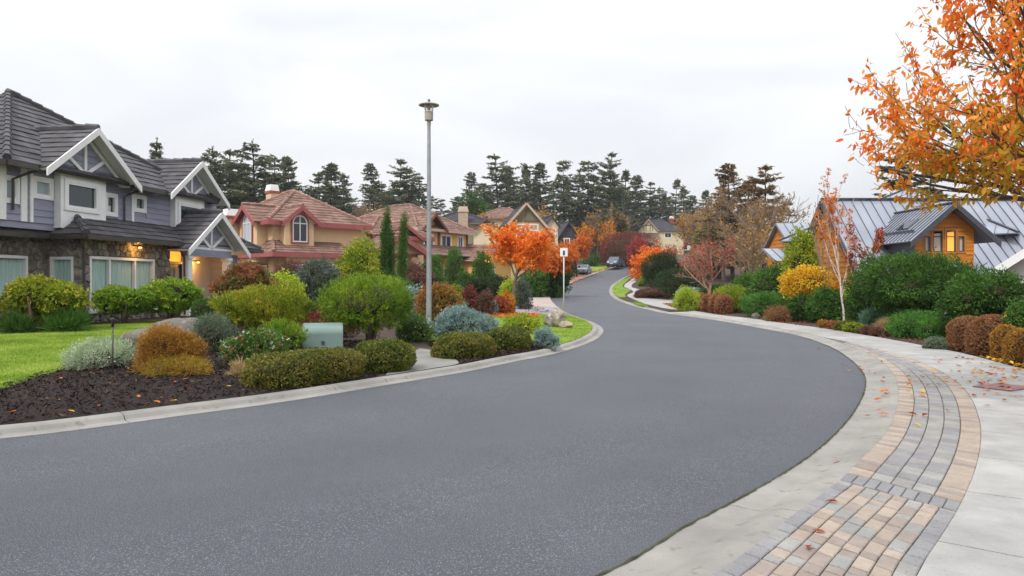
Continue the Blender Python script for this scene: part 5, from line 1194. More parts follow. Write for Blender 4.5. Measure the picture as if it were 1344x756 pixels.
plant('mugo_pine', 'dome-shaped green mugo pine on bare stems above the clipped mounds', 'shrub', 481, base=456, w=112, top=368, bot=430, kind='mugo', m=LM('mugo', clump=1.2), lump=.1, lf=5, sc=1.05, stems=7, shrink=.74)
plant('red_barberry', 'low red-leaved shrub behind the green utility cabinet', 'shrub', 432, Y=18.5, w=74, top=411, kind='fine', m=LM('barb'), lump=.2, sc=1.1, core=M_core_b)
plant('white_flower_shrub', 'small green shrub with pale flowers behind the rounded boxwood', 'shrub', 541, base=449, w=44, top=414, kind='leafy', m=LM('flo'), lump=.2, sc=.7, extra=flowers([M_fw], 60, .03))
plant('spurge', 'wide blue-grey spurge with whorled stems beside the lamp post', 'shrub', 606, base=453, w=92, top=407, kind='tuft', m=LM('eup', clump=2), lump=.14, lf=5, sc=1.15, shrink=.7)
plant('spurge', 'small round blue-grey tuft at the kerb end of the island bed', 'shrub', 716, base=458, w=32, top=431, kind='tuft', m=LM('eup', clump=2), lump=.12, lf=6, sc=1.0, shrink=.75)
plant('rose_bush', 'orange-and-green leaved shrub around the foot of the lamp post', 'shrub', 572, Y=20.6, w=66, top=370, bot=436, kind='leafy', m=LM('rose', clump=1.6), lump=.35, lf=4, sc=1.2, stems=4, shrink=.45, dens=.8)
plant('weedy_plant', 'bright leafy green clump on the island lawn behind the boxwood', 'plant', 686, base=439, w=44, top=416, kind='leafy', m=LM('ygreen'), lump=.3, sc=1.1, up=1, shrink=.4, dens=.6)
plant('grey_shrub', 'loose grey-green olive-like shrub beside the peach house', 'shrub', 420, Y=27, w=62, top=338, kind='leafy', m=LM('olive'), lump=.25, lf=4, sc=1.3, shrink=.75)
plant('yellow_green_shrub', 'tall yellow-green shrub in front of the yellow house', 'shrub', 470, Y=30, w=66, top=314, kind='leafy', m=LM('ygreen', clump=1.0), lump=.28, lf=4, sc=1.7, shrink=.75)
plant('yellow_green_shrub', 'low yellow-green shrub beside the brown topiary ball', 'shrub', 372, Y=25, w=60, top=358, kind='leafy', m=LM('lime'), lump=.25, sc=1.3)
plant('topiary_ball', 'brown ball-headed topiary before the peach house windows', 'shrub', 380, Y=31, w=27, top=345, bot=365, kind='fine', m=LM('heather'), lump=.05, sc=1.6, stems=1, core=M_core_b)
plant('columnar_cypress', 'tall leaning columnar cypress, the taller of the pair', 'tree', 497, Y=33, w=12, top=264, kind='cedar', m=LM('cyp'), lump=.2, lf=6, sc=1.2, up=2.2, lean=.45, shrink=.75)
plant('columnar_cypress', 'slim companion stem beside the taller columnar cypress', 'tree', 510, Y=33.2, w=10, top=286, kind='cedar', m=LM('cyp'), lump=.2, lf=6, sc=1.1, up=2.2, lean=.15, shrink=.7)
plant('columnar_cypress', 'thin wavy columnar cypress, the shorter of the pair', 'tree', 525, Y=32, w=10, top=281, kind='cedar', m=LM('cyp'), lump=.25, lf=6, sc=1.1, up=2.2, lean=.2, shrink=.75)
plant('columnar_cedar', 'dense bright green columnar cedar beyond the lamp post', 'tree', 597, Y=44, w=18, top=330, kind='cedar', m=LM('mgreen'), p=2.6, lump=.05, sc=1.4, up=1.5, shrink=.85)
plant('columnar_cedar', 'cone-shaped bright green cedar beside the orange cherry', 'tree', 634, Y=45, w=25, top=331, kind='cedar', m=LM('mgreen'), p=2, lump=.06, sc=1.4, up=1.3, shrink=.85)
plant('columnar_cedar', 'narrow green cedar directly behind the lamp post', 'tree', 572, Y=45, w=16, top=338, kind='cedar', m=LM('mgreen'), p=2.4, lump=.08, sc=1.4, up=1.4)
back = [(446, 27, 58, 372, 'mgreen', 'mid-green shrub under the grey-green olive'), (470, 28, 60, 362, 'mgreen', 'green shrub at the foot of the tall yellow-green shrub'), (505, 33, 52, 352, 'mgreen', 'green shrub at the foot of the columnar cypresses'),
        (545, 38, 52, 349, 'heather', 'dull purple-brown clipped hedge shrub before the yellow house'), (566, 39, 40, 345, 'dgreen', 'dark green hedge shrub behind the lamp post'), (612, 43, 36, 352, 'dgreen', 'dark evergreen shrub between the two bright cedars'),
        (650, 42, 46, 356, 'pine', 'very dark evergreen under the orange cherry'), (622, 36, 44, 364, 'pine', 'dark brown-green shrub before the cone-shaped cedar'), (600, 33, 30, 372, 'ygreen', 'yellow-green shrub on the far side of the lamp bed'),
        (586, 26, 26, 378, 'rose', 'rust-tinged shrub by the driveway edge'), (637, 31, 26, 384, 'heather', 'low plum-brown mound by the grey driveway'), (615, 31, 20, 375, 'red', 'small dark red ball shrub by the driveway'),
        (656, 33, 30, 390, 'rust', 'low rust-orange mound near the cherry trunk'), (640, 32, 24, 394, 'eup', 'low silver mound along the driveway'), (598, 31, 36, 393, 'eup', 'low grey-green edging mound along the driveway'),
        (668, 40, 26, 365, 'lime', 'yellow-green ball shrub behind the cherry trunk'), (687, 40, 22, 366, 'olive', 'grey-green ball shrub right of the cherry trunk'), (540, 23, 46, 376, 'eup', 'silver-blue shrub behind the dome-shaped mugo'),
        (520, 29, 60, 366, 'mgreen', 'green shrub between the cypresses and the lamp post'), (664, 34, 20, 384, 'amber', 'small amber-leaved shrub at the cherry foot'), (400, 30, 50, 352, 'olive', 'hazy grey shrub along the peach house wall'),
        (345, 28, 60, 352, 'mgreen', 'green shrub behind the red-tipped pieris'), (728, 62, 40, 350, 'dgreen', 'dark shrub on the lawn beyond the sign post'), (700, 60, 40, 352, 'mgreen', 'green shrub behind the cherry crown'), (716, 64, 30, 355, 'pine', 'dark low shrub behind the sign post')]
for (px, Y, w_, top, k, lab) in back: plant('garden_shrub', lab, 'shrub', px, Y=Y, w=w_, top=top, kind='leafy', m=LM(k), lump=.2, lf=4, sc=max(1.2, Y / 24), shrink=.8)

plant('dry_tuft', 'dry tan strappy tuft in the mulch beside the flowering bush', 'plant', 318, base=500, w=34, top=480, kind='spike', m=LM('straw'), sc=.55, dens=1.2, shrink=.2)
# ---- right side beds
def rowlab(i): return ['nearest the yellow shrub', 'second', 'third'][i]
for i, (px, base, w_, top) in enumerate([(907, 406.5, 20, 386), (920, 407.5, 20, 385.5), (929, 410, 19, 387), (940, 411, 18, 386), (950, 412, 24, 388)]):
    plant('clipped_brown_shrub', 'clipped russet ball shrub in the row of five by the bend', 'shrub', px, base=base, w=w_ * .9, top=top, kind='box', m=LM('brown', clump=2.5), p=2.6, lump=.05, sc=1.6, core=M_core_b, shrink=.85, group='row of russet ball shrubs at the bend')
big = [('broad round russet ball hedge next to the small green mound', 1271, 462, 44, 417), ('tallest round russet ball hedge in the leaf-strewn bed', 1301, 468, 52, 416), ('small olive-brown ball hedge wedged among the russet balls', 1320, 474, 30, 428), ('russet ball hedge at the sidewalk edge beyond the olive-brown one', 1343, 481, 40, 434), ('russet ball hedge at the outer end of the row', 1378, 488, 48, 430)]
for lab, px, base, w_, top in big: plant('clipped_brown_shrub', lab, 'shrub', px, base=base, w=w_, top=top, kind='box', m=LM('brownb' if 'olive' not in lab else 'gold', clump=3), p=2.7, lump=.06, sc=1.0, dens=1.2, core=M_core_b, shrink=.88)
plant('juniper', 'wide low bright green juniper beside the russet ball hedges', 'shrub', 1224, base=446, w=104, top=411, kind='juniper', m=LM('juni', clump=1.5), lump=.12, lf=4, sc=1.0, shrink=.78)
plant('low_conifer', 'small grey-green mound spilling onto the sidewalk', 'shrub', 1238, base=460, w=52, top=444, kind='box', m=LM('lav'), lump=.2, sc=1.2)
plant('dark_evergreen', 'massive dark green evergreen below the cedar dormer', 'shrub', 1205, Y=22.5, w=188, top=332, bot=418, kind='cedar', m=LM('dgreen', clump=1.2), lump=.16, lf=4, sc=1.25, stems=5, shrink=.82, extra=flowers([M_fb], 26, .08))
plant('dark_evergreen', 'second dark green evergreen before the white-trimmed gable', 'shrub', 1298, Y=18.6, w=120, top=352, bot=424, kind='cedar', m=LM('dgreen', clump=1.2), lump=.18, lf=4, sc=1.2, stems=4, shrink=.82, extra=flowers([M_fb], 20, .06))
plant('dark_evergreen', 'upright dark evergreen between the pale-stemmed tree and the dormer', 'shrub', 1150, Y=24.5, w=70, top=345, kind='cedar', m=LM('dgreen', clump=1.2), lump=.2, sc=1.3, shrink=.8)
plant('yellow_flower_bush', 'green bush with yellow flowers behind the outermost russet ball', 'shrub', 1352, Y=15, w=56, top=382, kind='leafy', m=LM('mgreen'), lump=.25, sc=1.0, extra=flowers([M_fy], 40, .07))
plant('lime_shrub', 'lime-yellow shrub at the foot of the pale-stemmed tree', 'shrub', 1117, base=424, w=36, top=374, kind='leafy', m=LM('lime'), lump=.28, sc=1.3, shrink=.7)
plant('amber_shrub', 'small amber-leaved shrub above the lime-yellow one', 'shrub', 1108, Y=29, w=26, top=372, bot=392, kind='leafy', m=LM('amber'), lump=.25, sc=1.3, stems=2, shrink=.5)
plant('straw_grass', 'tan ornamental grass tuft beside the juniper', 'plant', 1165, base=439, w=28, top=422, kind='fine', m=LM('straw'), up=1.6, sc=1.0, lump=.1, core=M_core_b)
plant('iris_clump', 'blue-green sword-leaved clump behind the straw grass', 'plant', 1146, base=434, w=24, top=408, kind='spike', m=LM('iris'), sc=.9, dens=2, shrink=.3)
lows = [(1084, 431.5, 20, 421, 'gold'), (1096, 433, 22, 420, 'brown'), (1108, 435, 24, 421, 'boxt'), (1121, 437, 26, 424, 'ygreen'), (1134, 439, 20, 428, 'boxy'), (1152, 442, 24, 431, 'heather'), (1140, 440, 22, 427, 'heather')]
lows_l = ['low golden-bronze mound at the sidewalk before the broadleaf green shrub', 'low russet mound second along the sidewalk edging', 'low bronze-green mound in the middle of the sidewalk edging', 'low bright yellow-green mound in the sidewalk edging', 'low dull green mound under the blue-green sword leaves', 'low plum-brown heather at the tan grass', 'low plum-brown heather beside the dull green mound']
for (px, b, w_, t, k), lab in zip(lows, lows_l): plant('edging_mound', lab, 'shrub', px, base=b, w=w_ * 1.1, top=t, kind='box', m=LM(k), sc=1.5, lump=.15)
plant('russet_mound', 'small russet ball alone at the sidewalk edge before the juniper', 'shrub', 1021, base=422.5, w=26, top=407, kind='fine', m=LM('brownb'), p=2.5, lump=.05, sc=1.4, core=M_core_b)
plant('green_fringe', 'low yellow-green fringe around the lone russet ball', 'shrub', 1012, base=422, w=18, top=414, kind='box', m=LM('ygreen'), sc=1.6)
plant('broadleaf_shrub', 'glossy green broadleaf shrub below the yellow-leaved one', 'shrub', 1085, base=425, w=58, top=376, kind='broad', m=LM('mgreen', clump=1.5), lump=.2, sc=.75, shrink=.8)
plant('broadleaf_shrub', 'darker green broadleaf shrub beside the lone russet ball', 'shrub', 1052, base=423, w=42, top=384, kind='broad', m=LM('dgreen', clump=1.5), lump=.2, sc=.75, shrink=.8)
plant('yellow_shrub', 'brilliant yellow-leaved shrub in the right-hand bed', 'shrub', 1056, Y=31, w=66, top=350, bot=398, kind='leafy', m=LM('yellow', clump=1.4), lump=.28, lf=4, sc=1.7, shrink=.6, stems=4)
plant('yellow_shrub', 'smaller yellow-green shrub tucked behind the brilliant yellow one', 'shrub', 1095, Y=32, w=34, top=378, kind='leafy', m=LM('lime'), lump=.25, sc=1.5)
plant('juniper', 'spreading blue-green juniper behind the lone russet ball', 'shrub', 1003, base=416.5, w=70, top=386, kind='juniper', m=LM('juni', clump=1.2), lump=.14, lf=4, sc=1.3, shrink=.8)
plant('juniper', 'bright green juniper rising behind the row of five russet balls', 'shrub', 960, Y=38, w=72, top=374, kind='juniper', m=LM('ygreen', clump=1.2), lump=.18, lf=4, sc=1.6)
plant('juniper', 'yellow-green mound just behind the first russet ball at the bend', 'shrub', 903, Y=40, w=34, top=380, kind='juniper', m=LM('lime'), lump=.18, sc=1.6)
plant('bright_green_shrub', 'bright green upright shrub left of the yellow-leaved one', 'shrub', 1012, Y=36, w=62, top=340, kind='leafy', m=LM('mgreen'), lump=.22, lf=4, sc=1.8)
plant('bright_green_shrub', 'dense green mound before the cedar gable wall', 'shrub', 980, Y=40, w=50, top=360, kind='leafy', m=LM('mgreen'), lump=.2, sc=1.8)
plant('bright_green_tree', 'tall lime-green shrub-tree before the small cedar gable', 'tree', 1052, Y=34, w=50, top=296, kind='leafy', m=LM('ygreen'), lump=.32, lf=4, sc=1.9, stems=3, shrink=.7)
plant('low_hedge', 'long low plum-brown hedge at the path beside the dark pine', 'hedge', 868, base=391.5, w=66, top=379.5, kind='box', m=LM('heather'), p=3, lump=.1, depth=.5, sc=2.4, core=M_core_b)
plant('low_hedge', 'low dull hedge at the garden gate beyond the dark pine', 'hedge', 905, Y=52, w=30, top=378, kind='box', m=LM('eup'), p=3, lump=.1, sc=2.2)
plant('low_green_shrub', 'low green shrub on the verge before the dark pine', 'shrub', 846, base=376, w=22, top=363, kind='box', m=LM('ygreen'), lump=.15, sc=2.6)
plant('low_green_shrub', 'green ground shrub under the bare red-leaved tree', 'shrub', 940, Y=50, w=60, top=374, kind='leafy', m=LM('dgreen'), lump=.2, sc=2)
plant('red_hedge', 'long dull-red hedge far up the street below the half-timbered house', 'hedge', 826, Y=128, w=72, top=307, kind='fine', m=LM('red'), p=2.6, lump=.12, depth=.4, sc=4.5, core=M_core_b)
plant('red_hedge', 'crimson shrub beside the far orange tree', 'shrub', 838, Y=110, w=30, top=312, kind='leafy', m=leaf_mat('leaf_crim', ['#8a2a2c', '#a8383a', '#b8503c']), lump=.2, sc=4)
plant('far_evergreen', 'dark rounded evergreen above the amber tree', 'tree', 803, Y=140, w=40, top=277, kind='cedar', m=LM('pine'), lump=.15, sc=4.5)
plant('far_evergreen', 'broad olive-green evergreen behind the cream house', 'tree', 626, Y=120, w=44, top=251, kind='cedar', m=LM('dgreen'), lump=.2, sc=4.5)
plant('far_evergreen', 'yellow-olive conifer mass behind the bare pale tree', 'tree', 928, Y=105, w=44, top=284, kind='cedar', m=leaf_mat('leaf_olv', ['#5a5a20', '#7a7a2c', '#8f8a3a']), lump=.25, sc=4)
for i, (px, Y, w_, top, k) in enumerate([(776, 127, 24, 336, 'dgreen'), (800, 136, 34, 332, 'mgreen'), (744, 104, 22, 346, 'pine'), (845, 118, 40, 330, 'dgreen'), (880, 90, 50, 345, 'rust')]):
    plant('far_shrub', ['dark shrub above the parked silver car', 'green shrub behind the parked grey van', 'dark shrub left of the parked silver car', 'dark hedge across the top of the road', 'rust-coloured shrub behind the dark pine'][i], 'shrub', px, Y=Y, w=w_, top=top, kind='leafy', m=LM(k), lump=.2, sc=Y / 26)

# ------------------------------------------------------------------ trees
def grow(rng, p, d, length, r, level, cfg, out, tips):
    """recursive limbs; out: list of (points, radii), tips: (point, dir)"""
    n = cfg['seg']; pts = [p.copy()]; rad = [r]; step = length / n; dirs = [d]
    for i in range(n):
        d = unit(d + rng.normal(0, cfg['wob'], 3) + np.array([0, 0, cfg['trop'][min(level, len(cfg['trop']) - 1)]])); p = p + d * step
        pts.append(p.copy()); rad.append(max(cfg['rmin'], r * (1 - .62 * (i + 1) / n))); dirs.append(d)
    out.append((pts, rad, level))
    if level >= cfg['levels']:
        for q, dd in zip(pts[1:], dirs[1:]): tips.append((q, dd))
        return
    nc = cfg['kids'][level]
    for k in range(nc):
        t = cfg['t0'][level] + (1 - cfg['t0'][level]) * (k + rng.uniform(.2, .9)) / nc; i = min(n - 1, int(t * n)); f = t * n - i
        q = pts[i] * (1 - f) + pts[i + 1] * f; b = dirs[i + 1]; pr = unit(np.cross(b, rng.normal(size=3))); a = cfg['ang'][level] * rng.uniform(.65, 1.25)
        dd = unit(b * math.cos(a) + pr * math.sin(a)); grow(rng, q, dd, length * cfg['len'][level] * rng.uniform(.7, 1.2) * (1.15 - .5 * t), max(cfg['rmin'], rad[i] * .55), level + 1, cfg, out, tips)
    tips.append((pts[-1], dirs[-1]))
def limb_mesh(out, sides=(9, 6, 4, 3, 3)):
    mb = MB()
    for pts, rad, lv in out: mb.tube(pts, rad, sides[min(lv, len(sides) - 1)], cap=False)
    return mb
def tree(name, label, x, y, seed, height, cfg, m_leaf, m_bark, leaf, z=None, spread=None, group=None, lean=(0, 0, 1), leaf_keep=1.0, trunk=None, cat='tree'):
    rng = np.random.default_rng(seed); z = gz(x, y) if z is None else z
    root = empty(name, (x, y, z), 0, label, cat, group); out, tips = [], []
    c = dict(seg=5, wob=.1, trop=[.1, .06, .03, 0], rmin=.006, levels=3, kids=[6, 5, 4], t0=[.35, .25, .2], ang=[.75, .7, .7], len=[.62, .55, .5]); c.update(cfg)
    grow(rng, np.array([0, 0, -.1]), unit(np.array(lean, float)), trunk or height * .55, c.get('r0', height * .022), 0, c, out, tips)
    tp = [o for o in out if o[2] == 0]; lb = [o for o in out if o[2] > 0]
    limb_mesh(tp).build('trunk', m_bark, root, smooth=True); lo = limb_mesh(lb).build('limbs', m_bark, root, smooth=True)
    if leaf:
        P = np.array([t[0] for t in tips]); D = np.array([t[1] for t in tips]); k = rng.random(len(P)) < leaf_keep
        if 'keepz' in c: k &= P[:, 2] > c['keepz']
        if 'zone' in c: k &= c['zone'](P)
        P, D = P[k], D[k]; P = np.repeat(P, leaf.get('rep', 1), 0) + rng.normal(0, leaf.get('scat', .05), (len(P) * leaf.get('rep', 1), 3)); D = np.repeat(D, leaf.get('rep', 1), 0)
        V, T = clusters(P, unit(D + rng.normal(0, .4, D.shape)), leaf, 1, rng); raw_mesh('crown', V, T, m_leaf, root)
    return root
M_barkg = mat('bark_brown', '#4d4038', '#6a5a4e', 6, .95, .7, 25, stretch=(1, 1, .3))
M_twig = mat('bark_tan', '#7d6a55', '#97836b', 6, .95, .5, 25)
M_twigr = mat('bark_rosy', '#957060', '#ad8a76', 6, .95, .5, 25)
# orange cherry on the island lawn
cx_, cy_, cz_ = gnd(673, 411)
tree('cherry_tree', 'bright orange cherry tree with grey trunk on the island lawn', cx_, cy_, 5, 4.6, dict(levels=3, kids=[10, 6, 5], trop=[.05, .11, .06, .02], t0=[.62, .25, .2], ang=[.95, .7, .7], len=[.85, .55, .5], r0=.13), LM('cherry', trans=.4, clump=.8, var=.2), M_bark, dict(m=3, stem=.1, L=.15, W=.065, ang=1.1, droop=.5, rep=2, scat=.13), trunk=2.6, lean=(.14, 0, 1))
def at(px, Y): return ((px - CX) / F * Y, Y)
tree('cherry_tree', 'orange-yellow tree standing directly behind the sign post', *at(738, 62), 8, 5, dict(kids=[9, 6, 4], t0=[.62, .2, .2], ang=[.95, .8, .7], len=[.85, .55, .5], trop=[.05, .03, 0, 0]), LM('orange', trans=.4), M_bark, dict(m=5, stem=.15, L=.24, W=.12, ang=1.1, droop=.3, rep=1, scat=.2), trunk=2.9)
tree('amber_tree', 'rounded amber and rust tree behind the parked silver car', *at(784, 136), 12, 8, dict(kids=[10, 6, 4], t0=[.42, .2, .2], ang=[1.1, .8, .7], len=[.95, .55, .5], trop=[.05, .02, 0, 0]), LM('amber', trans=.4, clump=.35), M_barkg, dict(m=5, stem=.3, L=.36, W=.17, ang=1.1, droop=.3, rep=1, scat=.35), trunk=4.7)
tree('amber_tree', 'russet-topped tree left of the rounded amber tree', *at(757, 105), 14, 7, dict(kids=[9, 6, 4], t0=[.4, .2, .2], ang=[1.0, .8, .7], len=[.85, .55, .5]), LM('orange', trans=.4, clump=.35), M_barkg, dict(m=4, stem=.3, L=.32, W=.15, ang=1.1, droop=.3, rep=1, scat=.35), trunk=3.8)
tree('orange_tree', 'low wide orange tree behind the dark pine', *at(866, 96), 15, 7, dict(kids=[10, 6, 4], t0=[.2, .2, .2], ang=[1.1, .8, .7], len=[.95, .55, .5]), LM('cherry', trans=.4, clump=.35), M_barkg, dict(m=5, stem=.3, L=.32, W=.15, ang=1.1, droop=.3, rep=1, scat=.3), trunk=2.9)
# nearly bare red-leaved tree at the bend
tree('bare_cherry_tree', 'nearly bare spreading tree with a few red leaves behind the russet balls', *at(930, 47), 21, 5, dict(kids=[9, 8, 6], levels=3, t0=[.3, .2, .15], ang=[1.0, .75, .7], len=[.95, .6, .5], trop=[.08, .06, .05, .05], rmin=.011, r0=.12), leaf_mat('leaf_redorange', ['#8a3a2c', '#b04a30', '#cf6030']), M_twigr, dict(m=2, stem=.1, L=.17, W=.09, ang=1.1, droop=.6, rep=1, scat=.08), trunk=2.7, leaf_keep=.13)
tree('bare_cherry_tree', 'twiggy leafless tree with sparse orange leaves behind the dark pine', *at(888, 62), 24, 5, dict(kids=[9, 7, 6], levels=3, t0=[.3, .2, .15], ang=[1.0, .75, .7], len=[.9, .6, .5], trop=[.08, .06, .05, .05], rmin=.014, r0=.12), leaf_mat('leaf_redorange', ['#8a3a2c']), M_twigr, dict(m=2, stem=.1, L=.2, W=.1, ang=1.1, droop=.6, rep=1, scat=.1), trunk=3.2, leaf_keep=.16)
# pale-stemmed upright tree on the right
tree('upright_tree', 'slim upright tree with pale stems and orange leaves before the metal roof', *at(1108, 27), 31, 5.4, dict(kids=[12, 4, 3], levels=2, t0=[.28, .3, .2], ang=[.38, .35, .5], len=[.8, .4, .4], trop=[.15, .22, .1, .05], rmin=.008, r0=.042, seg=6), LM('orange', trans=.4), M_bark_p, dict(m=4, stem=.06, L=.1, W=.05, ang=1.0, droop=.2, rep=2, scat=.04, ), trunk=3.6, leaf_keep=.6)
tree('upright_tree', 'companion slim stem leaning away from the pale-stemmed orange tree', *at(1122, 26.6), 33, 4.6, dict(kids=[10, 4, 3], levels=2, t0=[.4, .3, .2], ang=[.5, .35, .5], len=[.7, .4, .4], trop=[.1, .15, .1, .05], rmin=.008, r0=.04, seg=6), LM('rust', trans=.4), M_bark_p, dict(m=4, stem=.06, L=.1, W=.05, ang=1.0, droop=.2, rep=2, scat=.04), trunk=2.6, leaf_keep=.8, lean=(.12, 0, 1))
tree('upright_tree', 'bare thin many-branched tree reaching above the cedar gable', *at(1088, 30), 35, 5.5, dict(kids=[11, 4, 3], levels=2, t0=[.2, .3, .2], ang=[.3, .3, .5], len=[.95, .4, .4], trop=[.15, .25, .1, .05], rmin=.009, r0=.05, seg=6), LM('amber', trans=.4), M_twig, dict(m=3, stem=.06, L=.11, W=.05, ang=1.0, droop=.2, rep=1, scat=.04), trunk=3.4, leaf_keep=.22)
# pale bare trees in the middle distance
for i, (px, Y, h, lab) in enumerate([(972, 74, 8.5, 'tall bare tan-twigged tree before the brown conifers'), (985, 60, 6.5, 'bare tan tree beside the small cedar gable'), (795, 140, 11, 'wide bare beige-twigged tree among the far conifers'), (806, 150, 10, 'second bare beige tree before the far conifers'), (600, 135, 12, 'bare grey-brown tree behind the yellow house'), (475, 120, 12, 'bare pale tree between the dark conifers'), (912, 150, 11, 'bare brown tree right of the half-timbered house'), (1000, 82, 7.5, 'bare tree with russet tips left of the metal roof'), (950, 96, 14, 'bare branching tree rising beside the brown conifers'), (1014, 90, 13, 'tall bare twiggy tree rising over the brown conifers beside the cedar wing'), (985, 86, 13, 'tall bare twiggy tree standing before the close pair of brown conifers')]):
    tree('bare_tree', lab, *at(px, Y), 40 + i, h, dict(kids=[12, 8, 7], levels=3, t0=[.2, .2, .15], ang=[.75, .65, .6], len=[.85, .6, .5], trop=[.1, .1, .08, .05], rmin=.00026 * Y, r0=h * .018), LM('gold'), M_twig, dict(m=2, stem=.2, L=.004 * Y, W=.002 * Y, ang=1.1, droop=.4, rep=1, scat=.1), trunk=h * .55, leaf_keep=.05)
for i, (px, Y, top, k, lab) in enumerate([(650, 100, 262, 'gold', 'brownish half-bare tree above the brown roof'), (1040, 70, 275, 'gold', 'thin brown tree behind the cedar wing'), (560, 110, 262, 'rust', 'thin rust-brown tree left of the lamp post'), (440, 100, 290, 'gold', 'brown thicket tree between the two tile roofs'), (700, 130, 262, 'gold', 'tan thicket tree behind the tall tan house'), (922, 140, 262, 'gold', 'brown leafless-looking tree behind the orange tree')]):
    h = CAMH + (HY - top) * Y / F - H(Y)
    tree('thicket_tree', lab, *at(px, Y), 60 + i, h, dict(kids=[9, 6, 5], t0=[.15, .2, .2], ang=[.9, .7, .7], len=[.75, .55, .5], rmin=.00022 * Y), LM(k), M_twig, dict(m=3, stem=.2, L=.0035 * Y, W=.0016 * Y, ang=1.1, droop=.2, rep=1, scat=.2), trunk=h * .6, leaf_keep=.35)

# conifers ----------------------------------------------------------
def conifer_data(seed, hgt, spread, bare=.15, gaps=.12, leafL=.75, thick=1.0, wind=0.0, expo=.75):
    rng = np.random.default_rng(seed); tb = MB(); out = MB(); P, D = [], []
    sway = rng.normal(0, .012, 2) * hgt
    ax = lambda f: np.array([sway[0] * f * f, sway[1] * f * f, hgt * f])
    tb.tube([ax(f) for f in np.linspace(0, .98, 9)], [hgt * .014 * (1 - .93 * f) + .02 for f in np.linspace(0, .98, 9)], 7)
    z = bare
    while z < .985:
        if rng.random() > gaps:
            for _ in range(rng.integers(3, 6)):
                a = rng.uniform(0, 6.28); prof = (1 - z) ** expo * (.45 + .55 * min(1, (z - bare) / .2 + .35)); L_ = hgt * spread * prof * rng.uniform(.35, 1.3) + .25
                L_ *= 1 + wind * math.cos(a) + .32 * math.cos(a - 9 * z - seed) * math.sin(23 * z + seed)
                dv = np.array([math.cos(a), math.sin(a), rng.uniform(-.1, .22) + .35 * z]); o = ax(z); pts = []
                for t in np.linspace(0, 1, 6): pts.append(o + dv * L_ * t + np.array([0, 0, -.28 * L_ * t * t + .16 * L_ * t ** 3]))
                out.tube(pts, [hgt * .0028 * (1 - .8 * t) + .012 for t in np.linspace(0, 1, 6)], 3, cap=False)
                pts = np.array(pts); n = int(25 * thick * max(.5, L_ / (hgt * .12)))
                t = rng.uniform(.12, 1, n) ** .8 * 5; i = np.minimum(4, t.astype(int)); f = (t - i)[:, None]
                q = pts[i] * (1 - f) + pts[i + 1] * f; d = unit(pts[i + 1] - pts[i]); sidev = unit(np.cross(d, [0, 0, 1.0])); sg = rng.choice([-1, 1], n)[:, None]
                dd = unit(d * rng.uniform(.3, 1, (n, 1)) + sidev * sg * rng.uniform(.2, 1, (n, 1)) + np.array([0, 0, -1]) * rng.uniform(0, .55, (n, 1)))
                P.append(q + rng.normal(0, .06, q.shape)); D.append(dd)
        z += rng.uniform(.009, .021)
    for _ in range(18): P.append(ax(rng.uniform(.9, 1))[None]); D.append(unit(rng.normal(0, .4, (1, 3)) + np.array([[0, 0, .7]])))
    P = np.vstack(P); D = np.vstack(D)
    up = rng.normal(0, .35, P.shape) + np.array([0, 0, 1.0])
    V, T = leaf_geo(P, D, leafL, leafL * .42, rng, .2, up)
    P2 = P + D * leafL * .4; V2, T2 = leaf_geo(P2, unit(D + rng.normal(0, .6, D.shape) - np.array([0, 0, .3])), leafL * .7, leafL * .3, rng, .2)
    return tb, out, np.vstack([V, V2]), np.vstack([T, T2 + len(V)])
M_fir = leaf_mat('fir_needles', ['#525f46', '#667353', '#7b8264', '#918f70'], .4, .7, .25)
M_firb = leaf_mat('brown_fir_needles', ['#6a5638', '#856a48', '#9a8056', '#8a8052'], .35, .7, .25)
M_firw = mat('fir_bark', '#3b322b', '#544840', 3, .95)
VAR = []
for i, (sp, ba, gp, wd_, ex) in enumerate([(.25, .14, .22, 0, .7), (.22, .12, .28, .15, .85), (.27, .2, .32, -.2, .5), (.2, .1, .18, 0, .9), (.25, .3, .36, .3, .42), (.3, .16, .3, .1, .6), (.2, .34, .3, -.25, .45), (.28, .1, .26, .2, .95)]):
    tb, br, V, T = conifer_data(100 + i, 22.0, sp, ba, gp, .62, 1.2, wd_, ex)
    t_ = tb.build('trunk', M_firw); b_ = br.build('branches', M_firw); c_ = raw_mesh('crown', V, T, M_fir)
    VAR.append((t_.data, b_.data, c_.data))
    for o in (t_, b_, c_): bpy.data.objects.remove(o)
VARB = []
for t_, b_, c_ in VAR[:3]:
    c2 = c_.copy(); c2.materials.clear(); c2.materials.append(M_firb); VARB.append((t_, b_, c2))
def conifer(px, Y, top, v, label, group, brown=False, wide=1.0, rz=None):
    x, y = at(px, Y); z = gz(x, y) if abs(x) < 140 else float(H(y)); h = CAMH + (HY - top) * Y / F - z; s_ = h / 22.0
    root = empty('brown_conifer' if brown else 'conifer', (x, y, z), rz if rz is not None else px * 1.7, label, 'tree', group); root.scale = (s_ * wide, s_ * wide, s_)
    root.rotation_euler[0] = .05 * math.sin(px * 3.1); root.rotation_euler[1] = .05 * math.cos(px * 2.3)
    if not brown: v = (v + int(px * .37)) % len(VAR)
    for nm, me in zip(('trunk', 'branches', 'crown'), (VARB if brown else VAR)[v]): put(bpy.data.objects.new(nm, me), root)
STAND = [(250, 'behind the stone house gables'), (395, 'behind the peach house roof'), (470, 'between the peach and the yellow house roofs'), (560, 'behind the yellow house roof'), (640, 'behind the cream house'), (728, 'behind the tall tan gabled house'), (800, 'behind the flat-roofed building'), (999, 'behind the far half-timbered house')]
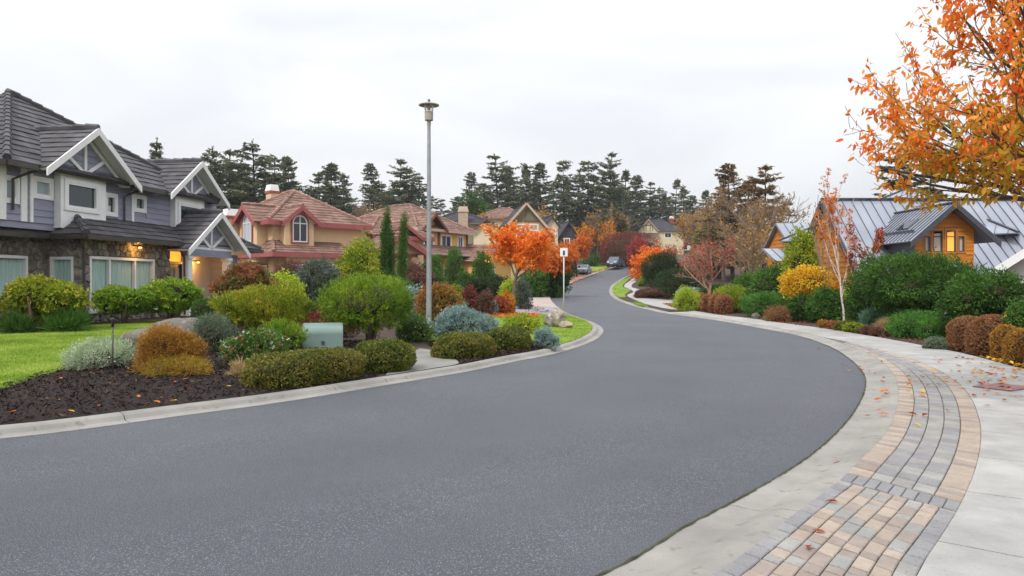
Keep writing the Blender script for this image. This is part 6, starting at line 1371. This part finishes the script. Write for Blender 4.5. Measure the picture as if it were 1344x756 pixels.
for i, (px, Y, top, v, wd_) in enumerate([(198, 95, 184, 2, .9), (236, 100, 208, 1, 1), (272, 98, 193, 1, 1.0), (300, 104, 196, 3, 1.1), (316, 108, 214, 0, 1.2), (338, 100, 188, 0, 1.25), (362, 106, 204, 1, 1), (384, 100, 203, 2, .9), (404, 118, 246, 3, 1.3), (424, 122, 226, 2, 1.1), (434, 120, 213, 0, 1.2), (448, 124, 228, 1, 1),
        (496, 128, 214, 1, .95), (520, 126, 210, 2, 1.1), (531, 130, 219, 0, 1), (548, 132, 232, 3, 1.1), (460, 135, 262, 0, 1.2), (580, 150, 262, 4, 1.1), (622, 150, 226, 2, 1), (656, 148, 205, 0, 1.15), (664, 156, 218, 3, 1), (688, 152, 216, 0, 1), (694, 160, 222, 1, 1), (711, 150, 214, 1, 1.15), (742, 156, 210, 4, 1), (757, 162, 222, 2, 1), (772, 158, 210, 1, 1.15), (795, 162, 200, 4, .95), (806, 168, 226, 0, 1.1), (820, 170, 224, 2, 1.1), (834, 176, 229, 4, 1.1), (849, 180, 240, 0, 1.1), (868, 182, 246, 4, 1.1), (884, 184, 236, 2, 1), (897, 186, 243, 4, 1.1), (910, 190, 256, 0, 1.3), (860, 195, 262, 3, 1.4), (928, 170, 250, 2, 1.2)]):
    nm = next(t for lim, t in STAND if px < lim); conifer(px, Y, top, v, 'tall dark fir in the stand ' + nm, 'firs ' + nm, wide=wd_)
for i, (px, Y, top, v, wd_) in enumerate([(285, 112, 222, 2, 1.5), (326, 116, 226, 0, 1.5), (352, 114, 224, 2, 1.5), (372, 118, 228, 4, 1.5), (412, 128, 250, 2, 1.6), (444, 130, 246, 0, 1.6), (508, 138, 240, 2, 1.5), (538, 140, 246, 0, 1.6), (600, 155, 258, 2, 1.7), (640, 160, 240, 4, 1.5), (676, 165, 236, 2, 1.5), (700, 168, 238, 0, 1.6), (726, 166, 240, 2, 1.5), (750, 172, 238, 4, 1.6), (784, 174, 232, 2, 1.5), (812, 180, 246, 0, 1.7), (843, 186, 252, 2, 1.7), (876, 192, 256, 4, 1.8), (900, 196, 262, 2, 1.8), (925, 180, 262, 0, 1.8)]):
    nm = next(t for lim, t in STAND if px < lim); conifer(px, Y, top, v, 'broad shorter fir filling the stand ' + nm, 'broad firs ' + nm, wide=wd_)
for px, Y, top, v, wd_, lab in [(962, 92, 214, 0, 1.25, 'tall brown-tinged conifer, left of a close pair'), (1002, 94, 217, 2, 1.25, 'brown-tinged conifer, right of a close pair'), (980, 104, 236, 1, 1.6, 'brown conifer filling the gap of the close pair'), (944, 100, 258, 0, 1.7, 'shorter brown conifer beside the tall pair')]: conifer(px, Y, top, v, lab, None, True, wd_)
conifer(1180, 58, 203, 2, 'dark windswept conifer behind the metal roof', None, wide=1.5); conifer(1214, 62, 214, 0, 'conifer hidden behind the orange foreground branches', None, wide=1.3)
# dark pine at the bend
plant('dark_pine', 'dark spreading pine with orange trunk at the bend', 'tree', 862, Y=61, w=56, top=331, bot=377, kind='juniper', m=LM('pine'), lump=.3, lf=4, sc=2.4, stems=4, stem_m=M_bark_r, shrink=.7)
plant('dark_pine', 'low dark pine bough mass under the bare red-leaved tree', 'tree', 895, Y=56, w=60, top=356, bot=384, kind='juniper', m=LM('pine'), lump=.3, lf=4, sc=2.2, stems=4, stem_m=M_bark, shrink=.7)

# ---- foreground cherry at the right edge: trunk just outside the frame, crown leaning in
rng = np.random.default_rng(77); fx, fy = 7.05, 8.6; fz = gz(fx, fy)
ft = empty('foreground_cherry', (fx, fy, fz), 0, 'foreground cherry tree with large drooping orange leaves reaching over the sidewalk', 'tree')
out, tips = [], []
cfg = dict(seg=6, wob=.09, trop=[.0, .035, .05, .03], rmin=.0035, levels=3, kids=[0, 8, 6], t0=[0, .2, .2], ang=[0, .55, .6], len=[0, .5, .48])
trunk_p = [np.array(p, float) for p in ((0, 0, -.1), (.03, .02, .7), (-.02, .0, 1.8), (0, 0, 2.75))]
out.append((trunk_p, [.13, .11, .1, .09], 0))
for (a, el, ln) in ((180, 24, 2.5), (192, 30, 2.6), (170, 34, 2.7), (178, 46, 2.9), (202, 40, 2.7), (150, 38, 2.7), (215, 52, 2.7), (165, 58, 3.0), (186, 72, 3.0), (196, 58, 2.9), (120, 55, 2.6), (60, 45, 2.3), (0, 45, 2.3), (300, 45, 2.2), (250, 62, 2.6), (158, 24, 2.4), (205, 26, 2.3), (228, 34, 2.3), (184, 15, 2.0)):
    a, el = math.radians(a), math.radians(el); grow(rng, np.array([0, 0, 2.35 + rng.uniform(-.25, .35)]), np.array([math.cos(a) * math.cos(el), math.sin(a) * math.cos(el), math.sin(el)]), ln, .032, 1, cfg, out, tips)
def inside(q): return ((((np.atleast_2d(q) - np.array([-.62, 0, 4.05])) / np.array([2.55, 2.3, 1.75])) ** 2).sum(1)) ** .5 + .07 * np.sin(np.atleast_2d(q) @ np.array([5.1, 3.3, 4.2]))   # crown outline
out = [o for o in out if o[2] < 2 or inside(o[0][-1])[0] < 1.04]
limb_mesh([o for o in out if o[2] == 0]).build('trunk', M_barkg, ft, smooth=True); limb_mesh([o for o in out if o[2] > 0]).build('limbs', M_barkg, ft, smooth=True)
P = np.array([t[0] for t in tips]); D = np.array([t[1] for t in tips]); k = (rng.random(len(P)) < .68) & (inside(P) < 1); P, D = P[k], D[k]
def big_leaves(P, D, rng, n_per=4):
    P = np.repeat(P, n_per, 0); D = np.repeat(D, n_per, 0); n = len(P); d = unit(D * .35 + rng.normal(0, .55, (n, 3)) + np.array([0, 0, -.75])); P = P + rng.normal(0, .03, (n, 3))
    S_ = unit(np.cross(d, rng.normal(size=(n, 3)))); Nn = np.cross(S_, d); L_ = (.102 * rng.uniform(.6, 1.2, n))[:, None]; W_ = L_ * .46
    c = Nn * L_ * .14
    V = np.stack([P, P + d * L_ * .3 + S_ * W_ * .45 + Nn * W_ * .2 - c * .1, P + d * L_ * .65 + S_ * W_ * .4 + Nn * W_ * .16 - c * .5, P + d * L_ - c, P + d * L_ * .65 - S_ * W_ * .4 + Nn * W_ * .16 - c * .5, P + d * L_ * .3 - S_ * W_ * .45 + Nn * W_ * .2 - c * .1, P + d * L_ * .5 - c * .3], 1).reshape(-1, 3)
    b = (np.arange(n) * 7)[:, None]; T = np.concatenate([b + np.array(q) for q in ([0, 1, 6], [1, 2, 6], [2, 3, 6], [3, 4, 6], [4, 5, 6], [5, 0, 6])]); return V, T
V, T = big_leaves(P, D, rng, 3)
# leaves turn from green-gold low inside to orange-red at the outer top: two leaf ages
def tri_split(V, T, n):
    c = V.reshape(n, 7, 3)[:, 0]; r = np.linalg.norm((c - np.array([0, 0, 3.3])) * [1, 1, .9], axis=1) + .5 * (c[:, 2] - 3.0) + rng.normal(0, .35, n); return r
n = len(V) // 7; r_ = tri_split(V, T, n); old = r_ > 2.25
for sel, nm, cols in ((old, 'crown', ['#dd5a22', '#ee7a28', '#f59434', '#f7aa44', '#f7be62']), (~old, 'inner_leaves', ['#8f962c', '#b5a230', '#d2a234', '#e6a438', '#efb548'])):
    idx = np.where(sel)[0]; Vs = V.reshape(n, 7, 3)[idx].reshape(-1, 3); b = (np.arange(len(idx)) * 7)[:, None]
    Ts = np.concatenate([b + np.array(q) for q in ([0, 1, 6], [1, 2, 6], [2, 3, 6], [3, 4, 6], [4, 5, 6], [5, 0, 6])])
    o = raw_mesh(nm, Vs, Ts, leaf_mat('cherry_' + nm, cols, .55, .5, 1.2, .2), ft, smooth=True); o['kind'] = 'stuff'

# ------------------------------------------------------------------ street furniture, cars, rock, leaves
M_galv = mat('galvanised_steel', '#8d9092', '#a3a6a8', 3, .5, .05, 40, metal=.35)
M_beige = mat('beige_metal', '#9c9488', '#aaa296', 3, .55, .05)
lx, ly = (563 - CX) / F * 20.0, 20.0; lz = gz(lx, ly)
lp = empty('street_lamp', (lx, ly, lz), 0, 'tall grey street lamp with beige housing and flat disc cap', 'street lamp')
zL = lambda py: CAMH + (HY - py) * ly / F - lz
zc = zL(158.5)
MB().lathe([(.11, 0), (.11, .25), (.078, .3), (.076, 1.0), (.045, zc - .1)], 20).build('pole', M_galv, lp, smooth=True)
MB().box(-.16, .16, -.16, .16, -.02, .03).build('base_plate', M_galv, lp)
mb = MB(); mb.box(-.05, .05, -.09, -.07, .5, .9); mb.build('hand_hole_cover', M_galv, lp)
MB().lathe([(.0, zc - .12), (.055, zc - .12), (.055, zc - .02), (.07, zc), (.115, zc + .01), (.118, zL(147)), (.112, zL(146.6)), (.0, zL(146.6))], 24).build('housing', M_beige, lp, smooth=False)
gl = MB().lathe([(.115, zL(146.5)), (.135, zL(139))], 24).build('glass_shade', glass_mat('lamp_glass', '#c9cdd2', .25), lp, smooth=True)
MB().lathe([(.0, zL(145)), (.035, zL(144.5)), (.05, zL(141)), (.03, zL(138.8)), (0, zL(138.6))], 12).build('bulb', mat('amber_bulb', '#c98a5a', '#d39a6c', 3, .4), lp, smooth=True)
hh = MB().lathe([(.0, zL(138.2)), (.2, zL(138.2)), (.278, zL(138.6)), (.28, zL(137.6)), (.16, zL(135.6)), (.05, zL(134.2)), (.0, zL(134))], 28).build('disc_cap', M_beige, lp, smooth=False)
MB().lathe([(.035, zL(134.4)), (.035, zL(130.5)), (.0, zL(130.2))], 12).build('photocell', mat('dark_grey_cap', '#4a5054', '#565c60', 2, .5), hh, smooth=True)

sx, sy, sz = gnd(740, 415)
sp = empty('road_sign', (sx, sy, sz), 0, 'slim pale post with a small white parking sign at the island', 'sign')
zS = lambda py: CAMH + (HY - py) * sy / F - sz
MB().tube([(0, 0, -.1), (0, 0, zS(327))], .032, 10).build('post', mat('white_post', '#b9bcbc', '#c8cbcb', 3, .5), sp, smooth=True)
pn = MB().box(-.17, .17, -.05, -.036, zS(336.5), zS(325.5)).build('sign_panel', mat('sign_white', '#dcdedd', '#e6e8e7', 2, .4), sp)
mb = MB(); h0, h1 = zS(335), zS(327.5); mb.box(-.045, .045, -.056, -.052, h0, h1 - .05); mb.build('sign_bar', mat('sign_black', '#3a3d42', '#44474c', 2, .5), pn)

ux, uy = (424 - CX) / F * 15.6, 15.6; uz = gz(ux, uy)
ub = empty('utility_cabinet', (ux, uy, uz), math.radians(14), 'low sage-green utility cabinet with a rounded lid among the shrubs', 'cabinet')
ub.scale = (1, 1, .86)
prof = [(-.34, 0), (-.34, .4)] + [(-.34 + .2 * (1 - math.cos(t)), .4 + .2 * math.sin(t)) for t in np.linspace(.2, math.pi / 2, 7)] + [(.34, .64), (.34, 0)]
mb = MB(); n_ = len(prof); mb.v += [(-.41, y, z) for y, z in prof] + [(.41, y, z) for y, z in prof]; mb.f += [tuple(range(n_)), tuple(range(2 * n_ - 1, n_ - 1, -1))] + [(i, (i + 1) % n_, n_ + (i + 1) % n_, n_ + i) for i in range(n_)]
ubb = mb.build('housing', M_mailgreen, ub, bevel=.012)
mb = MB(); mb.box(-.46, .46, -.4, .4, -.12, .0); mb.build('plinth', M_concrete, ub)
mb = MB(); mb.box(-.415, .415, -.347, -.341, .05, .055); mb.build('lid_seam', M_metal2, ub)
mb = MB(); mb.box(-.03, .03, -.36, -.34, .16, .24); mb.build('lock', M_metal2, ub)
for px_, b_, t_, lab in ((148, 499, 418, 'thin dark garden stake beside the pale shrub'), (257, 446, 409, 'thin dark garden stake behind the golden-brown bush')):
    x_, y_, z_ = gnd(px_, b_); zt = CAMH + (HY - t_) * y_ / F - z_
    st = empty('path_light', (x_, y_, z_), 0, lab, 'stake'); MB().tube([(0, 0, -.1), (0, 0, zt - .1)], .012, 8).build('stake', M_gutter, st, smooth=True)
    MB().lathe([(.0, zt - .12), (.02, zt - .12), (.022, zt - .02), (.03, zt), (.0, zt + .012)], 12).build('head', M_gutter, st, smooth=True)
def boulder(name, label, px, base, w_, top, m, seed, group=None, depth=.8, ridge=1.0):
    r = np.random.default_rng(seed); x_, y_, z_ = gnd(px, base); y_ += w_ / 2 * y_ / F * depth * .6; x_ = (px - CX) / F * y_; z_ = gz(x_, y_); h = CAMH + (HY - top) * y_ / F - z_; rx = w_ / 2 * y_ / F
    V, T = ico(4); L1, L2 = Lump(r, .3, 2.2), Lump(r, .12, 6)
    d = V.copy(); pl = unit(r.normal(size=(11, 3))); f = L1(d) * L2(d)
    for q in pl: f = np.minimum(f, r.uniform(.72, 1.0) / np.maximum(d @ q, .05))
    P = d * f[:, None] * [rx, rx * depth, h * .62]; P[:, 2] += h * .4; P[:, 2] *= h / P[:, 2].max()
    o = raw_mesh(name, P, T, m, None, smooth=False, loc=(x_, y_, z_)); return tag(o, label, 'rock', group)
M_rock = mat('lichen_rock', '#6f6860', '#a59c8f', 4, .95, .8, 14, spot=('#c9c4b4', 9, .58, .7))
boulder('boulder', 'upright lichen-spotted grey rock on the island lawn beside the sign post', 728, 430, 34, 404, M_rock, 3)
boulder('boulder', 'small tan rock leaning at the foot of the lichen-spotted one', 741, 431, 20, 421, mat('tan_rock', '#8f8270', '#a99a86', 4, .95, .7, 14), 5)
M_granite = mat('pale_granite', '#57534d', '#77726a', 3, .95, .9, 14, spot=('#8f8a80', 14, .58, .6))
boulder('boulder', 'long low pale boulder on the lawn behind the golden-brown bush', 236, 462, 118, 417, M_granite, 9, depth=.6)
boulder('boulder', 'small pale stone beside the lone russet ball', 992, 418, 14, 410, M_granite, 11)
# reddish cover plate set in the right-hand sidewalk
x_, y_ = unproj(1318, 508, .075); zc_ = float(H(y_)) + .0765
mb = MB(); mb.box(-.34, .34, -.26, .26, -.01, .004); o = mb.build('utility_cover', mat('rusty_plate', '#7d5a5c', '#96706f', 6, .8, .4, 40), None, loc=(x_, y_, zc_)); o.rotation_euler = (0, 0, .5); tag(o, 'reddish metal utility cover flush in the sidewalk near the russet balls', 'cover')

# ---- cars
def car(name, label, px, base, Y, heading, van, body, dark):
    x_, z_ = (px - CX) / F * Y, None; z_ = CAMH + (HY - base) * Y / F
    r = empty(name, (x_, Y, z_), heading, label, 'car')
    # local: x across, front towards -y
    if van: Ls, hw, hood, roofz, belt = 4.9, .97, 1.02, 1.75, 1.08; cab = [(-1.55, belt), (-.75, 1.66), (-.3, 1.74), (1.9, 1.72), (2.35, 1.1)]
    else: Ls, hw, hood, roofz, belt = 4.6, .9, .82, 1.44, .92; cab = [(-1.15, belt), (-.3, 1.38), (.2, 1.44), (1.0, 1.4), (1.75, .98)]
    f = -Ls / 2
    st = [(f, .42, .62, .70), (f + .06, .3, .72, .86), (f + .25, .22, hood - .12, .95), (f + .8, .2, hood, 1), (cab[0][0], .2, belt, 1), (0, .2, belt + .02, 1), (cab[-1][0], .2, belt + .05, 1), (-f - .25, .22, belt + .03, .97), (-f - .05, .3, belt - .06, .88), (-f, .45, belt - .2, .74)]
    mb = MB(); K = 8
    for (yy, z0, z1, k) in st:
        w_ = hw * k; mb.v += [(-w_ * .9, yy, z0), (-w_, yy, z0 + .15), (-w_, yy, z0 + (z1 - z0) * .7), (-w_ * .92, yy, z1), (w_ * .92, yy, z1), (w_, yy, z0 + (z1 - z0) * .7), (w_, yy, z0 + .15), (w_ * .9, yy, z0)]
    for i in range(len(st) - 1):
        for k in range(K): k2 = (k + 1) % K; mb.f.append((i * K + k, i * K + k2, (i + 1) * K + k2, (i + 1) * K + k))
    mb.f.append(tuple(range(K))); mb.f.append(tuple((len(st) - 1) * K + k for k in range(K))[::-1])
    bo = mb.build('body', body, r, smooth=False)
    cw = [.9, .78, .74, .72, .82]
    mb = MB(); n = len(cab)
    for (yy, zz_), k in zip(cab, cw): mb.v += [(-hw * k, yy, zz_), (hw * k, yy, zz_)]
    for i in range(1, n - 2): mb.f.append((2 * i, 2 * i + 1, 2 * i + 3, 2 * i + 2))
    mb.build('roof', body, r)
    mb = MB(); mb.add([(-hw * .86, cab[0][0] + .02, belt), (hw * .86, cab[0][0] + .02, belt), (hw * .78, cab[1][0], cab[1][1]), (-hw * .78, cab[1][0], cab[1][1])], [(0, 1, 2, 3)]); mb.build('windscreen', M_carglass, r)
    mb = MB(); a, b = cab[-2], cab[-1]; mb.add([(-hw * .72, a[0], a[1]), (hw * .72, a[0], a[1]), (hw * .82, b[0], b[1]), (-hw * .82, b[0], b[1])], [(0, 1, 2, 3)]); mb.build('rear_window', M_carglass, r)
    for s_ in (-1, 1):
        mb = MB(); pts = [(s_ * hw * .9, cab[0][0], cab[0][1])] + [(s_ * hw * k, yy, zz_) for (yy, zz_), k in zip(cab[1:-1], cw[1:-1])] + [(s_ * hw * .82, cab[-1][0], cab[-1][1])]; mb.add(pts, [tuple(range(len(pts)))]); mb.build('side_window', M_carglass, r)
        for ypil in (.15, 1.1 if van else .95):
            mb = MB(); mb.bar((s_ * hw * .93, ypil, belt), (s_ * hw * .745, ypil, cab[2][1] - .03), .05, .06, (0, 1, 0)); mb.build('pillar', body, r)
        mb = MB(); mb.bar((s_ * hw * .92, cab[0][0], belt), (s_ * hw * .8, cab[1][0], cab[1][1]), .06, .07, (0, 1, 0)); mb.build('pillar', body, r)
        mb = MB(); mb.box(s_ * hw * .5 - .18, s_ * hw * .5 + .2, f - .0, f + .12, .6, .74) if not van else mb.box(s_ * hw * .62 - .2, s_ * hw * .62 + .18, f + .0, f + .14, .7, .88); mb.build('headlight', mat('headlight_glass', '#dfe6ea', '#eef2f4', 2, .15, spec=.7), r, bevel=.02)
        mb = MB(); mb.box(s_ * (hw + .09) - .09, s_ * (hw + .09) + .09, cab[0][0] + .3, cab[0][0] + .42, belt + .02, belt + .16); mb.build('mirror', body, r, bevel=.02)
        for yw in (f + .85, -f - .9):
            mb = MB(); c0 = s_ * (hw - .1); mb.tube([(c0 - .11, yw, .32), (c0 + .12, yw, .32)], .32, 18); wh = mb.build('wheel', M_tyre, r)
            mb = MB(); mb.tube([(c0 + s_ * .105 - .02, yw, .32), (c0 + s_ * .105 + .025, yw, .32)], .2, 12); mb.build('rim', M_galv, wh)
    mb = MB(); mb.box(-.42, .42, f - .03, f + .04, .42, .56); mb.build('grille', mat('car_black', '#1d1f22', '#26282b', 2, .5), r)
    mb = MB(); mb.box(-.27, .27, f - .045, f - .031, .46, .58); mb.build('number_plate', mat('plate_white', '#d9c9b8', '#e3d5c5', 2, .5), r)
    mb = MB(); mb.box(-hw * .85, hw * .85, f - .02, f + .1, .24, .4); mb.build('bumper', body if not van else mat('car_black', '#1d1f22'), r, bevel=.02)
M_carglass = mat('car_glass', '#2a3a42', '#34454d', 2, .06, spec=.9); M_tyre = mat('tyre', '#1a1a1b', '#232324', 4, .9)
car('parked_car', 'pale silver-blue sedan parked at the far left kerb', 766, 359.6, 111, math.radians(-16), False, mat('silver_paint', '#9aa6b4', '#a3afbc', 1, .28, spec=.6, metal=.4), None)
car('parked_car', 'dark blue-grey minivan parked further up beyond the sedan', 808, 350.4, 123, math.radians(-24), True, mat('slate_paint', '#5a6072', '#62687a', 1, .28, spec=.6, metal=.4), None)

# ---- fallen leaves
LFM = [leaf_mat('fallen_' + n, c, .2, .6, 4) for n, c in (('orange', ['#c2561c', '#d9701f', '#e08a2c']), ('yellow', ['#d59a1e', '#e6b32c', '#ecc44a']), ('russet', ['#7d3424', '#9c4428', '#b05c3a']))]
LD = []
for i in range(3):
    r = random.Random(i); w_ = .24; mb = MB(); c = r.uniform(.05, .16)
    P = [(0, -.5, 0), (w_ * .8, -.2, c), (w_, .12, c * .9), (.0, .55, c * .7), (-w_, .1, c), (-w_ * .8, -.2, c * .8), (0, 0, .03)]
    mb.add(P, [(0, 1, 6), (1, 2, 6), (2, 3, 6), (3, 4, 6), (4, 5, 6), (5, 0, 6)]); mb.add([(-.012, -.78, .03), (.012, -.78, .03), (0, -.48, .01)], [(0, 1, 2)])
    me0 = mb.build('fallen_leaf', LFM[0]); d0 = me0.data; bpy.data.objects.remove(me0)
    LD.append([d0]); 
    for m_ in LFM[1:]: d2 = d0.copy(); d2.materials.clear(); d2.materials.append(m_); LD[-1].append(d2)
lr = random.Random(5)
def drop(x_, y_, z_, size, col, lab, grp):
    o = bpy.data.objects.new('fallen_leaf', LD[lr.randrange(3)][col]); o.location = (x_, y_, z_ + .004); o.scale = (size, size, size * lr.uniform(.6, 1.6)); o.rotation_euler = (lr.uniform(-.3, .3), lr.uniform(-.3, .3), lr.uniform(0, 6.28)); put(o); tag(o, lab, 'leaf', grp)
cnt = 0
while cnt < 150:
    t = lr.random()
    if t < .6: px_, py_ = lr.gauss(1305, 34), lr.gauss(488, 14)
    elif t < .85: px_, py_ = lr.uniform(1130, 1340), lr.gauss(492, 18)
    else: px_, py_ = lr.uniform(1150, 1350), lr.uniform(470, 560)
    if not (1100 < px_ < 1420 and 462 < py_ < 640): continue
    x_, y_ = unproj(px_, py_, .075)
    if min(np.hypot(ED[:, 0] - x_, ED[:, 1] - y_)) < .1: continue
    drop(x_, y_, float(H(y_)) + .078, lr.uniform(.075, .125), lr.choices([0, 1, 2], [5, 3, 3])[0], 'fallen cherry leaf on the concrete and pavers beside the russet balls', 'fallen leaves on the sidewalk'); cnt += 1
for px_, py_ in [(1132, 487), (1128, 483), (1141, 489), (1148, 492), (1158, 503), (1152, 527), (1097, 608), (1160, 497), (1136, 478), (1139, 548), (1106, 480), (1075, 459), (1115, 488)]:
    x_, y_ = unproj(px_, py_, .012); drop(x_, y_, float(H(y_)) + .03, lr.uniform(.07, .11), lr.choices([0, 2], [1, 2])[0], 'fallen leaf in the concrete gutter', 'fallen leaves in the gutter')
for px_, py_ in [(1075, 700), (1062, 722), (1092, 662)]:
    x_, y_ = unproj(px_, py_, .06); drop(x_, y_, float(H(y_)) + ZB + .012, .08, 2, 'small russet leaf on the mixed tan pavers', 'leaves on the tan pavers')
for px_, py_ in [(80, 502), (212, 528), (195, 536), (228, 533), (243, 503), (229, 508), (300, 513), (75, 531), (17, 548), (182, 527), (222, 531), (206, 535), (130, 540), (94, 547), (247, 516)]:
    x_, y_, z_ = gnd(px_, py_); drop(x_, y_, z_ + .06, lr.uniform(.07, .1), lr.choices([0, 1], [4, 1])[0], 'fallen orange leaf on the dark bark mulch', 'fallen leaves on the mulch')
def litter(poly, zf, n, size, m, label):
    P = scatter(poly, n); n = len(P); z = zf(P) + nrng.uniform(.005, .03, n); d = nrng.normal(size=(n, 3)); d[:, 2] *= .25; d = unit(d)
    V, T = leaf_geo(np.column_stack([P, z]), d, size, size * .5, nrng, .25, nrng.normal(0, .25, (n, 3)) + np.array([0, 0, 1.0])); return tag(raw_mesh('leaf_litter', V, T, m), label, 'leaves', kind='stuff')
litter(dense(up([(620, 418), (700, 419), (712, 412.5), (640, 412)], .14), .4), lambda xy: left_z(xy) + .04, 900, .14, LFM[0], 'orange leaf litter on the grass under the cherry')
litter(dense(up([(672, 404), (700, 410), (730, 409), (700, 400)], .14), .4), lambda xy: left_z(xy) + .03, 160, .13, LFM[2], 'russet leaves strewn on the driveway')
litter(dense(up([(724, 371), (750, 372), (775, 359), (800, 353), (770, 353), (735, 362)], .14), .6), lambda xy: left_z(xy) + .04, 1500, .2, LFM[0], 'orange leaves drifted on the verge before the sedan')
litter(dense(up([(1290, 468), (1344, 483), (1400, 496), (1400, 486), (1344, 474)], .1), .4), lambda xy: right_z(xy) + .03, 260, .1, LFM[1], 'yellow and orange leaves drifted at the foot of the russet balls')
litter(dense(up([(872, 398.5), (896, 399), (901, 405.5), (886, 403)], .1), .4), lambda xy: right_z(xy) + .03, 300, .14, LFM[2], 'russet leaves on the strip beside the footpath')
litter(dense(up([(1000, 420), (1090, 432), (1180, 446), (1250, 459), (1250, 452), (1180, 438), (1090, 424), (1000, 414)], .1), .4), lambda xy: right_z(xy) + .02, 700, .07, LFM[2], 'scattered russet leaf litter in the right-hand bed')

# ------------------------------------------------------------------ thin autumn air
hz_m = bpy.data.materials.new('haze'); hz_m.use_nodes = True; nt = hz_m.node_tree
for n_ in list(nt.nodes): nt.nodes.remove(n_)
ho = nt.nodes.new('ShaderNodeOutputMaterial'); hv = nt.nodes.new('ShaderNodeVolumePrincipled'); hv.inputs['Color'].default_value = (.95, .97, 1, 1); hv.inputs['Density'].default_value = .0003; hv.inputs['Anisotropy'].default_value = .2
nt.links.new(hv.outputs[0], ho.inputs['Volume'])
hb = MB().box(-3100, 3100, -450, 3100, -3, 62).build('haze', hz_m); hb['kind'] = 'stuff'; hb['label'] = 'thin pale haze over the whole street'
